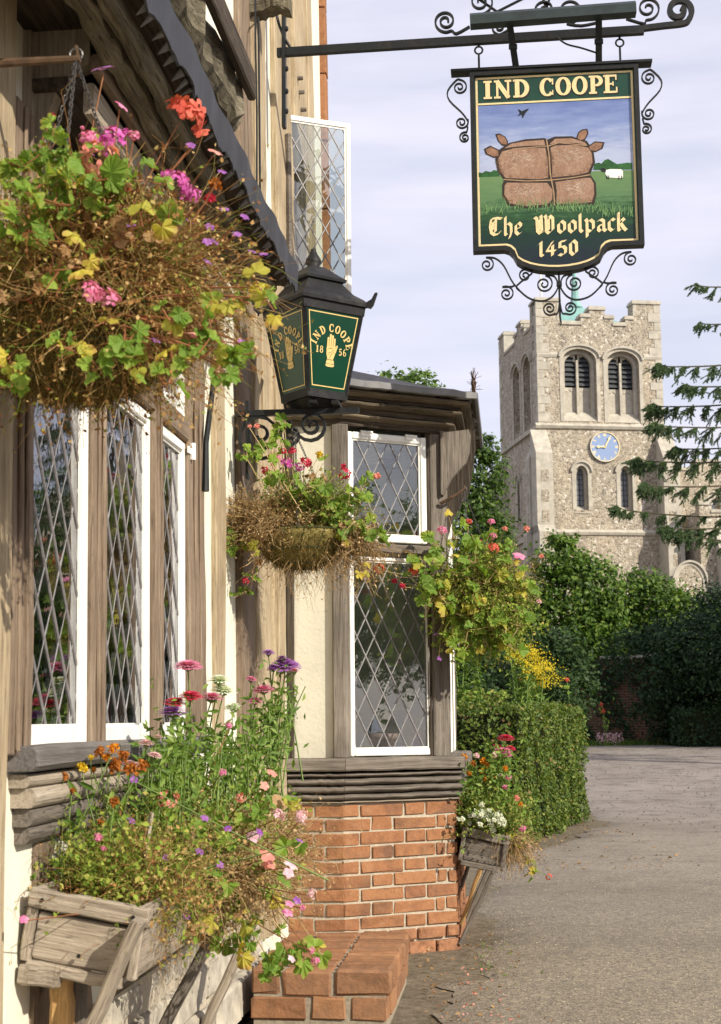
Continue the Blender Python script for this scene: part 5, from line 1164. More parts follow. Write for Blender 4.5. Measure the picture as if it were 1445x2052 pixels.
# cornice bar on top, hanging eyes, side and foot scrolls
mb = MB(); mb.box((-495 * KZ, 0.002, -0.05), (470 * KZ, 14 * KZ, 0.03)); obj('top_bar', mb, M['iron'], sign, MS)
def eye(x):
    mb = MB(); yb = 14 * KZ; c = (x, 108 * KZ * 1.0 + 0.012); r_ = 19 * KZ
    mb.tube([Vector((x, yb, -0.01)), Vector((x, c[1] - r_, -0.01))], 0.0055, 6); mb.tube([Vector((c[0] + r_ * math.cos(a * 0.5236), c[1] + r_ * math.sin(a * 0.5236), -0.01)) for a in range(13)], 0.005, 6)
    mb.lathe([(0.012, yb), (0.012, yb + 0.01), (0.006, yb + 0.016)], (0, 0, 0), 8); k = len(mb.v) - 24; mb.v[k:] = [(x + a, c_, -0.01 + b) for a, b, c_ in mb.v[k:]]
    mb.tube([Vector((x, c[1] + r_ - 0.004, -0.01)), Vector((x, c[1] + r_ + 0.03, -0.01))], 0.006, 6); obj('hanging_eye', mb, M['iron'], sign, MS)
eye(-358 * KZ); eye(322 * KZ)
def lstrap(mb, pts, w=0.016, th=0.0065, z=-0.012):
    P = [Vector((p[0], p[1], z)) for p in pts]; k = len(P); vs = []; zz = Vector((0, 0, 1))
    for i, p in enumerate(P):
        t = (P[min(i + 1, k - 1)] - P[max(i - 1, 0)]); t = t.normalized() if t.length > 1e-9 else Vector((1, 0, 0)); nn = t.cross(zz).normalized()
        for a, b in ((-1, -1), (1, -1), (1, 1), (-1, 1)): vs.append(p + zz * (a * w / 2) + nn * (b * th / 2))
    mb.add(vs, [(i * 4 + j, i * 4 + (j + 1) % 4, (i + 1) * 4 + (j + 1) % 4, (i + 1) * 4 + j) for i in range(k - 1) for j in range(4)] + [(3, 2, 1, 0), tuple((k - 1) * 4 + j for j in range(4))])
def L(x, y): return Vector(((x) * KZ, -(y - 330) * KZ))      # x from the centre line, y in picture units, de-tilted
for sgn in (-1, 1):
    mir = lambda P: [Vector((sgn * p[0], p[1])) for p in P]
    # side ornament
    a_ = volute(L(455, 395), 40 * KZ, R(70), 1.8, True, 6 * KZ); b_ = volute(L(448, 575), 34 * KZ, R(150), 1.7, True, 6 * KZ); c_ = volute(L(434, 652), 28 * KZ, R(100), 1.7, False, 5 * KZ)
    mb = MB(); lstrap(mb, mir(catmull(list(reversed(a_)) + [L(512, 410), L(505, 460), L(450, 520), L(425, 555), L(416, 575)], 3))); lstrap(mb, mir(catmull([L(416, 560)] + list(b_)[1:], 3))); lstrap(mb, mir(catmull([L(418, 598), L(424, 624)] + c_, 3))); obj('side_scroll', mb, M['iron'], sign, MS)
    # foot ornament
    c1 = volute(L(340, 1292), 36 * KZ, R(85), 1.7, True, 6 * KZ)
    main = [L(300, 1262), L(260, 1300), L(215, 1390), L(150, 1460), L(85, 1480), L(40, 1465), L(12, 1430), L(4, 1400)]
    mb = MB(); lstrap(mb, mir(catmull(list(reversed(c1)) + main, 4)))
    c2 = volute(L(250, 1438), 38 * KZ, R(60), 1.8, True, 6 * KZ); lstrap(mb, mir(catmull([L(208, 1395), L(222, 1404)] + c2, 3)))
    c3 = volute(L(160, 1352), 34 * KZ, R(165), 1.7, False, 6 * KZ); lstrap(mb, mir(catmull([L(188, 1425), L(200, 1400)] + c3, 3)))
    c4 = volute(L(72, 1398), 44 * KZ, R(100), 1.9, True, 7 * KZ); lstrap(mb, mir(catmull([L(4, 1400), L(22, 1362)] + c4, 3)))
    c5 = volute(L(48, 1518), 34 * KZ, R(10), 1.7, False, 6 * KZ) ; lstrap(mb, mir(catmull([L(0, 1478), L(10, 1540)] + volute(L(48, 1518), 34 * KZ, R(235), 1.8, True, 6 * KZ), 3)))
    obj('foot_scroll', mb, M['iron'], sign, MS)
mb = MB(); mb.tube([Vector((0, L(0, 1346)[1], -0.012)), Vector((0, L(0, 1560)[1], -0.012)), Vector((0.004, L(0, 1590)[1], -0.012)), Vector((-0.003, L(0, 1612)[1], -0.012))], [0.005, 0.005, 0.004, 0.001], 6); mb.box((-0.013, L(0, 1410)[1], -0.024), (0.013, L(0, 1392)[1], 0.0)); obj('foot_stem', mb, M['iron'], sign, MS)

# ================================================================== small fittings on the wall
mb = MB(); q0 = fs(436, 700, 0.05); q1 = fs(413, 985, 0.05)
rod = obj('iron_rod', MB().tube([F(q0[0], 0.05, q0[1]), F(q1[0], 0.05, q1[1] + 0.18), F(q1[0] - 0.01, 0.05, q1[1])], [0.011, 0.011, 0.014], 8), M['iron'], None); tag(rod, 'slanting black iron rod fixed to the cream wall right of the big window', 'rod')
lampt = thing('floodlight', 'small black floodlight fixed under the jetty beam left of the sign plate', 'floodlight', sp(490, 112, -0.2))
c = sp(489, 107, -0.25)
mb = MB().lathe([(0.006, 0.03), (0.03, 0.026), (0.055, 0.012), (0.058, 0.0), (0.052, 0.0)], (0, 0, 0), 14); Mfl = Matrix.Translation(c) @ Matrix.Rotation(R(-35), 4, 'Y') @ Matrix.Rotation(R(180), 4, 'X'); obj('lamp_head', mb, M['iron'], lampt, Mfl, smooth=True)
mb = MB().lathe([(0.018, 0), (0.02, -0.03), (0.016, -0.045), (0.02, -0.05), (0.012, -0.065)], (0, 0, 0), 10); obj('lamp_holder', mb, M['iron'], lampt, Matrix.Translation(c - Vector((0.01, 0, 0.01))), smooth=True)
mb = MB().tube(catmull([c + Vector((0.0, 0, -0.07)), c + Vector((0.03, 0.05, -0.10)), c + Vector((0.05, 0.2, -0.09)), F(sx(512, 0.07, 120), 0.085, c.z - 0.05), F(sx(512, 0.07, 120), 0.085, c.z - 1.0)]), 0.005, 5); obj('cable', mb, M['iron'], lampt)
mb = MB().tube([c, c + Vector((-0.02, 0.05, 0.06)), F(sx(505, 0.07, 60), 0.06, c.z + 0.1)], 0.008, 6); obj('arm', mb, M['iron'], lampt)
mb = MB().tube([F(sx(508, 0.085, 60), 0.095, 2.9 + i * 0.12 + 0.0) + U * 0.01 * math.sin(i) for i in range(20)], 0.0045, 5); tag(obj('wall_cable', mb, M['iron'], None), 'thin black cable running up the upper wall beside the floodlight', 'cable')
# ================================================================== CHURCH
def flint():
    t = NT('knapped flint', 0.75, 0.35); v = t.coord('Object', jitter=False); w = t.vor(v, 9.5); w2 = t.vor(v, 16.0); d = t.vor(v, 9.5, 'DISTANCE_TO_EDGE', 'Distance'); big = t.noise(v, 0.5, 5, 0.6)
    sepc = t.n.new('ShaderNodeSeparateColor'); t.lk(w, sepc.inputs[0]); s2_ = t.n.new('ShaderNodeSeparateColor'); t.lk(w2, s2_.inputs[0])
    c = t.ramp(sepc.outputs[0], [(0.0, (0.09, 0.082, 0.075)), (0.22, (0.22, 0.195, 0.16)), (0.45, (0.38, 0.335, 0.265)), (0.68, (0.28, 0.245, 0.195)), (0.86, (0.50, 0.45, 0.365)), (0.93, (0.72, 0.69, 0.62)), (1.0, (0.80, 0.77, 0.70))], 'CONSTANT')
    c = t.mix(0.35, c, t.ramp(s2_.outputs[1], [(0.0, (0.12, 0.10, 0.08)), (0.5, (0.36, 0.30, 0.215)), (0.9, (0.62, 0.57, 0.47))]))
    c = t.mix(t.ramp(d, [(0.03, 1.0), (0.10, 0.0)]), c, (0.42, 0.36, 0.265)); c = t.mix(t.math('MULTIPLY', t.ramp(big, [(0.45, 0.0), (0.7, 1.0)]), 0.22), c, (0.38, 0.27, 0.15)); stk = t.noise(t.coord('Object', (1.6, 1.6, 0.14), False), 1.4, 6, 0.7); c = t.mix(t.math('MULTIPLY', t.ramp(stk, [(0.5, 0.0), (0.68, 1.0)]), 0.4), c, (0.16, 0.14, 0.115)); t.base(c)
    t.bump(d, 0.05, 0.9); return t.m
M['flint'] = flint()
M['ashlar'] = mat_plain('pale clunch ashlar', (0.42, 0.39, 0.325), 0.9, 0.1, 0.22, 3, 0.01, dirt=(0.26, 0.23, 0.185), dirt_amt=0.5)
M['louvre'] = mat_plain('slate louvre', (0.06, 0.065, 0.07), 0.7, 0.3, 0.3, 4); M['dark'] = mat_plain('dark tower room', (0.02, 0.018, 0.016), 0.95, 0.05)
M['copper'] = mat_plain('verdigris copper', (0.20, 0.36, 0.33), 0.6, 0.3, 0.2, 1.5, 0, dirt=(0.12, 0.30, 0.28)); M['clock_blue'] = mat_plain('clock face blue', (0.20, 0.28, 0.46), 0.5, 0.4, 0.06)
M['gilt'] = mat_plain('gilded metal', (0.72, 0.60, 0.33), 0.45, 0.5, 0.1); M['church_glass'] = mat_plain('dark leaded church glass', (0.10, 0.11, 0.13), 0.3, 0.6, 0.4, 6)
TZ = 70.0; TA = R(8.2); dT = Vector((math.cos(TA), math.sin(TA), 0)); nT = Vector((math.sin(TA), -math.cos(TA), 0)); T0 = at(1200, 1440, TZ); T0.z = 0
def tq(px, py, o=0.0): q = on_plane(px, py, T0 + nT * o, nT) - T0; return q.dot(dT), q.z
def TM(a=0, z=0, o=0.0): m = Matrix((dT, Vector((0, 0, 1)), nT)).transposed().to_4x4(); m.translation = T0 + dT * a + Vector((0, 0, z)) + nT * o; return m
ch = thing('church', 'flint church with a battlemented square tower, blue clock and aisle half hidden by trees', 'church', T0)
aL, aR = tq(1077, 760)[0], tq(1327, 760)[0]; tw_ = aR - aL
zf = lambda y, px=1200: tq(px, y)[1]
zS2, zS1 = zf(856), zf(1068)                     # string courses
# parapet outline from left turret to right turret (front)
def xz(zx, zy): return tq(940 + zx / 2.861, 560 + zy / 2.861)
cr = [xz(*p) for p in ((520, 125), (520, 255), (640, 258), (640, 214), (690, 214), (690, 172), (776, 172), (776, 222), (826, 222), (826, 264), (896, 264), (896, 228), (940, 228), (940, 138))]
zt_l, zt_r = xz(430, 122)[1], xz(1010, 137)[1]
# straighten: verticals share x, flats share z
def square(P):
    out = [list(P[0])]
    for i in range(1, len(P)):
        p = list(P[i]); q = out[-1]
        if abs(p[0] - q[0]) < abs(p[1] - q[1]): p[0] = q[0]
        else: p[1] = q[1]
        out.append(p)
    return [tuple(p) for p in out]
cr[0] = (cr[0][0], zt_l); cr = square(cr); ztR = cr[-1][1]
top = [(aL, cr[0][1])] + cr + [(aR, cr[-1][1])]
def arch(x0, x1, y0, ys_, ya, n=9):
    xm = (x0 + x1) / 2; L_ = [(x0, y0), (x0, ys_)] + [(x0 + (xm - x0) * (1 - math.cos(math.pi / 2 * i / n)) ** 0.9, ys_ + (ya - ys_) * math.sin(math.pi / 2 * i / n) ** 0.9) for i in range(1, n)] + [(xm, ya)]
    return L_ + [(2 * xm - x, y) for x, y in reversed(L_[:-1])]
def ap(px0, px1, yb, ysp, ya): m = (px0 + px1) / 2; return arch(tq(px0, (yb + ysp) / 2)[0], tq(px1, (yb + ysp) / 2)[0], zf(yb, m), zf(ysp, m), zf(ya, m))
BEL = [ap(1129, 1196, 845, 722, 699), ap(1217, 1282, 848, 728, 704)]
LAN = [ap(1154, 1179, 1022, 952, 933), ap(1243, 1268, 1023, 953, 934)]
front = [(aL, -1)] + [(aL, zS1)] + top + [(aR, -1)]
mb = holed_wall([(aL, -1)] + top + [(aR, -1)], BEL + LAN, TM(), 0.75); obj('tower_wall', mb, M['flint'], ch)
# left side wall with the same window pattern
sideM = Matrix((-nT, Vector((0, 0, 1)), -dT)).transposed().to_4x4(); sideM.translation = T0 + dT * aL
dep = tw_ * 1.22
def sidepoly():
    k = dep / tw_; P = [(0.02, -1), (0.02, cr[1][1])]; zlo = cr[1][1]; st = [(0.18, 0), (0.18, -0.0)]
    base = cr[2][1]; m1 = cr[3][1]; m2 = cr[5][1]; out = [(0.02, -1), (0.02, cr[0][1]), (1.1, cr[0][1]), (1.1, base), (2.2, base), (2.2, m1), (2.8, m1), (2.8, m2), (3.7, m2), (3.7, m1), (4.3, m1), (4.3, base), (dep - 1.1, base), (dep - 1.1, cr[0][1]), (dep, cr[0][1]), (dep, -1)]
    return [(-x, z) for x, z in out][::-1]
Q = Matrix((nT, Vector((0, 0, 1)), -dT)).transposed().to_4x4(); Q.translation = T0 + dT * aL    # x towards the viewer, so depth is -x
def sarch(c, w, zb_, zs_, za_): return arch(-c - w / 2, -c + w / 2, zb_, zs_, za_)
zbel = (BEL[0][0][1], BEL[0][1][1], max(p[1] for p in BEL[0])); zlan = (LAN[0][0][1], LAN[0][1][1], max(p[1] for p in LAN[0]))
SB = [sarch(1.9, 1.35, *zbel), sarch(4.0, 1.35, *zbel)]; SLn = [sarch(1.9, 0.55, *zlan), sarch(4.0, 0.55, *zlan)]
obj('tower_wall', holed_wall(sidepoly(), SB + SLn, Q, 0.7), M['flint'], ch)
# the other two walls, dark room, roof with spirelet
mb = MB(); B = TM(); mb.box((aR - 0.7, -1, -dep), (aR - 0.01, cr[1][1], -0.76), B); mb.box((aL + 0.72, -1, -dep), (aR - 0.72, cr[1][1], -dep + 0.6), B); obj('tower_wall', mb, M['flint'], ch)
mb = MB(); mb.box((aL + 0.75, -1, -dep + 0.7), (aL + 0.8, cr[1][1] - 0.4, -0.9), B) if False else None
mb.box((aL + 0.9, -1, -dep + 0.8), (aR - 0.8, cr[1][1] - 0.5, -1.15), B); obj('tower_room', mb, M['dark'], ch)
ctr = T0 + dT * ((aL + aR) / 2) - nT * (dep / 2); zr0 = cr[1][1] + 0.25; zap = zf(618, 1160) * 1.0
mb = MB(); hr = tw_ / 2 - 0.75; RM = Matrix.Translation(ctr) @ Matrix.Rotation(TA, 4, 'Z'); q_ = [(-hr, -hr), (hr, -hr), (hr, hr), (-hr, hr)]
zq = 1.15 + (zf(618) - 1.15) * 1.055; vs = [(x, y, zr0) for x, y in q_] + [(x * 0.10, y * 0.10, zq) for x, y in q_]
mb.add(vs, [(0, 1, 5, 4), (1, 2, 6, 5), (2, 3, 7, 6), (3, 0, 4, 7), (4, 5, 6, 7), (3, 2, 1, 0)])
sp_ = [(0.42, zq - 0.03), (0.26, zq + 0.25), (0.20, zq + 0.6), (0.16, zq + 1.3), (0.05, zq + 2.0)]
mb.lathe(sp_, (0, 0, 0), 8); obj('spirelet_roof', mb, M['copper'], ch, RM)
mb = MB().tube([T0 + dT * (tq(1098, 600)[0]) - nT * 1.2 + Vector((0, 0, zr0)), T0 + dT * (tq(1098, 600)[0]) - nT * 1.2 + Vector((0, 0, zf(540)))], 0.06, 6); obj('flagpole', mb, M['paint_white'], ch)
# copings on the battlements
def coping(P, Mx, t0=-0.78, t1=0.07, h=0.17):
    for i in range(len(P) - 1):
        (x0, y0), (x1, y1) = P[i], P[i + 1]
        if abs(y1 - y0) < 0.02 and abs(x1 - x0) > 0.1:
            lo, hi = min(x0, x1), max(x0, x1); mb = MB(); mb.box((lo - 0.05, y0 - 0.02, t0), (hi + 0.05, y0 + h * 0.55, t1), Mx); mb.box((lo - 0.02, y0 + h * 0.55, t0 + 0.1), (hi + 0.02, y0 + h, t1 - 0.05), Mx); obj('coping', mb, M['ashlar'], ch)
        elif abs(x1 - x0) < 0.02 and abs(y1 - y0) > 0.2:
            lo, hi = min(y0, y1) + h, max(y0, y1) - 0.03; sd = 0.16
            left_solid = y1 < y0        # going down to the right: stone lies to the left
            mb = MB(); mb.box((x0 - (sd if left_solid else -0.004), lo, -0.76), (x0 + (-0.004 if not left_solid else 0.006) + (sd if not left_solid else 0), hi, 0.012), Mx); obj('merlon_jamb', mb, M['ashlar'], ch)
coping(top, TM())
coping([(p[0], p[1]) for p in sidepoly()[1:-1]], Q, -0.70, 0.06)
# string courses
for z, d_ in ((zS2, 0.16), (zS1, 0.13), (zf(714), 0.06)):
    if z == zf(714): segs_ = [(aL, BEL[0][0][0] - 0.25), (BEL[0][-1][0] + 0.25, BEL[1][0][0] - 0.25), (BEL[1][-1][0] + 0.25, aR)]
    else: segs_ = [(aL - d_, aR + d_)]
    for a, b in segs_:
        mb = MB(); pr = [(0, -0.14), (d_ * 0.6, -0.10), (d_, 0.02), (0, 0.16)]; vs = [TM() @ Vector((x, z + y, o)) for x in (a, b) for o, y in pr]
        mb.add(vs, [(0, 1, 5, 4), (1, 2, 6, 5), (2, 3, 7, 6), (3, 0, 4, 7), (3, 2, 1, 0), (4, 5, 6, 7)]); obj('string_course', mb, M['ashlar'], ch)
for z in (zS2, zS1): mb = MB(); mb.box((-dep, z - 0.12, 0), (-0.0, z + 0.08, 0.13), Q); obj('string_course', mb, M['ashlar'], ch)
# window dressings
def ringpoly(P, g):
    cx = (P[0][0] + P[-1][0]) / 2; cy = P[0][1]; w = abs(P[-1][0] - P[0][0]) / 2; hh = max(p[1] for p in P) - cy
    return [(cx + (p[0] - cx) * (w + g) / w, cy + (p[1] - cy) * (hh + g) / hh) for p in P]
def ring_(mb, P, g0, g1, Mx, z0, z1):
    A, B_ = ringpoly(P, g0), ringpoly(P, g1); n = len(P); vs = [Mx @ Vector((x, y, z)) for z in (z0, z1) for PP_ in (A, B_) for x, y in PP_]
    fs_ = []
    for i in range(n - 1):
        j = i + 1; fs_ += [(2 * n + i, 3 * n + i, 3 * n + j, 2 * n + j), (i, 2 * n + i, 2 * n + j, j), (n + j, 3 * n + j, 3 * n + i, n + i), (i, j, n + j, n + i)]
    fs_ += [(0, n, 3 * n, 2 * n), (n - 1, 3 * n - 1, 4 * n - 1, 2 * n - 1)]; mb.add(vs, fs_)
def bel_window(P, Mx, detail=True):
    mb = MB(); ring_(mb, P, 0.0, 0.17, Mx, -0.05, 0.03); w_ = obj('belfry_window', mb, M['ashlar'], ch)
    mb = MB(); x0, x1 = P[0][0], P[-1][0]; y0 = P[0][1]; ysp, yap = P[1][1], max(p[1] for p in P); k = ringpoly(P, -0.002)
    top_i = max(range(len(P)), key=lambda i: P[i][1]); hood = [p for p in ringpoly(P, 0.18) if p[1] > ysp - 0.2]; 
    for a, b in zip(hood[:-1], hood[1:]): mb.bar([Mx @ Vector((*a, 0.07)), Mx @ Vector((*b, 0.07))], 0.10, 0.12, Mx.to_3x3() @ Vector((0, 0, 1)))
    obj('hood_mould', mb, M['ashlar'], w_)
    mb = MB(); ring_(mb, ringpoly(P, -0.01), -0.16, 0.0, Mx, -0.55, -0.30); xm = (x0 + x1) / 2; ytr = y0 + (yap - y0) * 0.50
    mb.box((xm - 0.055, y0 + 0.15, -0.56), (xm + 0.055, ysp + 0.1, -0.38), Mx); obj('mullion', mb, M['ashlar'], w_)
    mb = MB(); mb.add([Mx @ Vector(p) for p in ((x0, y0 + 0.02, 0.02), (x1, y0 + 0.02, 0.02), (x1, y0 + 0.55, -0.52), (x0, y0 + 0.55, -0.52), (x0, y0 - 0.05, -0.6), (x1, y0 - 0.05, -0.6))], [(0, 1, 2, 3), (0, 4, 5, 1), (1, 5, 2), (0, 3, 4), (3, 2, 5, 4)]); obj('window_sill', mb, M['ashlar'], w_)
    mb = MB(); mb.box((x0, y0 + 0.3, -0.72), (x1, ytr, -0.60), Mx); obj('blank_panel', mb, M['ashlar'], w_)
    for xa, xb in ((x0 + 0.15, xm - 0.055), (xm + 0.055, x1 - 0.15)):
        mb = MB()   # cusped heads of the lights, above and in the blind panels
        for yb, hh, zz_ in ((ysp - 0.02, yap - ysp - 0.04, -0.50), (ytr - 0.42, 0.42, -0.57)):
            c = (xa + xb) / 2; r_ = (xb - xa) / 2; A = [(xa, yb), (xa, yb + hh), (xb, yb + hh), (xb, yb)] ; inner = []
            for i in range(9): a = math.pi * i / 8; q = 0.78 + (0.2 if i % 2 == 0 else -0.04); inner.append((c + r_ * math.cos(a) * q, yb + hh * 0.80 * math.sin(a) * q))
            mb.prism([(xb, yb), (xb, yb + hh), (xa, yb + hh), (xa, yb)] + inner[::-1], zz_ - 0.06, zz_, Mx)
        obj('tracery', mb, M['ashlar'], w_)
        nl = 6
        for i in range(nl):
            ya = ytr + 0.08 + (yap - 0.35 - ytr) * i / nl; mb = MB(); mb.add([Mx @ Vector(p) for p in ((xa, ya, -0.50), (xb, ya, -0.50), (xb, ya + 0.30, -0.78), (xa, ya + 0.30, -0.78), (xa, ya + 0.06, -0.50), (xb, ya + 0.06, -0.50), (xb, ya + 0.36, -0.78), (xa, ya + 0.36, -0.78))], [(0, 1, 5, 4), (4, 5, 6, 7), (3, 2, 1, 0), (2, 3, 7, 6), (0, 4, 7, 3), (1, 2, 6, 5)]); obj('louvre', mb, M['louvre'], w_)
for P in BEL: bel_window(P, TM())
for P in SB: bel_window(P, Q)
def lancet(P, Mx):
    mb = MB(); ring_(mb, P, 0.0, 0.17, Mx, -0.05, 0.03); w_ = obj('lancet_window', mb, M['ashlar'], ch); x0, x1, y0, ysp = P[0][0], P[-1][0], P[0][1], P[1][1]
    mb = MB(); mb.prism(ringpoly(P, -0.10) if x1 - x0 > 0.4 else P, -0.46, -0.42, Mx); g_ = obj('glass', mb, M['church_glass'], w_)
    mb = MB(); ring_(mb, P, -0.10, 0.0, Mx, -0.44, -0.2)
    mb.add([Mx @ Vector(p) for p in ((x0 - 0.1, y0 - 0.16, 0.04), (x1 + 0.1, y0 - 0.16, 0.04), (x1, y0 + 0.22, -0.42), (x0, y0 + 0.22, -0.42))], [(0, 1, 2, 3)]); obj('splay', mb, M['ashlar'], w_)
    hood = [p for p in ringpoly(P, 0.20) if p[1] > ysp - 0.15]; mb = MB()
    for a, b in zip(hood[:-1], hood[1:]): mb.bar([Mx @ Vector((*a, 0.07)), Mx @ Vector((*b, 0.07))], 0.09, 0.10, Mx.to_3x3() @ Vector((0, 0, 1)))
    obj('hood_mould', mb, M['ashlar'], w_)
    mb = MB(); xm = (x0 + x1) / 2; hh = max(p[1] for p in P) - y0
    mb.box((xm - 0.015, y0 + 0.2, -0.43), (xm + 0.015, y0 + hh - 0.15, -0.40), Mx)
    for i in range(1, 8): mb.box((x0 + 0.08, y0 + hh * i / 8.5, -0.425), (x1 - 0.08, y0 + hh * i / 8.5 + 0.025, -0.405), Mx)
    obj('glazing_bar', mb, M['iron'], w_)
for P in LAN: lancet(P, TM())
for P in SLn: lancet(P, Q)
# quoins at the three visible corners
def quoins(Mx, x, sgn, z0, z1, h=0.42):
    z, i = z0, 0
    while z < z1 - 0.2:
        hh = min(random.uniform(0.9, 1.1) * h, z1 - z); w = (0.62, 0.34)[i % 2]; mb = rough_box(w, hh - 0.012, 0.12, 0.006, 0.004)
        obj('quoin_stone', mb, M['ashlar'], ch, Mx @ Matrix.Translation((x + sgn * (w / 2 - 0.015), z + hh / 2, -0.035 + 0.002 * (i % 3)))); z += hh; i += 1
quoins(TM(), aL, 1, zS2 + 0.2, cr[0][1] - 0.05); quoins(TM(), aR, -1, zS2 + 0.2, ztR - 0.05)
quoins(Q, 0, -1, zS2 + 0.2, cr[0][1] - 0.05); quoins(Q, -dep, 1, zS2, cr[0][1] - 0.05)
# buttresses: stepped, with sloped heads and chequered stone
def buttress(Mx, x0, x1, z_hi, proj=(0.95, 1.25), z_mid=None):
    z_mid = z_mid if z_mid else zS1 - 0.1
    for (pz0, pz1, pr, hd) in ((-1, z_mid, proj[1], 0.35), (z_mid - 0.02, z_hi - 1.0, proj[0], 1.25)):
        mb = MB(); prof = [(0, pz0), (pr, pz0), (pr, pz1), (0.02 if hd > 1 else proj[0], pz1 + hd), (0, pz1 + hd)]; vs = [Mx @ Vector((x, z, o)) for x in (x0, x1) for o, z in prof]; n = 5
        mb.add(vs, [(i, (i + 1) % n, n + (i + 1) % n, n + i) for i in range(n)] + [(4, 3, 2, 1, 0), (5, 6, 7, 8, 9)]); b_ = obj('buttress', mb, M['ashlar'], ch)
        z = pz0 + 0.5; 
        while z < pz1 - 0.5:     # flushwork panels of flint between ashlar
            mb = MB(); mb.box((x0 + 0.22, z, pr - 0.02), (x1 - 0.22, z + 0.55, pr + 0.012), Mx); obj('flint_panel', mb, M['flint'], b_); z += 0.95
aBl = tq(1066, 960)[0]
buttress(TM(), aL - 0.42, aL + 0.38, zf(872, 1090)); buttress(TM(), aR - 0.45, aR + 0.35, zf(880, 1330))
buttress(Q, -dep - 0.3, -dep + 0.5, zf(880)) ; buttress(Q, -0.75, -0.02, zf(880), (0.5, 0.7))
# clock
cq = tq(1211, 896); rc = (tq(1241, 896)[0] - tq(1182, 896)[0]) / 2; MC = TM(cq[0], cq[1], 0.0)
mb = MB().prism([(rc * math.cos(6.2832 * i / 40), rc * math.sin(6.2832 * i / 40)) for i in range(40)], 0.0, 0.10); clk = obj('clock', mb, M['clock_blue'], ch, MC)
mb = MB(); n = 48; vs = [(r_ * math.cos(6.2832 * i / n), r_ * math.sin(6.2832 * i / n), z) for r_, z in ((rc, 0.1), (rc, 0.14), (rc * 0.95, 0.14), (rc * 0.95, 0.1)) for i in range(n)]
mb.add(vs, [(k * n + i, k * n + (i + 1) % n, ((k + 1) % 4) * n + (i + 1) % n, ((k + 1) % 4) * n + i) for k in range(4) for i in range(n)]); obj('clock_rim', mb, M['gilt'], clk, MC)
ROM = ['XII', 'I', 'II', 'III', 'IV', 'V', 'VI', 'VII', 'VIII', 'IX', 'X', 'XI']; mb = MB()
for i, s_ in enumerate(ROM):
    a = -i * math.pi / 6; ca, sa = math.cos(a), math.sin(a); w = {'I': 0.055, 'V': 0.10, 'X': 0.10}; tot = sum(w[c] for c in s_); x = -tot / 2
    def nf(p, q, z): p, q = p * rc, (0.70 + 0.20 * q) * rc; return Vector((p * ca - q * sa, p * sa + q * ca, z))
    for c in s_:
        if c == 'I': ribbon(mb, [(x + .027, 0), (x + .027, 1)], .038, nf, 0.102)
        if c == 'V': ribbon(mb, [(x + .02, 1), (x + .05, 0), (x + .08, 1)], .032, nf, 0.103)
        if c == 'X': ribbon(mb, [(x + .01, 1), (x + .09, 0)], .036, nf, 0.103); ribbon(mb, [(x + .09, 1), (x + .01, 0)], .03, nf, 0.105)
        x += w[c]
obj('clock_numeral', mb, M['gilt'], clk, MC, kind='stuff')
def hand(ang, L_, w):
    mb = MB(); a = R(ang); c_, s_ = math.sin(a), math.cos(a); P = [(-w, -0.12 * L_), (w, -0.12 * L_), (w * 0.8, L_ * 0.6), (w * 1.6, L_ * 0.72), (0, L_), (-w * 1.6, L_ * 0.72), (-w * 0.8, L_ * 0.6)]
    mb.prism([(x * s_ + y * c_, -x * c_ + y * s_) for x, y in P], 0.13, 0.16); obj('clock_hand', mb, M['gilt'], clk, MC)
hand(28, rc * 0.85, 0.035); hand(-92, rc * 0.62, 0.045)
# nave, aisle and porch to the right of the tower
def crenel_wall(a0, a1, zb_, zt_, o, th, period, gap, hcr, name, holes=()):
    P = [(a0, zb_), (a0, zt_)]; x = a0; cop = [(a0, zt_)]
    while x < a1 - 0.3:
        m = min(x + period - gap, a1); P += [(m, zt_)]
        if m < a1 - 0.3: e_ = min(m + gap, a1); P += [(m, zt_ - hcr), (e_, zt_ - hcr)] + ([(e_, zt_)] if e_ < a1 - 0.01 else [])
        x += period
    if P[-1][0] < a1 - 0.01: P += [(a1, zt_)]
    P += [(a1, zb_)]; Mx = TM(0, 0, o); w_ = obj(name, holed_wall(P, list(holes), Mx, th), M['flint'], ch); coping(P[1:-1], Mx, -th - 0.03, 0.06, 0.14); return w_
zn = zf(916, 1390); aN0, aN1 = aR + 0.02, aR + 15
NAVE_W = []
xw = tq(1447, 1010, -1.2)[0]
clere = [arch(xw - 0.7 + k * 3.4, xw + 0.7 + k * 3.4, zf(1033, 1440), zf(1008, 1440), zf(988, 1440)) for k in range(4)]
crenel_wall(aN0, aN1, -1, zn, -1.2, 0.6, 1.95, 0.72, 0.42, 'nave_wall', clere)
for P in clere: lancet(P, TM(0, 0, -1.2))
mb = MB(); mb.box((aN0, -1, -9), (aN1, zn - 0.7, -1.85), TM()); obj('nave_block', mb, M['lead_roof'], ch)
za_ = zf(1024, 1390); aA0 = aR + 0.75
xw2 = tq(1384, 1190, 2.2)[0]; xw3 = xw2 + 3.6
aisle_w = [arch(xw2 - 0.62, xw2 + 0.62, zf(1235, 1384), zf(1180, 1384), zf(1143, 1384)), arch(xw3 - 0.62, xw3 + 0.62, zf(1235, 1384), zf(1180, 1384), zf(1143, 1384))]
crenel_wall(aA0, aN1, -1, za_, 2.2, 0.5, 1.05, 0.45, 0.36, 'aisle_wall', aisle_w)
for P in aisle_w: lancet(P, TM(0, 0, 2.2))
mb = MB(); mb.box((aA0, -1, -1.2), (aA0 + 0.45, za_ - 0.3, 1.69), TM()); mb.box((aA0 + 0.46, za_ - 0.9, -1.2), (aN1, za_ - 0.6, 1.69), TM()); obj('aisle_wall', mb, M['flint'], ch)
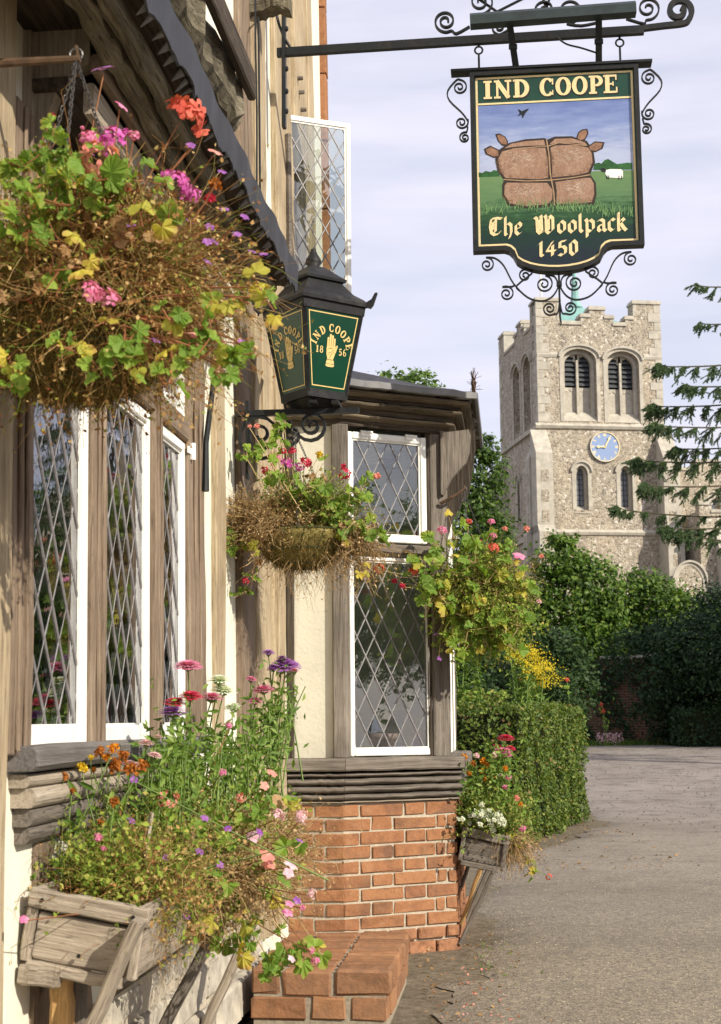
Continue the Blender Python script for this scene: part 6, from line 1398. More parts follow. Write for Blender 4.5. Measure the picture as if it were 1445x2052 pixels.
mb = MB(); z_ = zf(1075, 1390); mb.box((aA0 - 0.05, z_ - 0.1, 2.2), (aN1, z_ + 0.08, 2.32), TM()); obj('string_course', mb, M['ashlar'], ch)
buttress(TM(0, 0, 2.2), xw2 + 1.3, xw2 + 1.9, zf(1090, 1400), (0.7, 1.0), zf(1210, 1400))

# ================================================================== TREES AND HEDGES
G_DARK = [(0.0, (0.030, 0.058, 0.012)), (0.4, (0.055, 0.108, 0.018)), (0.75, (0.085, 0.155, 0.026)), (1.0, (0.14, 0.21, 0.038))]
M['leaf_dark'] = mat_leaf('dark tree leaf', G_DARK, 0.5, 0.3)
M['leaf_shade'] = mat_leaf('deep green garden leaf', [(0.0, (0.014, 0.034, 0.010)), (0.5, (0.030, 0.066, 0.016)), (1.0, (0.06, 0.11, 0.026))], 0.5, 0.3)
M['leaf_mid'] = mat_leaf('bush leaf', [(0.0, (0.040, 0.082, 0.015)), (0.35, (0.080, 0.155, 0.024)), (0.75, (0.13, 0.22, 0.034)), (1.0, (0.21, 0.29, 0.05))], 0.45, 0.35)
M['leaf_hedge'] = mat_leaf('clipped hedge leaf', [(0.0, (0.045, 0.085, 0.014)), (0.35, (0.085, 0.140, 0.022)), (0.7, (0.145, 0.205, 0.035)), (0.92, (0.22, 0.27, 0.055)), (1.0, (0.25, 0.15, 0.06))], 0.5, 0.3)
M['needle'] = mat_leaf('spruce needle', [(0.0, (0.05, 0.105, 0.05)), (0.5, (0.11, 0.20, 0.085)), (1.0, (0.19, 0.29, 0.12))], 0.5, 0.2)
M['yew'] = mat_leaf('yew leaf', [(0.0, (0.010, 0.026, 0.011)), (0.6, (0.022, 0.056, 0.018)), (1.0, (0.05, 0.095, 0.028))], 0.55, 0.2)
M['bark'] = mat_plain('bark', (0.10, 0.075, 0.055), 0.95, 0.1, 0.4, 12, 0.02)
M['core'] = mat_plain('twiggy hedge inside', (0.018, 0.022, 0.010), 0.95, 0.05, 0.4, 8, 0.03)
def crown(name, parent, blobs, n, size, mat, clump=0.22, flat_=0.5, kind='stuff', label=None):
    """leaf clumps spread through the blobs' volume; blobs: (centre, (rx,ry,rz))"""
    vol = np.array([b[1][0] * b[1][2] for b in blobs]); vol = vol / vol.sum(); Cs, Ns = [], []
    for (c, r_), f in zip(blobs, vol):
        r_ = np.array(r_); m = max(8, int(n * f)); nc = max(6, m // 26)
        d = rnd_dirs(nc); d[:, 1] = np.where(RNG.random(nc) < 0.7, -np.abs(d[:, 1]), d[:, 1]); rad = RNG.uniform(0.62, 1.05, (nc, 1)) ** 0.7; cc = np.array(c) + d * r_ * rad
        idx = RNG.integers(0, nc, m); sc = clump * r_.mean() * RNG.uniform(0.6, 1.3, (nc, 1)); C = cc[idx] + RNG.normal(0, 1, (m, 3)) * sc[idx] * np.array([1, 1, 0.62])
        Nn = d[idx] * (1 - flat_) + np.array([0.15, -0.25, 0.75]) * flat_ + RNG.normal(0, 0.45, (m, 3)); Cs.append(C); Ns.append(Nn)
    C, Nn = np.concatenate(Cs), np.concatenate(Ns); V_, F_ = cloud(C, Nn, RNG.uniform(0.6, 1.25, len(C)) * size); return npobj(name, V_, F_, mat, parent, kind=kind, label=label)
def trunk(parent, base, tops, r0):
    mb = MB(); base = Vector(base)
    for i, t in enumerate(tops):
        t = Vector(t); k = [base.lerp(t, f) + Vector((random.gauss(0, 0.05), random.gauss(0, 0.05), 0)) * (t - base).length * 0.3 * f for f in (0, 0.25, 0.5, 0.75, 1)]; mb.tube(k, [r0 * (1 - 0.8 * f) * (1 if i == 0 else 0.6) for f in (0, 0.25, 0.5, 0.75, 1)], 7)
    return obj('trunk', mb, M['bark'], parent, smooth=True)
def tree(name, label, px, Y, blobs_px, n, size, mat, group='trees around the churchyard', **k):
    b = at(px, 1440, Y); t = thing(name, label, 'tree', (b.x, Y, gz(Y)), group)
    blobs = []
    for (bx, by, rx, rz, dy) in blobs_px: c = at(bx, by, Y + dy); s_ = (Y + dy) / FPX; blobs.append(((c.x, c.y, c.z), (rx * s_, rx * s_ * 0.9, rz * s_)))
    trunk(t, (b.x, Y, gz(Y) - 0.1), [(c[0], c[1], c[2] - 0.3) for c, r_ in blobs], 0.05 * Y / 10)
    crown('crown', t, blobs, n, size, mat, **k); return t
tree('lime_tree', 'broad green tree whose crown shows above the bay roof', 800, 46, [(790, 880, 95, 120, 0), (790, 1040, 120, 140, 0), (780, 1180, 110, 110, 0), (765, 815, 45, 50, -1), (828, 800, 50, 58, -1), (790, 770, 28, 26, 0), (738, 790, 24, 36, 0), (845, 770, 26, 30, 0)], 16000, 0.16, M['leaf_mid'])
tree('oak_tree', 'dark leafy tree between the bay and the church tower', 955, 58, [(960, 960, 48, 80, 0), (935, 1060, 75, 110, 1), (985, 1120, 42, 100, -1), (955, 1240, 90, 100, 0), (970, 900, 24, 34, 0), (918, 930, 40, 50, 0)], 15000, 0.19, M['leaf_dark'])
tree('hazel_bush', 'bright bushy green shrub standing before the foot of the church tower', 1140, 44, [(1145, 1210, 88, 105, 0), (1115, 1120, 42, 48, -0.5), (1190, 1180, 50, 66, -0.5), (1085, 1250, 52, 78, -0.3), (1200, 1270, 50, 60, -0.6), (1150, 1300, 70, 50, -0.5), (1110, 1340, 60, 60, -0.8), (1160, 1345, 50, 50, -0.8), (1135, 1085, 22, 24, 0), (1228, 1235, 22, 34, -.4)], 16000, 0.15, M['leaf_mid'], clump=0.20)
tree('elder_bush', 'mid green bush to the right of the bright bushy shrub', 1300, 46, [(1290, 1210, 66, 62, 0), (1250, 1260, 50, 66, 0.4), (1350, 1240, 70, 60, -0.3), (1400, 1270, 80, 70, -0.3), (1285, 1165, 30, 26, 0)], 11000, 0.15, M['leaf_mid'])
tree('yew_tree', 'black green yew overhanging the shaded churchyard wall', 1400, 40.6, [(1400, 1310, 110, 70, 0.0), (1330, 1300, 62, 52, 0.2), (1450, 1240, 80, 70, 0.2), (1420, 1380, 90, 60, 0.2), (1345, 1365, 62, 56, 0.0), (1270, 1310, 52, 46, 0.6), (1330, 1430, 60, 60, 0.8), (1500, 1320, 120, 130, -1)], 26000, 0.11, M['yew'], clump=0.24)
# off to the right, the trees whose shade falls over the wall
tree('beech_tree', 'tall dark tree beyond the right edge whose shade falls on the wall', 1840, 37, [(1840, 1120, 250, 260, 0), (1700, 1270, 150, 120, 1), (1980, 1240, 200, 200, 0)], 14000, 0.22, M['leaf_dark'])
# churchyard wall
def wallmat():
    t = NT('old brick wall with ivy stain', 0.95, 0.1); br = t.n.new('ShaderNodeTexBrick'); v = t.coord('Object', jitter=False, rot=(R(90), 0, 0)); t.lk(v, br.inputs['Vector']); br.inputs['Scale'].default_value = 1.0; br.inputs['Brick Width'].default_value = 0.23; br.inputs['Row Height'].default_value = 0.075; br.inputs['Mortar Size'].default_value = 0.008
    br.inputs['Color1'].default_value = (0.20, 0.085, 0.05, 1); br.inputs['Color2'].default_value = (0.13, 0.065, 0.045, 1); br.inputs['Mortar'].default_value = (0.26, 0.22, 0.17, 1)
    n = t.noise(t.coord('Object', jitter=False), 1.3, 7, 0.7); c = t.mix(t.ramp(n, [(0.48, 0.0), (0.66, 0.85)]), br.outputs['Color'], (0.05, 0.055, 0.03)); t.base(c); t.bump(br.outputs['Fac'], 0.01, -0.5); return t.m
M['oldwall'] = wallmat()
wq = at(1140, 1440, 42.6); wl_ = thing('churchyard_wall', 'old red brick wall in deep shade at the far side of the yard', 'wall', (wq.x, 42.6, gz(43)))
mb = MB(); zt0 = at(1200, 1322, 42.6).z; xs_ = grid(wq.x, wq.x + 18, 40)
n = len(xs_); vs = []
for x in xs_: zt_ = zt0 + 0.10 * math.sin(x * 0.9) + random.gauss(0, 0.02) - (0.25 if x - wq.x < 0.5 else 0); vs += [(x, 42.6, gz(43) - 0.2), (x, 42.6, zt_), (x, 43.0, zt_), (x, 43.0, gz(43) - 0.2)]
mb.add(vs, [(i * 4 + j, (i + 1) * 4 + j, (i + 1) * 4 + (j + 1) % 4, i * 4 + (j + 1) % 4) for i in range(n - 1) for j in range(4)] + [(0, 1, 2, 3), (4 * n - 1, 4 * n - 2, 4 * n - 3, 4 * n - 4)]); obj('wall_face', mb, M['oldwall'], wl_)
mb = MB(); 
for i in range(n - 1): mb.box((xs_[i] + 0.01, 42.55, vs[4 * i + 1][2] + 0.004), (xs_[i + 1] - 0.01, 43.05, vs[4 * i + 1][2] + 0.09))
obj('coping', mb, M['ashlar'], wl_, kind='stuff')
# clipped box hedge along the lane
def hedge(name, label, corners, z0, z1, n, size, mat, core_in=0.07, bulge=0.05, group=None):
    P = [Vector((c[0], c[1], 0)) for c in corners]; c0 = sum(P, Vector()) / len(P); t = thing(name, label, 'hedge', (c0.x, c0.y, gz(c0.y)), group)
    inn = [p + (c0 - p).normalized() * core_in * 1.4 for p in P]; mb = MB().prism([(p.x, p.y) for p in inn], gz(c0.y) + z0 - 0.05, gz(c0.y) + z1 - core_in); obj('hedge_inside', mb, M['core'], t)
    Cs, Ns = [], []; m = len(P); per = sum((P[(i + 1) % m] - P[i]).length for i in range(m))
    ccw = sum(P[i].x * P[(i + 1) % m].y - P[(i + 1) % m].x * P[i].y for i in range(m)) > 0
    for i in range(m):
        a, b = P[i], P[(i + 1) % m]; L_ = (b - a).length; k = int(n * 0.75 * L_ / per); f = RNG.random(k); zz_ = RNG.uniform(z0, z1, k); nn = np.array([(b - a).y, -(b - a).x, 0]) / L_ * (1 if ccw else -1)
        pos = np.array(a)[None] * (1 - f)[:, None] + np.array(b)[None] * f[:, None]; pos[:, 2] = gz(c0.y) + zz_
        wave = 0.020 * np.sin(f * L_ * 4 + i) * np.cos(zz_ * 5) + 0.025 * np.sin(f * L_ * 11 + zz_ * 7)
        edge = np.minimum(np.minimum((z1 - zz_) / 0.18, 1), np.minimum(np.minimum(f, 1 - f) * L_ / 0.12, 1)); pos += nn[None] * (wave + RNG.normal(0, 0.016, k) - 0.045 * (1 - np.clip(edge, 0, 1)) ** 1.5)[:, None]
        Cs.append(pos); Ns.append(nn[None] * 0.8 + np.array([0, 0, 0.3]) + RNG.normal(0, 0.5, (k, 3)))
    k = int(n * 0.25); tri = []
    w_ = RNG.dirichlet(np.ones(m), k); pos = w_ @ np.array([[p.x, p.y, 0] for p in P])
    if m == 4: uu, vv = RNG.random(k), RNG.random(k); A_ = np.array([[p.x, p.y, 0] for p in P]); pos = (A_[0] * (1 - uu)[:, None] + A_[1] * uu[:, None]) * (1 - vv)[:, None] + (A_[3] * (1 - uu)[:, None] + A_[2] * uu[:, None]) * vv[:, None]
    pos[:, 2] = gz(c0.y) + z1 + 0.02 * np.sin(pos[:, 0] * 7) + RNG.normal(0, 0.016, k); Cs.append(pos); Ns.append(np.array([0, 0, 1.0]) + RNG.normal(0, 0.5, (k, 3)))
    C, Nn = np.concatenate(Cs), np.concatenate(Ns); V_, F_ = cloud(C, Nn, RNG.uniform(0.45, 1.25, len(C)) ** 1.3 * size * 1.2); npobj('foliage', V_, F_, mat, t, kind='stuff')
    return t
hN = on_plane(1048, 1694, (0, 0, 0), Vector((0, 0, 1))); hR = on_plane(1176, 1640, (0, 0, gz(17)), Vector((0, 0, 1)))
hd = (hR - hN); hd.z = 0
hz1 = at(1050, 1414, hN.y).z
hedge('hedge', 'clipped green hedge with a squared end between the bay and the lane', [(hN.x - 2.6, hN.y + 0.5), (hN.x, hN.y), (hR.x, hR.y), (hR.x - 2.9, hR.y + 0.6)], 0.0, hz1, 56000, 0.034, M['leaf_hedge'])
hedge('low_hedge', 'small rounded hedge behind the squared hedge on its left', [(at(890, 1440, 19).x, 19), (at(1000, 1440, 19).x, 19), (at(1010, 1440, 21).x, 21), (at(890, 1440, 21).x, 21)], 0.0, at(950, 1388, 20).z, 7000, 0.045, M['leaf_shade'])
hedge('dark_hedge', 'low dark hedge in the shade at the right edge', [(at(1365, 1440, 39).x, 39), (at(1365, 1440, 39).x + 6, 39), (at(1365, 1440, 39).x + 6, 40.5), (at(1365, 1440, 39).x, 40.5)], 0.0, at(1400, 1420, 39).z - gz(39), 9000, 0.09, M['yew'])
# spruce boughs reaching in from the right
SY = 29.0; sb = at(1640, 1440, SY); spr = thing('spruce_tree', 'dark spruce at the right edge whose drooping boughs cross in front of the church', 'tree', (sb.x, SY, gz(SY)), 'trees around the churchyard')
mb = MB(); zt_ = at(1640, 200, SY).z; mb.tube([(sb.x, SY, gz(SY) - 0.2), (sb.x + 0.05, SY, zt_ * 0.5), (sb.x, SY, zt_)], [0.22, 0.15, 0.03], 9); obj('trunk', mb, M['bark'], spr, smooth=True)
def bough(p0, p1, nt, tl, dens=1.0, lift=0.25):
    nt, tl = int(nt * 2.4), tl * 0.72
    p0, p1 = Vector(p0), Vector(p1); L_ = (p1 - p0).length; mid = p0.lerp(p1, 0.5) + Vector((0, 0, -0.05 * L_)); main = catmull([p0, mid, p1, p1 + (p1 - mid).normalized() * 0.1 * L_ + Vector((0, 0, lift * 0.12 * L_))], 5)
    mb = MB(); mb.tube(main, [0.022 * (1 - 0.85 * i / (len(main) - 1)) + 0.003 for i in range(len(main))], 5); tw, tips = [], []
    for i in range(nt):
        f = 0.05 + 0.95 * (i / (nt - 1)); q = main[min(int(f * (len(main) - 1)), len(main) - 1)]; ax = (p1 - p0).normalized(); sd = ax.cross(Vector((0, 0, 1))).normalized() * random.choice((-1, 1))
        d = (ax * random.uniform(0.5, 1.0) + sd * random.uniform(0.3, 1.0) + Vector((0, 0, random.uniform(-1.0, 0.12)))).normalized(); l = tl * random.uniform(0.35, 1.15) * (1.15 - 0.55 * f); pts = [q]
        for k in range(4): d = (d + Vector((random.gauss(0, .12), random.gauss(0, .12), -0.10))).normalized(); pts.append(pts[-1] + d * l / 4)
        tw.append(pts)
        for k in (1, 1, 2, 2, 3, 3):
            dd = (d + Vector((random.gauss(0, .6), random.gauss(0, .6), random.gauss(-0.2, .4)))).normalized(); ll = l * random.uniform(0.25, 0.5); tw.append([pts[k], pts[k] + dd * ll * 0.5, pts[k] + dd * ll + Vector((0, 0, -0.04 * ll))])
    for t in tw: mb.tube(t, 0.006, 3)
    b_ = obj('bough', mb, M['bark'], spr); Cs, Ns, Ss = [], [], []
    for t in tw + [main]:
        for a, b in zip(t[:-1], t[1:]):
            l = (b - a).length; k = int(l * 560 * dens) + 1; f = RNG.random(k)[:, None]; pos = np.array(a) * (1 - f) + np.array(b) * f; ax = np.array((b - a).normalized()); r_ = rnd_dirs(k); r_ -= (r_ @ ax)[:, None] * ax; r_ /= np.linalg.norm(r_, axis=1, keepdims=True); dr = ax * 0.75 + r_ * 0.8; Cs.append(pos); Ns.append(dr)
    C, D = np.concatenate(Cs), np.concatenate(Ns); D /= np.linalg.norm(D, axis=1, keepdims=True)
    S_ = np.cross(D, RNG.normal(0, 1, D.shape)); S_ /= np.linalg.norm(S_, axis=1, keepdims=True); l = RNG.uniform(0.020, 0.040, len(C))[:, None]; w = 0.0048
    V_ = np.stack([C + S_ * w, C - S_ * w, C + D * l], 1).reshape(-1, 3); F_ = np.arange(len(V_)).reshape(-1, 3); npobj('needles', V_, F_, M['needle'], b_, kind='stuff')
for (y0, x1, y1, nt, tl, dn) in ((540, 1420, 575, 16, 0.5, .9), (620, 1425, 650, 14, 0.5, .9), (690, 1352, 735, 40, 0.68, 1), (770, 1340, 815, 44, 0.72, 1), (820, 1345, 855, 40, 0.66, 1), (890, 1312, 925, 52, 0.70, 1), (930, 1325, 975, 44, 0.66, 1), (1010, 1272, 1025, 46, 0.50, 1), (1020, 1365, 1060, 46, 0.62, 1.1), (1080, 1390, 1075, 36, 0.6, 1), (860, 1380, 900, 36, 0.7, 1), (740, 1400, 775, 30, 0.6, 1)):
    p0 = at(1640, y0, SY + random.uniform(-0.3, 0.3)); p1 = at(x1, y1, SY + random.uniform(-0.8, 0.8)); bough(p0, p1, nt, tl, dn)
for k in range(26):     # the rest of the crown, outside the picture
    z = 3.2 + k * 0.36; a = random.uniform(-1.2, 1.7); l = 2.9 * (1 - z / 15); p0 = Vector((sb.x, SY, z + 0.3)); p1 = p0 + Vector((math.cos(a) * l, math.sin(a) * l, -0.7)); bough(p0, p1, 22, 0.7, 0.45)
# tree and bushes across the lane behind the camera, seen only in the window reflections
tree('street_tree', 'leafy tree across the lane mirrored in the bay panes', 722, -24, [], 0, 0.2, M['leaf_dark']) if False else None
bt = thing('street_tree', 'leafy tree across the lane mirrored in the bay panes', 'tree', (22, -13, 0)); trunk(bt, (22, -13, 0), [(22, -13, 5), (23, -12, 6), (21, -14, 6)], 0.25); crown('crown', bt, [((22, -13, 6.0), (3.2, 3.2, 2.6)), ((24, -11, 5), (2.2, 2.2, 1.8)), ((20, -15, 5.4), (2.2, 2.2, 2.0))], 5000, 0.3, M['leaf_dark'])
for i_, (bx_, by_, hh_, ww_, mt_) in enumerate(((7.0, 2.6, 2.5, 1.5, 'leaf_mid'), (8.6, 0.6, 3.0, 1.7, 'leaf_dark'), (9.8, -1.8, 2.6, 1.7, 'leaf_mid'), (6.6, 4.6, 2.2, 1.2, 'leaf_dark'))):
    lb_ = ('small lilac tree across the lane nearest the bay', 'tall dark laurel tree across the lane', 'rounded privet tree furthest back across the lane', 'small holly tree across the lane beside the lilac')[i_]
    bt = thing('garden_tree', lb_, 'tree', (bx_, by_, 0), 'trees across the lane'); trunk(bt, (bx_, by_, 0), [(bx_, by_, hh_ * .5), (bx_ + .4, by_, hh_ * .6 + 1.0)], 0.06); crown('crown', bt, [((bx_, by_, hh_ * 0.5 + 1.1), (ww_, ww_, hh_ * 0.34)), ((bx_ + .3, by_ - .2, hh_ * 0.7 + 1.2), (ww_ * .6, ww_ * .6, hh_ * .3))], 3500, 0.12, M[mt_])
# grass and weeds along the verge of the yard
n = 5200; x = RNG.uniform(5.2, 14, n); y = RNG.uniform(41.0, 42.4, n); C = np.stack([x, y, np.full(n, gz(42) - 0.02)], 1); V_, F_ = cloud(C, np.stack([RNG.normal(0, .4, n), np.full(n, -1.0), RNG.normal(0, .3, n)], 1), RNG.uniform(0.08, 0.22, n), NEEDLE_V * np.array([1, 2.2, 1]), NEEDLE_F, np.full(n, 0) + RNG.normal(math.pi / 2, 0.4, n))
o = npobj('verge_grass', V_, F_, M['leaf_mid'], None, kind='stuff'); tag(o, 'thin strip of grass at the foot of the shaded wall', 'grass')
# ================================================================== FLOWERS
def lobed(n=5, depth=0.45, fold=0.12):
    vs = [(0.0, 0.0, 0.0)]; k = n * 6
    for i in range(k):
        a = math.pi * (-0.86 + 1.72 * i / (k - 1)); ph = (i / (k - 1)) * n; lobe = abs(math.cos(math.pi * (ph % 1.0 - 0.5))); r_ = (0.5 + 0.5 * math.cos(a * 0.45)) * (1 - depth + depth * lobe ** 0.7) * random.uniform(0.92, 1.06)
        x, y = 0.12 + r_ * math.cos(a) * 0.62 + 0.25, r_ * math.sin(a) * 0.62; vs.append((x, y, fold * (abs(y) * 0.7) - random.uniform(0.1, 0.5) * max(0, x - 0.35) + random.gauss(0, 0.05) + 0.06 * math.sin(ph * 6.28)))
    vs[0] = (0.28, 0, 0.02); return vs, [(0, i, i + 1) for i in range(1, k)]
LEAFMESH = {}
def leafset(key, mat, kind='lobed'):
    L_ = []
    for i in range(8):
        if kind == 'lobed': v, f = lobed(5 if i % 2 else 3, 0.40 if i % 2 else 0.5, random.uniform(-0.6, 0.8))
        elif kind == 'round': v, f = lobed(7, 0.14, random.uniform(-0.2, 0.8))
        else: v, f = [(0, 0, 0), (.25, .13, .04), (.6, .12, .03), (1, 0, -.12), (.6, -.12, .03), (.25, -.13, .04), (.5, 0, -.02)], [(0, 6, 1), (1, 6, 2), (2, 6, 3), (3, 6, 4), (4, 6, 5), (5, 6, 0)]
        L_.append(_mesh('leaf', v, f, mat))
    LEAFMESH[key] = L_
def mat_bigleaf(name, stops, rim):
    t = NT(name, 0.5, 0.25); ob = t.objrand(); v = t.coord('Object', jitter=False); sp = t.n.new('ShaderNodeVectorMath'); sp.operation = 'DISTANCE'; sp.inputs[1].default_value = (0.3, 0, 0); t.lk(v, sp.inputs[0])
    n = t.noise(t.coord('Object'), 7, 5, 0.7); c = t.ramp(ob, stops); c = t.mix(t.math('MULTIPLY', n, 0.55), c, tuple(min(1, x * 1.5) for x in stops[-1][1]))
    e = t.math('MULTIPLY', t.ramp(t.math('ADD', sp.outputs['Value'], t.math('MULTIPLY', n, 0.5)), [(0.62, 0.0), (0.85, 1.0)]), t.ramp(ob, [(0.35, 0.15), (0.75, 0.8)])); c = t.mix(e, c, rim)
    t.base(c); t.bump(n, 0.003, 0.6); tr = t.n.new('ShaderNodeBsdfTranslucent'); t.lk(t.mix(1.0, c, (1.3, 1.3, 0.55), 'MULTIPLY'), tr.inputs['Color'])
    ms = t.n.new('ShaderNodeMixShader'); ms.inputs[0].default_value = 0.38; t.lk(t.b.outputs[0], ms.inputs[1]); t.lk(tr.outputs[0], ms.inputs[2]); t.lk(ms.outputs[0], t.out.inputs['Surface']); return t.m
M['lf_green'] = mat_bigleaf('geranium leaf', [(0, (0.065, 0.145, 0.022)), (0.5, (0.125, 0.235, 0.034)), (1, (0.23, 0.33, 0.052))], (0.32, 0.33, 0.07))
M['lf_yel'] = mat_bigleaf('yellowing leaf', [(0, (0.24, 0.30, 0.05)), (0.6, (0.36, 0.36, 0.06)), (1, (0.50, 0.42, 0.07))], (0.42, 0.24, 0.08))
M['lf_dead'] = mat_leaf('withered leaf', [(0, (0.22, 0.12, 0.05)), (0.5, (0.36, 0.21, 0.09)), (1, (0.46, 0.30, 0.16))], 0.8, 0.25)
M['lf_blade'] = mat_leaf('aster leaf', [(0, (0.085, 0.165, 0.022)), (0.6, (0.17, 0.28, 0.045)), (1, (0.29, 0.38, 0.09))], 0.5, 0.35)
leafset('g', M['lf_green']); leafset('r', M['lf_green'], 'round'); leafset('y', M['lf_yel']); leafset('d', M['lf_dead']); leafset('b', M['lf_blade'], 'blade')
M['stem'] = mat_plain('green stem', (0.15, 0.22, 0.06), 0.7, 0.2, 0.3); M['stem_red'] = mat_plain('reddish stem', (0.26, 0.11, 0.05), 0.7, 0.2, 0.4); M['stem_dry'] = mat_plain('dry stem', (0.42, 0.31, 0.15), 0.85, 0.1, 0.3)
def mstrand(name, stops): return mat_leaf(name, stops, 0.85, 0.15, 0.1)
M['dry_tan'] = mstrand('dry tan stalks', [(0, (0.25, 0.15, 0.06)), (0.4, (0.42, 0.27, 0.12)), (0.8, (0.55, 0.38, 0.19)), (1, (0.66, 0.52, 0.30))])
M['dry_mix'] = mstrand('half dead lobelia stalks', [(0, (0.16, 0.07, 0.03)), (0.25, (0.36, 0.18, 0.06)), (0.5, (0.50, 0.31, 0.12)), (0.68, (0.58, 0.42, 0.19)), (0.82, (0.30, 0.30, 0.06)), (0.93, (0.22, 0.30, 0.05)), (1, (0.42, 0.09, 0.06))])
M['dry_green'] = mstrand('fine green stalks', [(0, (0.20, 0.16, 0.05)), (0.3, (0.22, 0.26, 0.06)), (0.7, (0.16, 0.30, 0.05)), (1, (0.40, 0.36, 0.10))])
M['lush'] = mstrand('lush yellow green growth', [(0, (0.11, 0.18, 0.025)), (0.4, (0.20, 0.29, 0.04)), (0.8, (0.33, 0.38, 0.07)), (1, (0.44, 0.34, 0.11))])
M['moss'] = mstrand('moss lining', [(0, (0.10, 0.07, 0.02)), (0.5, (0.22, 0.16, 0.045)), (1, (0.34, 0.25, 0.09))])
M['moss_base'] = mat_plain('moss lining base', (0.13, 0.10, 0.035), 0.95, 0.05, 0.5, 30, 0.01)
def petal(name, a, b): return mat_leaf(name, [(0, a), (1, b)], 0.6, 0.3, 0.15)
PET = {'red': petal('coral red petal', (0.62, 0.10, 0.07), (0.78, 0.20, 0.14)), 'salmon': petal('salmon petal', (0.78, 0.26, 0.22), (0.85, 0.42, 0.36)), 'pink': petal('pink petal', (0.70, 0.16, 0.36), (0.82, 0.34, 0.52)), 'magenta': petal('magenta petal', (0.55, 0.07, 0.38), (0.74, 0.20, 0.55)), 'pale': petal('pale pink petal', (0.80, 0.45, 0.55), (0.88, 0.64, 0.70)), 'violet': petal('violet petal', (0.26, 0.07, 0.36), (0.45, 0.20, 0.52)), 'crimson': petal('crimson petal', (0.48, 0.02, 0.06), (0.68, 0.06, 0.12)), 'white': petal('white petal', (0.74, 0.78, 0.66), (0.85, 0.86, 0.80)), 'orange': petal('orange petal', (0.62, 0.20, 0.02), (0.80, 0.36, 0.03)), 'rust': petal('rusty petal', (0.28, 0.08, 0.015), (0.50, 0.18, 0.03)), 'yellow': petal('yellow petal', (0.66, 0.42, 0.02), (0.78, 0.60, 0.05))}
HEADS = {}
PET_V = np.array([[0, 0, 0], [0.55, 0.36, 0.12], [1, 0.16, 0.04], [1, -0.16, 0.04], [0.55, -0.36, 0.12]]); PET_F = np.array([[0, 4, 1], [1, 4, 3], [1, 3, 2]])
def head(kind, col):
    """unit-radius flower heads, axis +z"""
    k = (kind, col)
    if k in HEADS: return HEADS[k]
    Vs = []
    if kind == 'geranium':
        d = rnd_dirs(17); d[:, 2] = np.abs(d[:, 2]) * 0.9 + 0.05; C, Nn, sp_ = [], [], []
        for q in d:
            for j in range(5): C.append(q * RNG.uniform(0.62, 0.85)); Nn.append(q + RNG.normal(0, 0.18, 3)); sp_.append(j * 1.2566 + RNG.uniform(-.1, .1))
        V_, F_ = cloud(np.array(C), np.array(Nn), 0.36, PET_V, PET_F, np.array(sp_))
    elif kind == 'aster':
        C, Nn, sp_, sz = [], [], [], []
        for ri, (n, tilt, z, L_) in enumerate(((34, 0.15, 0.02, 1.0), (30, 0.35, 0.12, 0.86), (26, 0.62, 0.20, 0.66), (18, 0.95, 0.26, 0.44), (10, 1.3, 0.28, 0.26))):
            for j in range(n): a = 6.2832 * (j + RNG.uniform(-.3, .3)) / n; C.append((0.10 * math.cos(a), 0.10 * math.sin(a), z)); Nn.append((a, tilt + RNG.uniform(-.1, .1), L_))
        V_ = []; F_ = []
        for c, (a, t, l) in zip(C, Nn):
            ca, sa, ct, st = math.cos(a), math.sin(a), math.cos(t), math.sin(t); b = len(V_); w = 0.07
            for x, y, up in ((0, 0.5, 0), (l * 0.6, 1, 0.02), (l, 0.7, -0.06 * l), (l, -0.7, -0.06 * l), (l * 0.6, -1, 0.02), (0, -0.5, 0)):
                V_.append((c[0] + ca * x * ct - sa * y * w, c[1] + sa * x * ct + ca * y * w, c[2] + x * st * 0.7 + up))
            F_ += [(b, b + 1, b + 4), (b, b + 4, b + 5), (b + 1, b + 2, b + 3), (b + 1, b + 3, b + 4)]
        V_, F_ = np.array(V_), np.array(F_)
    elif kind == 'pompom':
        d = rnd_dirs(60); d[:, 2] = np.abs(d[:, 2]) * 1.0 - 0.1; V_, F_ = cloud(d * 0.45, d + RNG.normal(0, 0.5, d.shape), 0.6, PET_V, PET_F)
    else:  # five open petals
        C = np.zeros((5, 3)); Nn = np.array([(0.25 * math.cos(j * 1.2566), 0.25 * math.sin(j * 1.2566), 1.0) for j in range(5)]); V_, F_ = cloud(C, Nn * 0 + np.array([0, 0, 1.0]), 1.0, PET_V * np.array([1, 1.35, 1.6]), PET_F, np.arange(5) * 1.2566)
    me = bpy.data.meshes.new('flower_head'); me.from_pydata([tuple(v) for v in V_], [], [tuple(int(i) for i in f) for f in F_]); me.materials.append(PET[col]); me.update(); HEADS[k] = me; return me
def orient(pos, nrm, size, spin=None):
    z = Vector(nrm).normalized(); x = z.orthogonal().normalized(); x = Matrix.Rotation(random.uniform(0, 6.28) if spin is None else spin, 3, z) @ x; y = z.cross(x)
    m = Matrix((x * size, y * size, z * size)).transposed().to_4x4(); m.translation = Vector(pos); return m
def stem_to(mb, a, b, r_=0.0018, sag=0.0, n=5):
    a, b = Vector(a), Vector(b); m = a.lerp(b, 0.5) + Vector((random.gauss(0, 0.06), random.gauss(0, 0.06), sag)) * (b - a).length; P = [((1 - t) ** 2) * a + 2 * t * (1 - t) * m + t * t * b for t in [i / n for i in range(n + 1)]]; mb.tube(P, [r_ * (1.3 - 0.5 * i / n) for i in range(n + 1)], 4); return P
def px2(px, py, Y): return at(px, py, Y)
FACE = Vector((0.35, -0.8, 0.45))
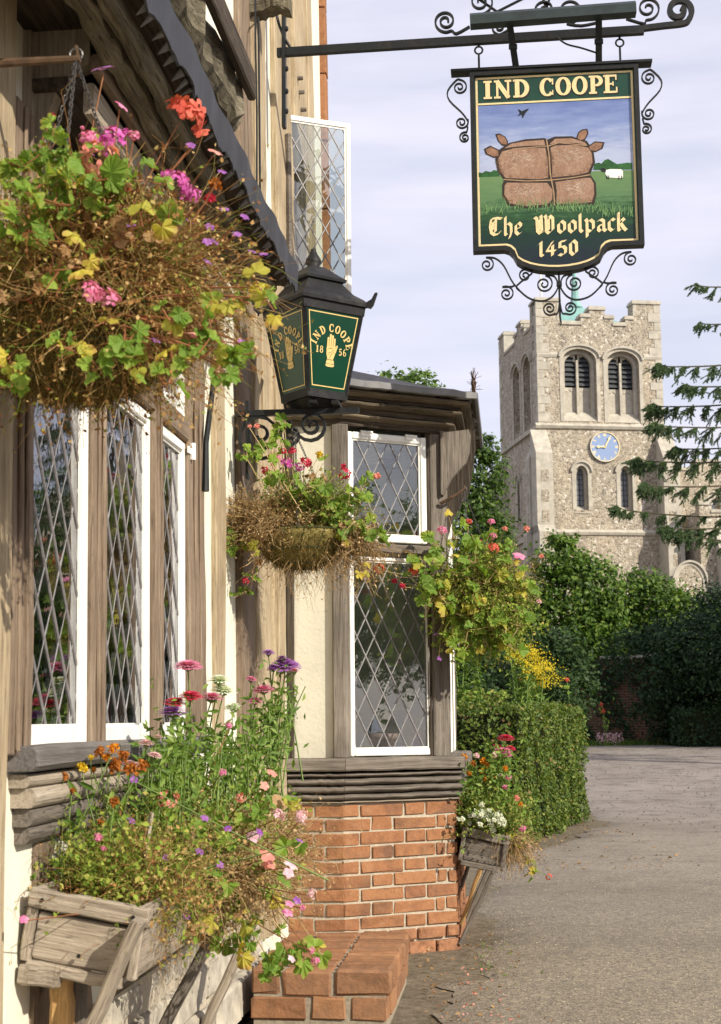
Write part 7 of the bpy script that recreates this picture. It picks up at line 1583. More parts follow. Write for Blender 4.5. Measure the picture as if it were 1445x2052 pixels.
def leaves(parent, Y, clusters, sizepx, keys='gggr', roots=None, depth=0.08, stems=None, stem_r=0.0014):
    """clusters: (px, py, count, spread px)"""
    sc = Y / FPX
    for (px, py, n, sp_) in clusters:
        hub = at(px, py, Y + random.uniform(-depth, depth))
        for i in range(n):
            p = hub + Vector((random.gauss(0, sp_ * 0.6), random.gauss(0, sp_ * 0.5), random.gauss(0, sp_ * 0.6))) * sc; nr = FACE + Vector((random.gauss(0, .55), random.gauss(0, .5), random.gauss(0.1, .55)))
            inst('leaf', random.choice(LEAFMESH[random.choice(keys)]), parent, orient(p, nr, sizepx * sc * random.uniform(0.7, 1.25)))
            if stems is not None: stem_to(stems, hub + Vector((random.gauss(0, .01), random.gauss(0, .01), -0.01)), p, stem_r, -0.1, 3)
        if roots is not None and stems is not None: stem_to(stems, roots[0] + Vector((random.gauss(0, roots[1]), random.gauss(0, roots[1]), 0)), hub, stem_r * 1.5, 0.12, 5)
def flowers(parent, Y, lst, root, stems, spread=0.06, up=(0.25, -0.55, 0.6)):
    for (px, py, kind, col, rpx, *rest) in lst:
        dy = rest[0] if rest else random.uniform(-0.06, 0.06); p = at(px, py, Y + dy); nr = Vector(up) + Vector((random.gauss(0, .2), random.gauss(0, .2), random.gauss(0, .15)))
        inst('flower_head', head(kind, col), parent, orient(p, nr, rpx * (Y + dy) / FPX)); stem_to(stems, Vector(root) + Vector((random.gauss(0, spread), random.gauss(0, spread), 0)), p - nr.normalized() * rpx * Y / FPX * 0.3, 0.0018, -0.05, 5)
def tangle(name, parent, centre, radii, n, length, r_, mat, droop=0.10, k=6, wob=0.22, up=0.4, tips=0, tipsize=0.008, side=None, label=None):
    c = np.array(centre); rr = np.array(radii); d = rnd_dirs(n); d[:, 2] = d[:, 2] * 0.8 + up
    if side is not None: d = d + np.array(side)
    start = c + rnd_dirs(n) * rr * RNG.random((n, 1)) ** 0.5; P = curves(start, d, RNG.uniform(0.45, 1.1, n) * length, droop, k, wob); parts = [strands(P, r_ * RNG.uniform(0.7, 1.3, n))]
    V_, F_ = parts[0]; o = npobj(name, V_, F_, mat, parent, kind='stuff', label=label)
    if tips:
        idx = RNG.integers(0, n, tips); seg = RNG.integers(1, k, tips); C = P[idx, seg] + RNG.normal(0, 0.004, (tips, 3)); V_, F_ = cloud(C, rnd_dirs(tips) + np.array(FACE) * 0.6, RNG.uniform(0.5, 1.3, tips) * tipsize); npobj('small_leaf', V_, F_, mat, o if o.parent is None or o.parent.parent is None else parent, kind='stuff')
    return o, P
def chain(parent, a, b, link=0.016, r_=0.0017):
    a, b = Vector(a), Vector(b); d = b - a; n = max(3, int(d.length / (link * 0.72))); mb = MB(); ax = d.normalized(); s1 = ax.orthogonal().normalized(); s2_ = ax.cross(s1)
    for i in range(n):
        c = a + d * ((i + 0.5) / n); sd = s1 if i % 2 else s2_; mb.tube([c + ax * (link * 0.5 * math.cos(t * 1.0472)) + sd * (link * 0.26 * math.sin(t * 1.0472)) for t in range(7)], r_, 4, cap=False)
    return obj('chain', mb, M['chain'], parent)
M['chain'] = mat_plain('dark galvanised chain', (0.11, 0.105, 0.10), 0.45, 0.5, 0.3, 60, 0, 0.6)
def basket(label, c, r_, dep, hook, fuzz=4000, tone='moss'):
    c = Vector(c); t = thing('hanging_basket', label, 'hanging basket', c, 'hanging flower baskets'); prof = [(r_ * math.sin(math.pi / 2 * i / 7) ** 0.9 if i else 0.01, -dep * math.cos(math.pi / 2 * i / 7)) for i in range(8)]
    obj('moss_lining', MB().lathe(prof + [(r_ * 0.9, 0.0), (0.01, -0.03)], (0, 0, 0), 22), M['moss_base'] if tone == 'moss' else M['bowl'], t, Matrix.Translation(c), smooth=True)
    if fuzz:
        n = fuzz; a = RNG.uniform(0, 6.283, n); ph = np.arccos(RNG.uniform(0.02, 1, n)); st = np.stack([np.cos(a) * np.sin(ph) * r_, np.sin(a) * np.sin(ph) * r_, -np.cos(ph) * dep], 1) + np.array(c); nn = np.stack([np.cos(a) * np.sin(ph), np.sin(a) * np.sin(ph), -np.cos(ph)], 1); P = curves(st - nn * 0.004, nn * 0.5 + rnd_dirs(n), RNG.uniform(0.02, 0.05, n), 0.25, 4, 0.4); V_, F_ = strands(P, 0.0013); npobj('moss', V_, F_, M['moss'], t, kind='stuff')
    mb = MB(); k = 14
    for i in range(k): a = 6.2832 * i / k; mb.tube([c + Vector((math.cos(a + j * 0.06) * (r_ * math.sin(math.pi / 2 * j / 6) ** 0.9 + 0.004), math.sin(a + j * 0.06) * (r_ * math.sin(math.pi / 2 * j / 6) ** 0.9 + 0.004), -(dep + 0.004) * math.cos(math.pi / 2 * j / 6))) for j in range(7)], 0.0016, 4)
    for j in (2, 4, 6): rr_ = r_ * math.sin(math.pi / 2 * j / 6) ** 0.9 + 0.005; zz_ = -(dep + 0.004) * math.cos(math.pi / 2 * j / 6); mb.tube([c + Vector((rr_ * math.cos(6.2832 * i / 28), rr_ * math.sin(6.2832 * i / 28), zz_)) for i in range(29)], 0.002, 4)
    obj('wire', mb, M['wire'], t)
    for i in range(3): a = 6.2832 * i / 3 + 0.5; chain(t, Vector(hook), c + Vector((r_ * math.cos(a), r_ * math.sin(a), 0)))
    mb = MB(); mb.tube([Vector(hook) + Vector((0.014 * math.sin(q), 0, 0.014 * (1 - math.cos(q)) - 0.004)) for q in [i * 0.5 for i in range(11)]], 0.003, 5); obj('hook', mb, M['chain'], t); return t
M['wire'] = mat_plain('green coated wire', (0.05, 0.07, 0.03), 0.6, 0.3); M['bowl'] = mat_plain('mossy fibre bowl', (0.20, 0.165, 0.055), 0.95, 0.05, 0.45, 26, 0.012, dirt=(0.10, 0.075, 0.03))

# ------------------------------------------------------------------ basket 1, near, at the big window
Y1 = 3.1; C1 = at(150, 640, Y1); hk1 = at(152, 118, Y1)
basket('large moss-lined hanging basket of half dried flowers in front of the big window', C1, 0.215, 0.165, hk1, 9000)
wA = F(*[(C1 - O_F).dot(U), 0.0, hk1.z]); mb = MB(); mb.tube([wA, hk1.lerp(wA, 0.5), hk1 + (hk1 - wA).normalized() * 0.01], [0.011, 0.010, 0.008], 8); mb.tube([hk1, hk1 + Vector((0.004, 0, 0.012)), hk1 + Vector((0.0, 0, 0.03))], 0.004, 5)
tag(obj('basket_arm', mb, M['iron_rust'], None), 'short rusty iron arm holding the large basket at the big window', 'bracket')
g1 = thing('geranium', 'pink and coral trailing geraniums growing in the large near basket', 'flowers', C1, 'flowers in the hanging baskets'); sb1 = MB(); rt = (C1 + Vector((0, 0, -0.02)), 0.08)
leaves(g1, Y1 - 0.24, [(95, 300, 9, 40), (140, 330, 10, 38), (60, 375, 11, 45), (110, 400, 10, 48), (160, 370, 9, 40), (40, 330, 6, 35), (200, 350, 6, 35), (215, 400, 5, 40), (190, 400, 6, 44), (285, 350, 4, 40), (330, 420, 4, 50), (25, 440, 5, 30), (90, 470, 5, 40)], 46, 'grrgr', rt, 0.06, sb1)
leaves(g1, Y1 - 0.26, [(105, 585, 4, 24), (125, 690, 6, 28), (195, 735, 3, 18), (245, 700, 7, 26), (275, 745, 2, 18), (35, 760, 6, 34), (15, 720, 4, 26), (350, 640, 5, 22), (355, 715, 5, 26), (400, 700, 6, 30), (440, 735, 4, 22), (470, 745, 4, 22), (500, 700, 2, 16), (330, 760, 3, 18), (420, 650, 4, 24), (300, 690, 4, 30), (380, 680, 4, 30), (455, 690, 4, 24)], 40, 'gggggy', rt, 0.05, sb1)
leaves(g1, Y1 - 0.16, [(520, 575, 5, 22), (545, 600, 4, 20), (490, 600, 4, 22), (450, 610, 3, 24), (185, 500, 3, 30), (140, 440, 2, 30), (190, 640, 2, 14)], 44, 'gyyg', rt, 0.05, sb1)
leaves(g1, Y1 - 0.27, [(180, 520, 2, 24), (205, 648, 1, 4), (150, 470, 2, 18), (300, 440, 2, 20), (150, 380, 3, 40)], 46, 'y', rt, 0.05, sb1)
leaves(g1, Y1 - 0.27, [(215, 455, 3, 40), (250, 370, 3, 30), (410, 690, 2, 12), (270, 480, 3, 60), (60, 590, 4, 40), (110, 540, 4, 50)], 40, 'd', rt, 0.05, sb1)
obj('stem', sb1, M['stem_red'], g1, kind='stuff'); sb1 = MB(); rtop = C1 + Vector((0, 0, 0.02))
flowers(g1, Y1 - 0.08, [(370, 232, 'geranium', 'red', 52), (196, 322, 'geranium', 'salmon', 50, -0.08), (218, 292, 'geranium', 'magenta', 46), (182, 288, 'geranium', 'pink', 32), (350, 372, 'geranium', 'magenta', 40), (382, 395, 'geranium', 'magenta', 26), (215, 608, 'geranium', 'pink', 36, -0.2), (176, 588, 'geranium', 'pink', 32, -0.2), (243, 214, 'open', 'pink', 17), (268, 272, 'pompom', 'pink', 16), (430, 306, 'open', 'salmon', 18), (252, 265, 'pompom', 'magenta', 11), (105, 233, 'pompom', 'crimson', 9), (165, 256, 'pompom', 'pink', 6), (420, 400, 'pompom', 'crimson', 16), (250, 385, 'pompom', 'crimson', 18), (405, 268, 'open', 'red', 18), (430, 372, 'pompom', 'rust', 20), (285, 548, 'open', 'magenta', 9), (400, 675, 'open', 'salmon', 26, -0.15)], rtop, sb1)
flowers(g1, Y1, [(206, 140, 'open', 'violet', 26)], rtop, sb1, 0.03, (0.0, -0.25, 1))
flowers(g1, Y1 - 0.14, [(x, y, 'open', 'violet', 11) for x, y in ((382, 292), (445, 345), (420, 455), (430, 485), (475, 470), (505, 505), (380, 445), (490, 435), (528, 510), (415, 525), (55, 527), (312, 683), (485, 686), (262, 452), (415, 485), (450, 420))], rtop, sb1)
obj('stem', sb1, M['stem_red'], g1, kind='stuff')
d1 = thing('dried_lobelia', 'brown half dried lobelia spilling all round the large near basket', 'flowers', C1, 'flowers in the hanging baskets')
tangle('stalks', d1, C1 + Vector((0.02, 0, 0.03)), (0.15, 0.12, 0.05), 2700, 0.35, 0.0010, M['dry_mix'], 0.10, 9, 0.42, 0.55, 17000, 0.011)
tangle('stalks', d1, C1 + Vector((0.05, -0.02, 0.05)), (0.13, 0.10, 0.05), 2000, 0.40, 0.0010, M['dry_mix'], 0.10, 9, 0.40, 0.45, 11000, 0.011, side=(0.75, -0.2, 0.1))
tangle('stalks', d1, C1 + Vector((0.0, -0.04, 0.0)), (0.17, 0.10, 0.05), 900, 0.17, 0.0011, M['dry_tan'], 0.14, 8, 0.55, 0.3, 2600, 0.010, side=(0.1, -0.5, 0))
tangle('stalks', d1, C1 + Vector((0.0, 0.0, 0.12)), (0.12, 0.10, 0.05), 420, 0.28, 0.0011, M['lush'], 0.03, 8, 0.4, 1.0, 4200, 0.015)

# ------------------------------------------------------------------ basket 2, below the lantern
Y2 = lp(605, 1075).y - 0.02; C2 = at(603, 1066, Y2); hk2 = lwz(plan2(593, 868), -0.02)
basket('hanging basket with dry tan stalks below the wall lantern', C2, 0.185, 0.155, hk2, 2500, 'bowl')
g2 = thing('geranium', 'ivy geranium with faded crimson heads in the basket below the lantern', 'flowers', C2, 'flowers in the hanging baskets'); sb2 = MB(); rt = (C2 + Vector((0, 0, 0.0)), 0.07)
leaves(g2, Y2 - 0.16, [(705, 1015, 9, 26), (660, 990, 8, 28), (735, 1055, 7, 20), (755, 1075, 5, 16), (620, 970, 8, 26), (570, 980, 6, 28), (690, 1060, 6, 22), (540, 950, 5, 22), (650, 1030, 6, 24), (720, 985, 5, 18)], 25, 'ggggr', rt, 0.05, sb2)
leaves(g2, Y2 - 0.05, [(460, 1090, 9, 18), (500, 1080, 5, 18), (490, 1180, 5, 14), (505, 1150, 3, 14), (560, 865, 3, 10), (572, 845, 2, 8), (500, 915, 4, 10), (488, 908, 3, 8), (565, 885, 2, 6), (545, 905, 3, 12)], 24, 'gggr', rt, 0.05, sb2)
leaves(g2, Y2 - 0.16, [(440, 1035, 4, 12), (430, 1075, 3, 10), (700, 1085, 4, 20), (640, 960, 4, 20), (730, 1140, 3, 20), (500, 1120, 4, 20)], 22, 'ddy', rt, 0.05, sb2)
flowers(g2, Y2 - 0.10, [(530, 945, 'geranium', 'crimson', 12), (547, 925, 'geranium', 'crimson', 11), (575, 930, 'geranium', 'magenta', 15), (600, 938, 'geranium', 'magenta', 13), (612, 928, 'geranium', 'crimson', 15), (586, 905, 'geranium', 'crimson', 10), (568, 905, 'geranium', 'crimson', 8), (558, 920, 'geranium', 'pink', 10), (690, 950, 'geranium', 'crimson', 15), (688, 935, 'pompom', 'crimson', 8), (515, 855, 'pompom', 'salmon', 8), (500, 855, 'pompom', 'salmon', 6), (755, 955, 'pompom', 'salmon', 10), (492, 1165, 'geranium', 'crimson', 9), (640, 912, 'pompom', 'yellow', 10)], C2 + Vector((0, 0, 0.05)), sb2)
obj('stem', sb2, M['stem_dry'], g2, kind='stuff')
d2 = thing('dried_lobelia', 'tan dried lobelia tangled on the left of the basket below the lantern', 'flowers', C2, 'flowers in the hanging baskets')
tangle('stalks', d2, C2 + Vector((-0.10, -0.05, 0.03)), (0.12, 0.08, 0.05), 2300, 0.21, 0.0010, M['dry_tan'], 0.12, 9, 0.6, 0.3, 8500, 0.010, side=(-0.45, -0.2, 0))
tangle('stalks', d2, C2 + Vector((0.03, 0, 0.06)), (0.16, 0.10, 0.05), 1100, 0.22, 0.0012, M['dry_green'], 0.08, 5, 0.25, 0.8, 3500, 0.016)
tangle('stalks', d2, C2 + Vector((0.21, -0.03, 0.0)), (0.06, 0.06, 0.04), 420, 0.34, 0.0010, M['dry_tan'], 0.30, 10, 0.5, 0.0, 1800, 0.011, side=(0.25, -0.1, -0.2))
tangle('stalks', d2, C2 + Vector((-0.22, -0.02, 0.05)), (0.05, 0.05, 0.08), 300, 0.22, 0.0012, M['dry_tan'], 0.1, 5, 0.25, 0.2, 800, 0.012, side=(-0.4, 0, 0))
tangle('stalks', d2, C2 + Vector((0.0, -0.05, -0.08)), (0.16, 0.08, 0.03), 140, 0.26, 0.0011, M['dry_tan'], 0.35, 6, 0.35, -0.6, 300, 0.009)

# ------------------------------------------------------------------ basket 3, at the street corner of the bay
hk3 = on_plane(930, 985, E_ + NB * 0.05, U); Y3 = hk3.y; C3 = at(945, 1185, Y3)
basket('full green hanging basket at the street corner of the brick bay', C3, 0.20, 0.16, hk3, 2500)
a_ = on_plane(882, 1008, E_ + NB * 0.05, U); mb = MB(); mb.tube([a_ + U * 0.02, a_.lerp(hk3, 0.5), hk3 + Vector((0, 0, 0.012))], [0.010, 0.009, 0.007], 7); mb.tube([hk3 + Vector((0, 0, 0.012)), hk3 + Vector((0.004, 0, 0.035))], 0.005, 5); tag(obj('basket_arm', mb, M['iron_rust'], None), 'thin iron arm under the corbel holding the corner basket', 'bracket')
g3 = thing('geranium', 'yellow green trailing geraniums filling the basket at the bay corner', 'flowers', C3, 'flowers in the hanging baskets'); sb3 = MB(); rt = (C3, 0.06)
cl = [(x, y, n, s_) for x, y, n, s_ in ((850, 1120, 8, 22), (845, 1170, 8, 24), (870, 1090, 7, 22), (910, 1075, 8, 26), (950, 1085, 8, 26), (1000, 1095, 7, 24), (1030, 1130, 8, 24), (1045, 1175, 8, 22), (1030, 1220, 8, 24), (855, 1215, 6, 22), (880, 1190, 5, 22), (935, 1260, 7, 26), (980, 1250, 8, 26), (1010, 1265, 8, 24), (930, 1300, 5, 20), (975, 1290, 6, 22), (925, 1230, 4, 20))]
leaves(g3, Y3 - 0.22, cl + [(905, 1150, 6, 26), (1000, 1170, 6, 28), (990, 1210, 7, 26), (950, 1125, 6, 26), (1020, 1290, 7, 22), (950, 1285, 8, 26), (905, 1265, 5, 18), (1040, 1250, 5, 18)], 24, 'gggggry', rt, 0.06, sb3)
leaves(g3, Y3 - 0.30, [(890, 1170, 4, 16), (895, 1205, 3, 14), (950, 1190, 5, 16), (965, 1200, 2, 10), (975, 1165, 2, 18)], 30, 'yygg', rt, 0.04, sb3)
flowers(g3, Y3 - 0.2, [(885, 1064, 'geranium', 'pink', 12), (984, 1047, 'geranium', 'pink', 9), (988, 1076, 'geranium', 'pink', 9), (988, 1100, 'geranium', 'red', 15), (962, 1088, 'pompom', 'crimson', 8), (940, 1045, 'pompom', 'red', 8), (1040, 1115, 'open', 'pink', 14), (828, 1148, 'geranium', 'red', 13), (760, 1140, 'geranium', 'red', 13), (805, 1175, 'pompom', 'crimson', 9), (790, 1165, 'pompom', 'crimson', 8), (1080, 1206, 'pompom', 'pale', 7), (1012, 1060, 'pompom', 'salmon', 7), (1055, 1060, 'pompom', 'salmon', 8), (1085, 1115, 'pompom', 'salmon', 7), (875, 1272, 'open', 'violet', 7), (880, 1320, 'open', 'violet', 6), (985, 1215, 'open', 'violet', 6)], C3 + Vector((0, 0, 0.04)), sb3)
obj('stem', sb3, M['stem_dry'], g3, kind='stuff')
d3 = thing('dried_lobelia', 'fine green and brown lobelia stalks bushing out of the bay corner basket', 'flowers', C3, 'flowers in the hanging baskets')
tangle('stalks', d3, C3 + Vector((0.03, -0.05, 0.02)), (0.16, 0.12, 0.06), 1500, 0.30, 0.0012, M['lush'], 0.20, 8, 0.45, 0.45, 13000, 0.017)
tangle('stalks', d3, C3 + Vector((0.03, -0.08, 0.0)), (0.15, 0.10, 0.05), 1100, 0.26, 0.0011, M['dry_tan'], 0.2, 9, 0.5, 0.3, 3500, 0.012)
tangle('stalks', d3, C3 + Vector((0.06, -0.05, -0.06)), (0.14, 0.10, 0.04), 1000, 0.36, 0.0012, M['lush'], 0.32, 9, 0.45, 0.0, 11000, 0.018)
tangle('stalks', d3, C3 + Vector((0.2, 0, 0.04)), (0.05, 0.05, 0.05), 60, 0.24, 0.0011, M['dry_tan'], 0.03, 5, 0.2, 0.3, 160, 0.012, side=(0.8, -0.2, 0.2))

# ------------------------------------------------------------------ window box 1 below the big window
def planter(label, group, O, ex, wdt, hgt, dep, tilt, mat, struts):
    """box of boards; local x along the wall, y out, z up (tilted outwards)"""
    ex = Vector(ex).normalized(); ey = Vector((ex.y, -ex.x, 0)); Zl = Vector((0, 0, 1)); ey2 = (ey * math.cos(tilt) - Zl * math.sin(tilt)); ez2 = ey2.cross(ex) * -1 if ey2.cross(ex).z < 0 else ey2.cross(ex)
    t = thing('window_box', label, 'planter', O, group); m0 = Matrix((ex, ey2, ez2)).transposed().to_4x4(); m0.translation = Vector(O); P = lambda x, y, z: m0 @ Vector((x, y, z))
    def board(a, b, w, th, up, m=mat, **k): return beam('board', m, t, P(*a), P(*b), w, th, m0.to_3x3() @ Vector(up), segs=6, jit=0.0012, bev=0.004)
    board((0.0, dep - 0.012, hgt / 2), (wdt, dep - 0.012, hgt / 2), 0.022, hgt, (0, 0, 1)); board((0, 0.012, hgt / 2), (wdt, 0.012, hgt / 2), 0.022, hgt, (0, 0, 1))
    for x, sg in ((0.014, -1), (wdt - 0.014, 1)):
        board((x, 0.026, hgt * 0.36), (x, dep - 0.026, hgt * 0.36), 0.02, hgt * 0.66, (0, 0, 1)); board((x + sg * 0.010, -0.002, hgt * 0.86), (x + sg * 0.010, dep + 0.004, hgt * 0.86), 0.026, hgt * 0.27, (0, 0, 1)); board((x + sg * 0.014, 0.02, -0.012), (x + sg * 0.014, dep - 0.03, -0.012), 0.03, 0.026, (0, 0, 1))
        board((x + sg * 0.012, 0.012, 0), (x + sg * 0.012, 0.012, hgt * 0.72), 0.026, 0.024, (0, 1, 0)); board((x + sg * 0.012, dep - 0.014, 0), (x + sg * 0.012, dep - 0.014, hgt * 0.72), 0.026, 0.024, (0, 1, 0))
    board((0.02, dep / 2, 0.012), (wdt - 0.02, dep / 2, 0.012), dep - 0.05, 0.02, (0, 0, 1))
    mb = MB(); mb.box((0.03, 0.03, hgt * 0.5), (wdt - 0.03, dep - 0.03, hgt * 0.86), m0); obj('soil', mb, M['earth'], t)
    for a, b, w, th, mt in struts: beam('strut', M[mt], t, a, b, w, th, (0, 0, 1) if abs((Vector(b) - Vector(a)).normalized().z) < 0.8 else U, segs=6, jit=0.0015)
    for x, y, z in ((-0.008, dep - 0.03, hgt * 0.86), (-0.008, 0.03, hgt * 0.86), (-0.008, dep - 0.03, hgt * 0.2), (-0.008, dep * 0.5, hgt * 0.2)):
        mb = MB().tube([P(x - 0.006, y, z), P(x - 0.001, y, z)], 0.005, 6); obj('nail', mb, M['iron'], t)
    return t, m0
sb0 = sx(66, 0.03, 1440); wpl = lambda px, py, s_: on_plane(px, py, F(s_, 0, 0), U)
tl_, bl_ = wpl(66, 1778, sb0), wpl(80, 1925, sb0); box_h = (tl_ - bl_).length * 0.98; tr_ = wpl(298, 1822, sb0)
tilt1 = math.atan2(tl_.z - tr_.z, (tr_ - tl_).dot(N)); dep1 = (tr_ - tl_).length
O1 = tl_ - (Vector((0, 0, 1)) * math.cos(tilt1) + N * math.sin(tilt1)) * box_h; 
e = lambda px, py, s_=None: wpl(px, py, s_ if s_ else sb0 - 0.03)
struts1 = [(e(282, 1845, sb0 - 0.05), e(168, 2090, sb0 - 0.05), 0.026, 0.062, 'wood_board'), (wpl(126, 1935, sb0 + 0.06), wpl(122, 2110, sb0 + 0.06), 0.05, 0.045, 'wood_new'), (wpl(40, 1950, sb0 - 0.01), wpl(120, 1962, sb0 - 0.01), 0.04, 0.045, 'wood_board'), (wpl(150, 1950, sb0 + 0.1), wpl(152, 2120, sb0 + 0.1), 0.05, 0.05, 'wood_grey'),
    (F(5.2, 0.30, 0.60), F(5.2, 0.03, 0.02), 0.03, 0.065, 'wood_board'), (F(4.4, 0.29, 0.58), F(4.4, 0.03, 0.12), 0.03, 0.06, 'wood_grey')]
box1, mB1 = planter('weathered plank window box on struts, overflowing with flowers below the big window', 'window boxes of flowers', O1, U, 1.85, box_h, dep1, tilt1, M['wood_board'], struts1)
def inb(x, y, z): return mB1 @ Vector((x, y, z))
cB = inb(0.9, 0.14, box_h)
# low tangle filling the box
lo = thing('bedding_flowers', 'tangled fine green and straw coloured bedding plants filling the near window box', 'flowers', cB, 'flowers in the window boxes')
for x in (0.2, 0.5, 0.8, 1.1, 1.4, 1.7):
    tangle('stalks', lo, inb(x, 0.14, box_h * 0.9), (0.16, 0.10, 0.04), 420, 0.28, 0.0011, M['lush'], 0.05, 8, 0.42, 0.9, 3400, 0.016)
    tangle('stalks', lo, inb(x, 0.18, box_h * 0.95), (0.16, 0.10, 0.05), 620, 0.27, 0.0010, M['dry_tan' if x > 0.4 else 'dry_mix'], 0.08, 9, 0.5, 0.6, 3000, 0.011, side=(0.1, -0.1, 0))
for x in (0.7, 1.0, 1.3, 1.6): tangle('stalks', lo, inb(x, dep1, box_h), (0.14, 0.05, 0.04), 420, 0.27, 0.0010, M['dry_tan'], 0.20, 9, 0.5, 0.3, 2000, 0.011, side=(0.6, -0.2, 0))
sbl = MB(); flowers(lo, 3.85, [(x, y, 'open', 'violet', 9) for x, y in ((118, 1711), (268, 1563), (263, 1645), (228, 1760), (272, 1767), (276, 1733), (400, 1707), (457, 1661), (440, 1733), (330, 1720), (520, 1668), (600, 1685), (595, 1805), (375, 1838), (245, 1702), (410, 1640))], inb(0.6, 0.15, box_h), sbl, 0.2); obj('stem', sbl, M['stem'], lo, kind='stuff')
# marigolds at the near end
mg = thing('marigold', 'rusty orange marigolds going over at the near end of the big window box', 'flowers', inb(0.2, 0.12, box_h), 'flowers in the window boxes'); sbm = MB(); Ym = 3.75
flowers(mg, Ym, [(164, 1540, 'pompom', 'yellow', 15), (130, 1556, 'pompom', 'rust', 11), (200, 1507, 'pompom', 'rust', 14), (228, 1500, 'pompom', 'orange', 15), (213, 1517, 'pompom', 'orange', 12), (247, 1515, 'pompom', 'rust', 15), (232, 1535, 'pompom', 'rust', 18), (262, 1543, 'pompom', 'rust', 18), (286, 1535, 'pompom', 'rust', 16), (182, 1518, 'pompom', 'yellow', 8), (187, 1543, 'pompom', 'orange', 8), (145, 1585, 'pompom', 'rust', 9), (228, 1608, 'pompom', 'rust', 14), (202, 1648, 'pompom', 'rust', 9)], inb(0.25, 0.12, box_h), sbm, 0.07)
obj('stem', sbm, M['stem'], mg, kind='stuff')
cl = [(155, 1620, 6, 24), (195, 1600, 6, 24), (165, 1665, 6, 24), (225, 1640, 6, 26), (140, 1690, 5, 18), (250, 1590, 5, 24), (190, 1690, 5, 24)]; leaves(mg, Ym, cl, 34, 'b', (inb(0.2, 0.12, box_h), 0.05), 0.05, None)
# asters, each colour a plant of its own
def aster(label, col, heads, root, Y, leafy=10, group='asters in the near window box'):
    t = thing('aster', label, 'flowers', root, group); mb = MB()
    for (px, py, rp, *dy) in heads:
        y = Y + (dy[0] if dy else 0); p = at(px, py, y); nr = Vector((random.gauss(0.05, .12), -0.22 + random.gauss(0, .08), 1)); inst('flower_head', head('aster', col), t, orient(p, nr, rp * 1.18 * y / FPX)); r0 = Vector(root) + Vector((random.gauss(0, .02), random.gauss(0, .02), 0)); PL = stem_to(mb, r0, p - Vector((0, 0, 0.003)), 0.0026, 0.0, 6)
        mb.lathe([(0.002, -0.012), (rp * y / FPX * 0.5, -0.004), (rp * y / FPX * 0.55, 0.004)], p, 8)
        for i in range(leafy):
            f = 0.15 + 0.8 * (i + random.random()) / leafy; q = PL[min(5, int(f * 6))].lerp(PL[min(6, int(f * 6) + 1)], f * 6 % 1.0); inst('leaf', random.choice(LEAFMESH['b']), t, orient(q, Vector((random.gauss(0, .5), -0.7 + random.gauss(0, .4), 0.6)), random.uniform(0.035, 0.06) * (1.25 - 0.6 * f), None))
    obj('stem', mb, M['stem'], t, kind='stuff'); return t
rA = lambda s_, t_=0.15: F(s_, t_, 0.70)
aster('pink china aster, the tallest against the window post', 'pink', [(377, 1338, 24), (424, 1401, 22)], rA(4.55), 4.45)
aster('two crimson china asters side by side in the near window box', 'crimson', [(382, 1398, 20), (352, 1411, 20)], rA(4.35), 4.35)
aster('single violet china aster below the crimson ones', 'violet', [(346, 1431, 26)], rA(4.15, 0.2), 4.2)
aster('white china asters between pink ones in the near window box', 'white', [(439, 1366, 22), (448, 1387, 22), (465, 1418, 14), (421, 1480, 12)], rA(4.75), 4.65)
aster('cluster of tall violet china asters in front of the cream bay panel', 'violet', [(572, 1338, 26), (565, 1321, 12), (538, 1309, 11, 0.05), (548, 1340, 12)], rA(5.1, 0.32), 5.0)
aster('deep pink china asters left of the violet cluster', 'pink', [(528, 1385, 20), (503, 1362, 10), (511, 1406, 12), (590, 1345, 10)], rA(5.0, 0.26), 4.9, 12)
aster('small pale pink daisies beside the window sill', 'pale', [(293, 1491, 14), (316, 1478, 9), (310, 1515, 12), (258, 1532, 14), (272, 1535, 12)], rA(4.0), 3.95, 6)
# trailing geraniums hanging out of the box
g4 = thing('geranium', 'pink trailing geraniums hanging from the near window box over the step', 'flowers', inb(1.2, 0.26, box_h), 'flowers in the window boxes'); sb4 = MB(); Y4 = 4.3; rt = (inb(1.1, 0.22, box_h), 0.08)
leaves(g4, Y4 - 0.28, [(320, 1745, 5, 22), (365, 1740, 6, 24), (400, 1765, 5, 22), (350, 1785, 4, 20), (430, 1780, 5, 24), (380, 1700, 4, 26), (300, 1640, 5, 26), (450, 1640, 6, 30), (520, 1620, 6, 30), (470, 1700, 5, 30)], 32, 'gggggr', rt, 0.06, sb4)
leaves(g4, Y4 - 0.12, [(415, 1800, 4, 20), (480, 1800, 4, 22), (530, 1740, 5, 26), (555, 1780, 4, 24), (450, 1890, 4, 12), (505, 1890, 6, 18), (545, 1935, 6, 20), (600, 1910, 5, 14), (640, 1905, 3, 8), (500, 1840, 4, 16), (555, 1830, 3, 18), (590, 1690, 3, 16), (585, 1610, 4, 22), (540, 1950, 3, 14)], 34, 'gggy', rt, 0.06, sb4)
leaves(g4, Y4 - 0.25, [(500, 1835, 2, 12), (480, 1900, 2, 10), (380, 1870, 3, 20), (420, 1840, 3, 24), (570, 1620, 2, 12)], 34, 'dy', rt, 0.06, sb4)
obj('stem', sb4, M['stem_dry'], g4, kind='stuff'); sb4 = MB()
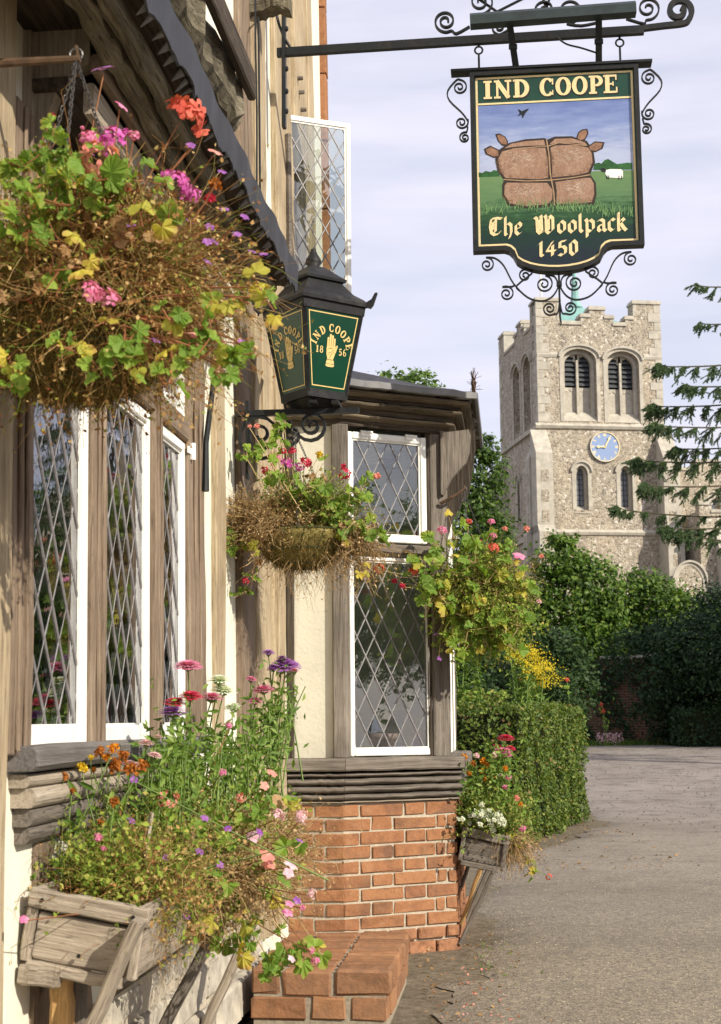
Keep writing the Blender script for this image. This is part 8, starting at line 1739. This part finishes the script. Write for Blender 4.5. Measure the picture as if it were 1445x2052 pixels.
flowers(g4, Y4 - 0.28, [(336, 1606, 'geranium', 'salmon', 26), (556, 1638, 'geranium', 'pale', 18), (604, 1638, 'geranium', 'pale', 17), (535, 1718, 'open', 'salmon', 18), (538, 1735, 'open', 'salmon', 15), (507, 1678, 'open', 'pale', 16), (582, 1735, 'open', 'pale', 16), (578, 1750, 'open', 'pale', 12), (626, 1792, 'geranium', 'pale', 13), (576, 1830, 'open', 'pink', 12), (580, 1812, 'open', 'pink', 10), (606, 1820, 'pompom', 'pink', 8), (623, 1905, 'geranium', 'pink', 9), (632, 1925, 'geranium', 'pink', 10), (584, 1922, 'open', 'pale', 9), (196, 1678, 'pompom', 'pink', 12, -0.4), (48, 1843, 'open', 'pink', 10, -0.75), (460, 1455, 'geranium', 'pink', 10, 0.4), (482, 1600, 'geranium', 'salmon', 12), (545, 1550, 'open', 'salmon', 12), (530, 1575, 'open', 'salmon', 10), (445, 1548, 'geranium', 'pink', 10), (208, 1700, 'pompom', 'pink', 7, -0.4)], inb(1.0, 0.2, box_h), sb4, 0.1)
obj('stem', sb4, M['stem_red'], g4, kind='stuff')
gf = thing('green_foliage', 'bright green upright aster foliage massed in the middle of the near window box', 'flowers', inb(0.9, 0.15, box_h), 'flowers in the window boxes')
n = 2100; cx_ = RNG.normal(0, 1, (n, 3)); hub = np.array([list(at(x, y, yy)) for x, y, yy in ((330, 1530, 4.2), (370, 1510, 4.3), (420, 1530, 4.5), (465, 1510, 4.6), (340, 1575, 4.1), (400, 1585, 4.4), (450, 1575, 4.6), (520, 1500, 4.9), (545, 1460, 5.0), (510, 1560, 4.8), (560, 1430, 5.0), (480, 1540, 4.7), (310, 1600, 4.0), (370, 1620, 4.2))]); C = hub[RNG.integers(0, len(hub), n)] + cx_ * np.array([0.035, 0.06, 0.075]); V_, F_ = cloud(C, rnd_dirs(n) + np.array(FACE), RNG.uniform(0.018, 0.042, n), LEAF_V * np.array([1, 0.55, 1])); npobj('small_leaf', V_, F_, M['lf_blade'], gf, kind='stuff')
mb = MB(); 
for i in range(70): h_ = Vector(hub[random.randrange(len(hub))]); stem_to(mb, h_ + Vector((random.gauss(0, .03), random.gauss(0, .05), -0.22)), h_ + Vector((random.gauss(0, .04), random.gauss(0, .05), 0.09)), 0.0022)
obj('stem', mb, M['stem'], gf, kind='stuff')
mb = MB().tube([at(285, 1755, 3.75), at(304, 1628, 3.75)], 0.006, 4); tag(obj('garden_stake', mb, M['wood_board'], None), 'split cane stake standing among the window box flowers', 'stake')

# ------------------------------------------------------------------ window box 2 on the street side of the bay
P2 = E_ + N * 0.02 - U * 0.02; w2p = lambda px, py: on_plane(px, py, P2, U)
tl2, tr2, bl2 = w2p(915, 1655), w2p(1008, 1674), w2p(917, 1722); tilt2 = math.atan2(tl2.z - tr2.z, (tr2 - tl2).dot(N)); dep2 = (tr2 - tl2).length; h2_ = (tl2 - bl2).length
struts2 = [(w2p(966, 1735), w2p(922, 1862) + U * 0.1, 0.022, 0.03, 'wood_new'), (w2p(992, 1738), w2p(922, 1892), 0.022, 0.03, 'wood_grey'), (w2p(938, 1735) + U * 0.5, w2p(918, 1800) + U * 0.5, 0.02, 0.03, 'wood_grey'), (w2p(990, 1738) + U * 0.85, w2p(922, 1892) + U * 0.85, 0.022, 0.03, 'wood_grey')]
box2, mB2 = planter('small grey plank window box on thin struts at the street side of the bay', 'window boxes of flowers', bl2, U, 0.95, h2_, dep2, tilt2, M['wood_grey'], struts2)
i2 = lambda x, y, z=0.0: mB2 @ Vector((x, y, h2_ + z)); Y5 = tl2.y + 0.15
lo2 = thing('bedding_flowers', 'mixed green bedding plants filling the small window box on the bay', 'flowers', i2(0.4, 0.12), 'flowers in the window boxes')
for x in (0.1, 0.35, 0.65): tangle('stalks', lo2, i2(x, 0.13, -0.02), (0.12, 0.09, 0.03), 520, 0.26, 0.0012, M['dry_green'], 0.04, 5, 0.25, 1.0, 3200, 0.02)
tangle('stalks', lo2, i2(0.12, dep2, -0.02), (0.05, 0.05, 0.03), 420, 0.22, 0.0012, M['dry_tan'], 0.4, 6, 0.3, 0.0, 900, 0.012, side=(0.4, -0.2, 0))
n = 1500; hub = np.array([list(at(x, y, Y5)) for x, y in ((945, 1600), (975, 1590), (1000, 1570), (1010, 1610), (960, 1640), (1020, 1650), (990, 1540), (935, 1570), (1005, 1530))]); C = hub[RNG.integers(0, len(hub), n)] + RNG.normal(0, 1, (n, 3)) * np.array([0.045, 0.08, 0.06]); V_, F_ = cloud(C, rnd_dirs(n) + np.array(FACE), RNG.uniform(0.02, 0.045, n), LEAF_V * np.array([1, 0.6, 1])); npobj('small_leaf', V_, F_, M['lf_blade'], lo2, kind='stuff')
sb5 = MB(); flowers(lo2, Y5 - 0.1, [(1020, 1560, 'geranium', 'pink', 9), (1012, 1578, 'pompom', 'pink', 8), (1046, 1660, 'geranium', 'pink', 9), (1036, 1600, 'pompom', 'salmon', 8), (1043, 1612, 'pompom', 'orange', 7), (1060, 1695, 'pompom', 'pale', 5), (1100, 1757, 'geranium', 'red', 8), (1005, 1555, 'open', 'pale', 8), (990, 1515, 'pompom', 'pale', 8), (955, 1515, 'pompom', 'pale', 8)], i2(0.3, 0.15), sb5, 0.08)
leaves(lo2, Y5 - 0.1, [(1060, 1745, 5, 10), (1055, 1720, 2, 6), (1030, 1690, 4, 12), (935, 1665, 4, 14)], 18, 'gy', (i2(0.2, 0.2), 0.03), 0.03, sb5); obj('stem', sb5, M['stem'], lo2, kind='stuff')
m2 = thing('marigold', 'orange marigolds flowering in the small window box beside the hedge', 'flowers', i2(0.2, 0.08), 'flowers in the window boxes'); sb5 = MB()
flowers(m2, Y5 - 0.05, [(930, 1517, 'pompom', 'orange', 9), (968, 1525, 'pompom', 'orange', 9), (975, 1535, 'pompom', 'orange', 11), (985, 1538, 'pompom', 'orange', 9), (940, 1550, 'pompom', 'orange', 8), (975, 1562, 'pompom', 'orange', 9), (960, 1575, 'pompom', 'rust', 8), (1012, 1540, 'pompom', 'orange', 8), (948, 1530, 'pompom', 'rust', 8), (935, 1570, 'pompom', 'yellow', 7), (990, 1560, 'pompom', 'orange', 7), (965, 1545, 'pompom', 'yellow', 7)], i2(0.2, 0.1), sb5); obj('stem', sb5, M['stem'], m2, kind='stuff')
aly = thing('alyssum', 'low white alyssum along the front of the small window box', 'flowers', i2(0.15, 0.2), 'flowers in the window boxes'); sb5 = MB(); flowers(aly, Y5 - 0.2, [(random.gauss(975, 24), random.gauss(1638, 9), 'pompom', 'white', random.uniform(5, 8)) for _ in range(42)], i2(0.15, 0.18, 0.0), sb5, 0.05); obj('stem', sb5, M['stem'], aly, kind='stuff')
aster('pink and crimson china asters standing up from the small window box', 'pink', [(1008, 1508, 15), (1014, 1514, 11), (1001, 1506, 9)], i2(0.3, 0.2), Y5, 6, 'flowers in the window boxes')
aster('crimson china asters topping the small window box flowers', 'crimson', [(1014, 1481, 14), (998, 1497, 9), (1024, 1500, 8)], i2(0.4, 0.22), Y5 + 0.05, 6, 'flowers in the window boxes')

# ================================================================== GARDEN BEHIND THE HEDGE, GROUND LITTER
def bushy(name, label, cat, px, py_top, py_bot, rpx, Y, n, size, mat, group=None):
    b = at(px, 1440, Y); t = thing(name, label, cat, (b.x, Y, gz(Y)), group); sc = Y / FPX; zt_ = at(px, py_top, Y).z; zb_ = max(gz(Y), at(px, py_bot, Y).z)
    crown('foliage', t, [((b.x, Y, zb_ + (zt_ - zb_) * f), (rpx * sc * w, rpx * sc * w, (zt_ - zb_) * 0.36)) for f, w in ((0.3, 1.0), (0.65, 0.8))], n, size, mat, clump=0.25)
    mb = MB(); 
    for k in range(4): mb.tube([(b.x + random.gauss(0, .05), Y, gz(Y)), (b.x + random.gauss(0, rpx * sc * .5), Y, zb_ + (zt_ - zb_) * 0.6)], 0.012, 5)
    obj('stem', mb, M['bark'], t); return t
bushy('rose_bush', 'dark rose bush with a few red blooms beside the shaded wall', 'rose bush', 1105, 1345, 1440, 55, 30, 4200, 0.07, M['leaf_shade'], 'shrubs in the garden behind the hedge')
bushy('garden_shrub', 'dense dark shrub behind the goldenrod', 'shrub', 1000, 1290, 1430, 85, 33, 6000, 0.09, M['leaf_shade'], 'shrubs in the garden behind the hedge')
bushy('garden_shrub', 'dark green shrub low beside the corner basket', 'shrub', 925, 1270, 1430, 60, 31, 4500, 0.09, M['leaf_shade'], 'shrubs in the garden behind the hedge')
bushy('garden_shrub', 'thick shrub filling the gap under the bright bushy tree', 'shrub', 1115, 1265, 1440, 70, 37, 6000, 0.12, M['leaf_shade'], 'shrubs in the garden behind the hedge')
for i, (px, py, Yr, lab) in enumerate(((1136, 1362, 29.3, 'red rose bloom above the hedge nearest the wall end'), (1042, 1360, 29, 'small red rose bloom behind the goldenrod'), (1204, 1412, 40, 'upper of two red roses against the dark wall'), (1209, 1425, 40, 'lower of two red roses against the dark wall'))):
    p = at(px, py, Yr); t = thing('rose', lab, 'flower', (p.x, p.y, gz(Yr)), 'red roses in the garden'); inst('flower_head', head('pompom', 'red'), t, orient(p, (0.3, -0.8, 0.5), 6 * Yr / FPX)); mb = MB(); stem_to(mb, (p.x + 0.1, p.y + 0.1, gz(Yr)), p, 0.008); obj('stem', mb, M['stem'], t); 
    for k in range(5): inst('leaf', random.choice(LEAFMESH['g']), t, orient(Vector((p.x + 0.05, p.y + 0.05, gz(Yr))).lerp(p, random.uniform(0.5, 0.95)) + Vector((random.gauss(0, .06), 0, 0)), FACE, 0.09))
# goldenrod
gr = thing('goldenrod', 'tall goldenrod with arching yellow plumes behind the hedge', 'flowers', at(1050, 1440, 17.5) * 1.0); gr.location.z = 0; W[gr.name] = Matrix.Translation(gr.location); mb = MB(); Cs = []; Ls = []; Yg = 17.5
for (x, y) in ((1052, 1295), (1062, 1303), (1070, 1322), (1078, 1340), (1083, 1352), (1060, 1330), (1040, 1312), (1020, 1302), (1068, 1360), (1045, 1298), (1090, 1330)):
    p = at(x, y, Yg + random.uniform(-.3, .3)); b = Vector((at(1015, 1440, Yg).x + random.gauss(0.1, .12), p.y, 0.15)); stem_to(mb, b, p, 0.008, 0.03, 6)
    for f in np.linspace(0.35, 0.9, 26): Ls.append(b.lerp(p, f))
    for k in range(14):
        d = Vector((random.uniform(-0.1, 0.28), random.gauss(0, .1), random.uniform(-0.09, 0.06))); q0 = p + Vector((random.gauss(0, .02), 0, random.uniform(-0.10, 0.02)))
        for f in np.linspace(0, 1, 16): Cs.append(q0 + d * f + Vector((0, 0, 0.06 * f * (1 - f) - 0.05 * f * f)))
obj('stem', mb, M['stem'], gr); C = np.array([list(c) for c in Cs]); C += RNG.normal(0, 0.010, C.shape); M['gold_flower'] = petal('goldenrod flower', (0.55, 0.42, 0.02), (0.75, 0.62, 0.05)); V_, F_ = cloud(C, rnd_dirs(len(C)) + np.array(FACE), 0.022); npobj('plume', V_, F_, M['gold_flower'], gr, kind='stuff')
C = np.array([list(c) for c in Ls]); C = np.repeat(C, 3, 0) + RNG.normal(0, 0.03, (len(C) * 3, 3)); V_, F_ = cloud(C, rnd_dirs(len(C)) + np.array([0, -.6, .6]), RNG.uniform(0.06, 0.14, len(C)), LEAF_V * np.array([1, 0.35, 1])); npobj('small_leaf', V_, F_, M['lf_blade'], gr, kind='stuff')
# tall green stalks left of the goldenrod
for i, (px, py, lab) in enumerate(((930, 1312, 'tall leafy green stalk just right of the bay post'), (955, 1330, 'leafy green stalk left of the goldenrod'), (912, 1325, 'leafy green stalk touching the bay post'))):
    p = at(px, py, 16.5); b = Vector((p.x, p.y, 0.1)); t = thing('tall_herb', lab, 'plant', b, 'tall leafy stalks behind the hedge'); mb = MB(); stem_to(mb, b, p, 0.009); obj('stem', mb, M['stem'], t); n = 340; f = RNG.uniform(0.35, 1.02, n)[:, None]; C = np.array(b) * (1 - f) + np.array(p) * f + RNG.normal(0, 0.015, (n, 3)); dd = rnd_dirs(n); dd[:, 2] = np.abs(dd[:, 2]) * 0.6 + 0.1; V_, F_ = cloud(C, dd * np.array([0.4, 0.4, 1.4]), RNG.uniform(0.08, 0.17, n) * (1.15 - 0.6 * f[:, 0]), LEAF_V * np.array([1, 0.25, 1])); npobj('small_leaf', V_, F_, M['lf_blade'], t, kind='stuff')
n = 1800; x = RNG.uniform(at(905, 1440, 17.8).x, at(1010, 1440, 17.8).x, n); C = np.stack([x, RNG.uniform(17.3, 18.4, n), RNG.uniform(0.9, 1.45, n)], 1); V_, F_ = cloud(C, rnd_dirs(n) + np.array(FACE), 0.06); o = npobj('dry_border', V_, F_, M['dry_green'], None, kind='stuff'); tag(o, 'straggly greenish border plants above the squared hedge', 'plants')
# pink flowers at the foot of the far wall and ivy over it
n = 260; C = np.stack([RNG.uniform(at(1195, 1440, 41.6).x, at(1245, 1440, 41.6).x, n), RNG.uniform(41.3, 41.9, n), gz(42) + RNG.uniform(0.02, 0.32, n)], 1); V_, F_ = cloud(C, rnd_dirs(n) + np.array(FACE), 0.06); o = npobj('border_flowers', V_, F_, PET['pale'], None, kind='stuff'); tag(o, 'patch of small pink flowers at the foot of the dark wall', 'flowers')
n = 7000; x = wq.x + 18 * RNG.random(n) ** 1.6 * 0.55 + 0.2; z = gz(42) + RNG.random(n) * 2.4; keep = (np.sin(x * 2.1) + np.sin(x * 5 + z * 3) + 0.8 * (z - 1.4) + 0.35 * (x - wq.x) > 0.6); C = np.stack([x, np.full(n, 42.5), z], 1)[keep] + RNG.normal(0, 0.05, (keep.sum(), 3)); V_, F_ = cloud(C, np.array([0, -1.0, 0.3]) + RNG.normal(0, .4, (len(C), 3)), RNG.uniform(0.07, 0.13, len(C))); o = npobj('ivy', V_, F_, M['yew'], None, kind='stuff'); tag(o, 'dark ivy creeping over the shaded churchyard wall', 'ivy')
# fallen leaves, petals and grit on the ground
def litter(n, xs, ys_, size, mat, name, label, cat, zz=0.012):
    x = RNG.uniform(*xs, n); y = RNG.uniform(*ys_, n); C = np.stack([x, y, np.array([gz(v) for v in y]) + zz], 1); V_, F_ = cloud(C, np.array([0, 0, 1.0]) + RNG.normal(0, .35, (n, 3)), RNG.uniform(0.5, 1.3, n) * size); o = npobj(name, V_, F_, mat, None, kind='stuff'); tag(o, label, cat)
litter(260, (0.25, 0.75), (5.4, 8.2), 0.022, M['lf_dead'], 'fallen_leaves', 'brown fallen leaves and scraps in the gap beside the step', 'leaves', 0.0)
litter(420, (0.9, 2.6), (11.5, 17), 0.035, M['lf_dead'], 'fallen_leaves', 'scattered dry leaves at the foot of the clipped hedge', 'leaves')
litter(60, (0.26, 0.6), (5.5, 7.2), 0.02, PET['salmon'], 'fallen_petals', 'pink fallen petals in the dirt beside the brick step', 'petals', 0.004)
n = 5200; y = 5.2 + 9 * RNG.random(n) ** 1.5; x = 0.5 + (y * 0.30) * RNG.random(n); C = np.stack([x, y, np.array([gz(v) for v in y]) + 0.008], 1); G_V = np.array([[1, 0, 0], [-.5, .8, 0], [-.5, -.8, 0], [0, 0, .8]]); G_F = np.array([[0, 1, 3], [1, 2, 3], [2, 0, 3]]); V_, F_ = cloud(C, np.tile(np.array([[0, 0, 1.0]]), (n, 1)), RNG.uniform(0.002, 0.006, n), G_V, G_F); M['grit'] = mat_leaf('loose grit', [(0, (0.10, 0.085, 0.07)), (0.5, (0.30, 0.26, 0.19)), (1, (0.55, 0.48, 0.34))], 0.9, 0.0); o = npobj('loose_grit', V_, F_, M['grit'], None, kind='stuff'); tag(o, 'loose pale grit scattered over the asphalt', 'grit')
n = 2600; y = 15 + 24 * RNG.random(n); x = 2.9 + RNG.random(n) * y * 0.30; C = np.stack([x, y, np.array([gz(v) for v in y]) + 0.01], 1); V_, F_ = cloud(C, np.tile(np.array([[0, 0, 1.0]]), (n, 1)), RNG.uniform(0.006, 0.020, n), G_V, G_F); M['stones'] = mat_leaf('dull stones', [(0, (0.05, 0.045, 0.04)), (0.8, (0.16, 0.14, 0.115)), (1, (0.26, 0.22, 0.17))], 0.9, 0.0); o = npobj('loose_stones', V_, F_, M['stones'], None, kind='stuff'); tag(o, 'loose stones on the far gravelly part of the yard', 'stones')
n = 90; y = RNG.uniform(6.2, 8.0, n); x = 0.40 + RNG.random(n) ** 2 * 0.3 + (y - 5.6) * 0.09; C = np.stack([x, y, np.full(n, -0.01)], 1); V_, F_ = cloud(C, RNG.normal(0, .5, (n, 3)) + np.array([0, -1, 0.1]), RNG.uniform(0.01, 0.03, n), LEAF_V * np.array([1, .4, 1])); o = npobj('weeds', V_, F_, M['lf_blade'], None, kind='stuff'); tag(o, 'small weeds in the crack between step, bay and asphalt', 'weeds') if False else tag(o, 'small green weeds in the dirt strip beside the brick bay', 'weeds')
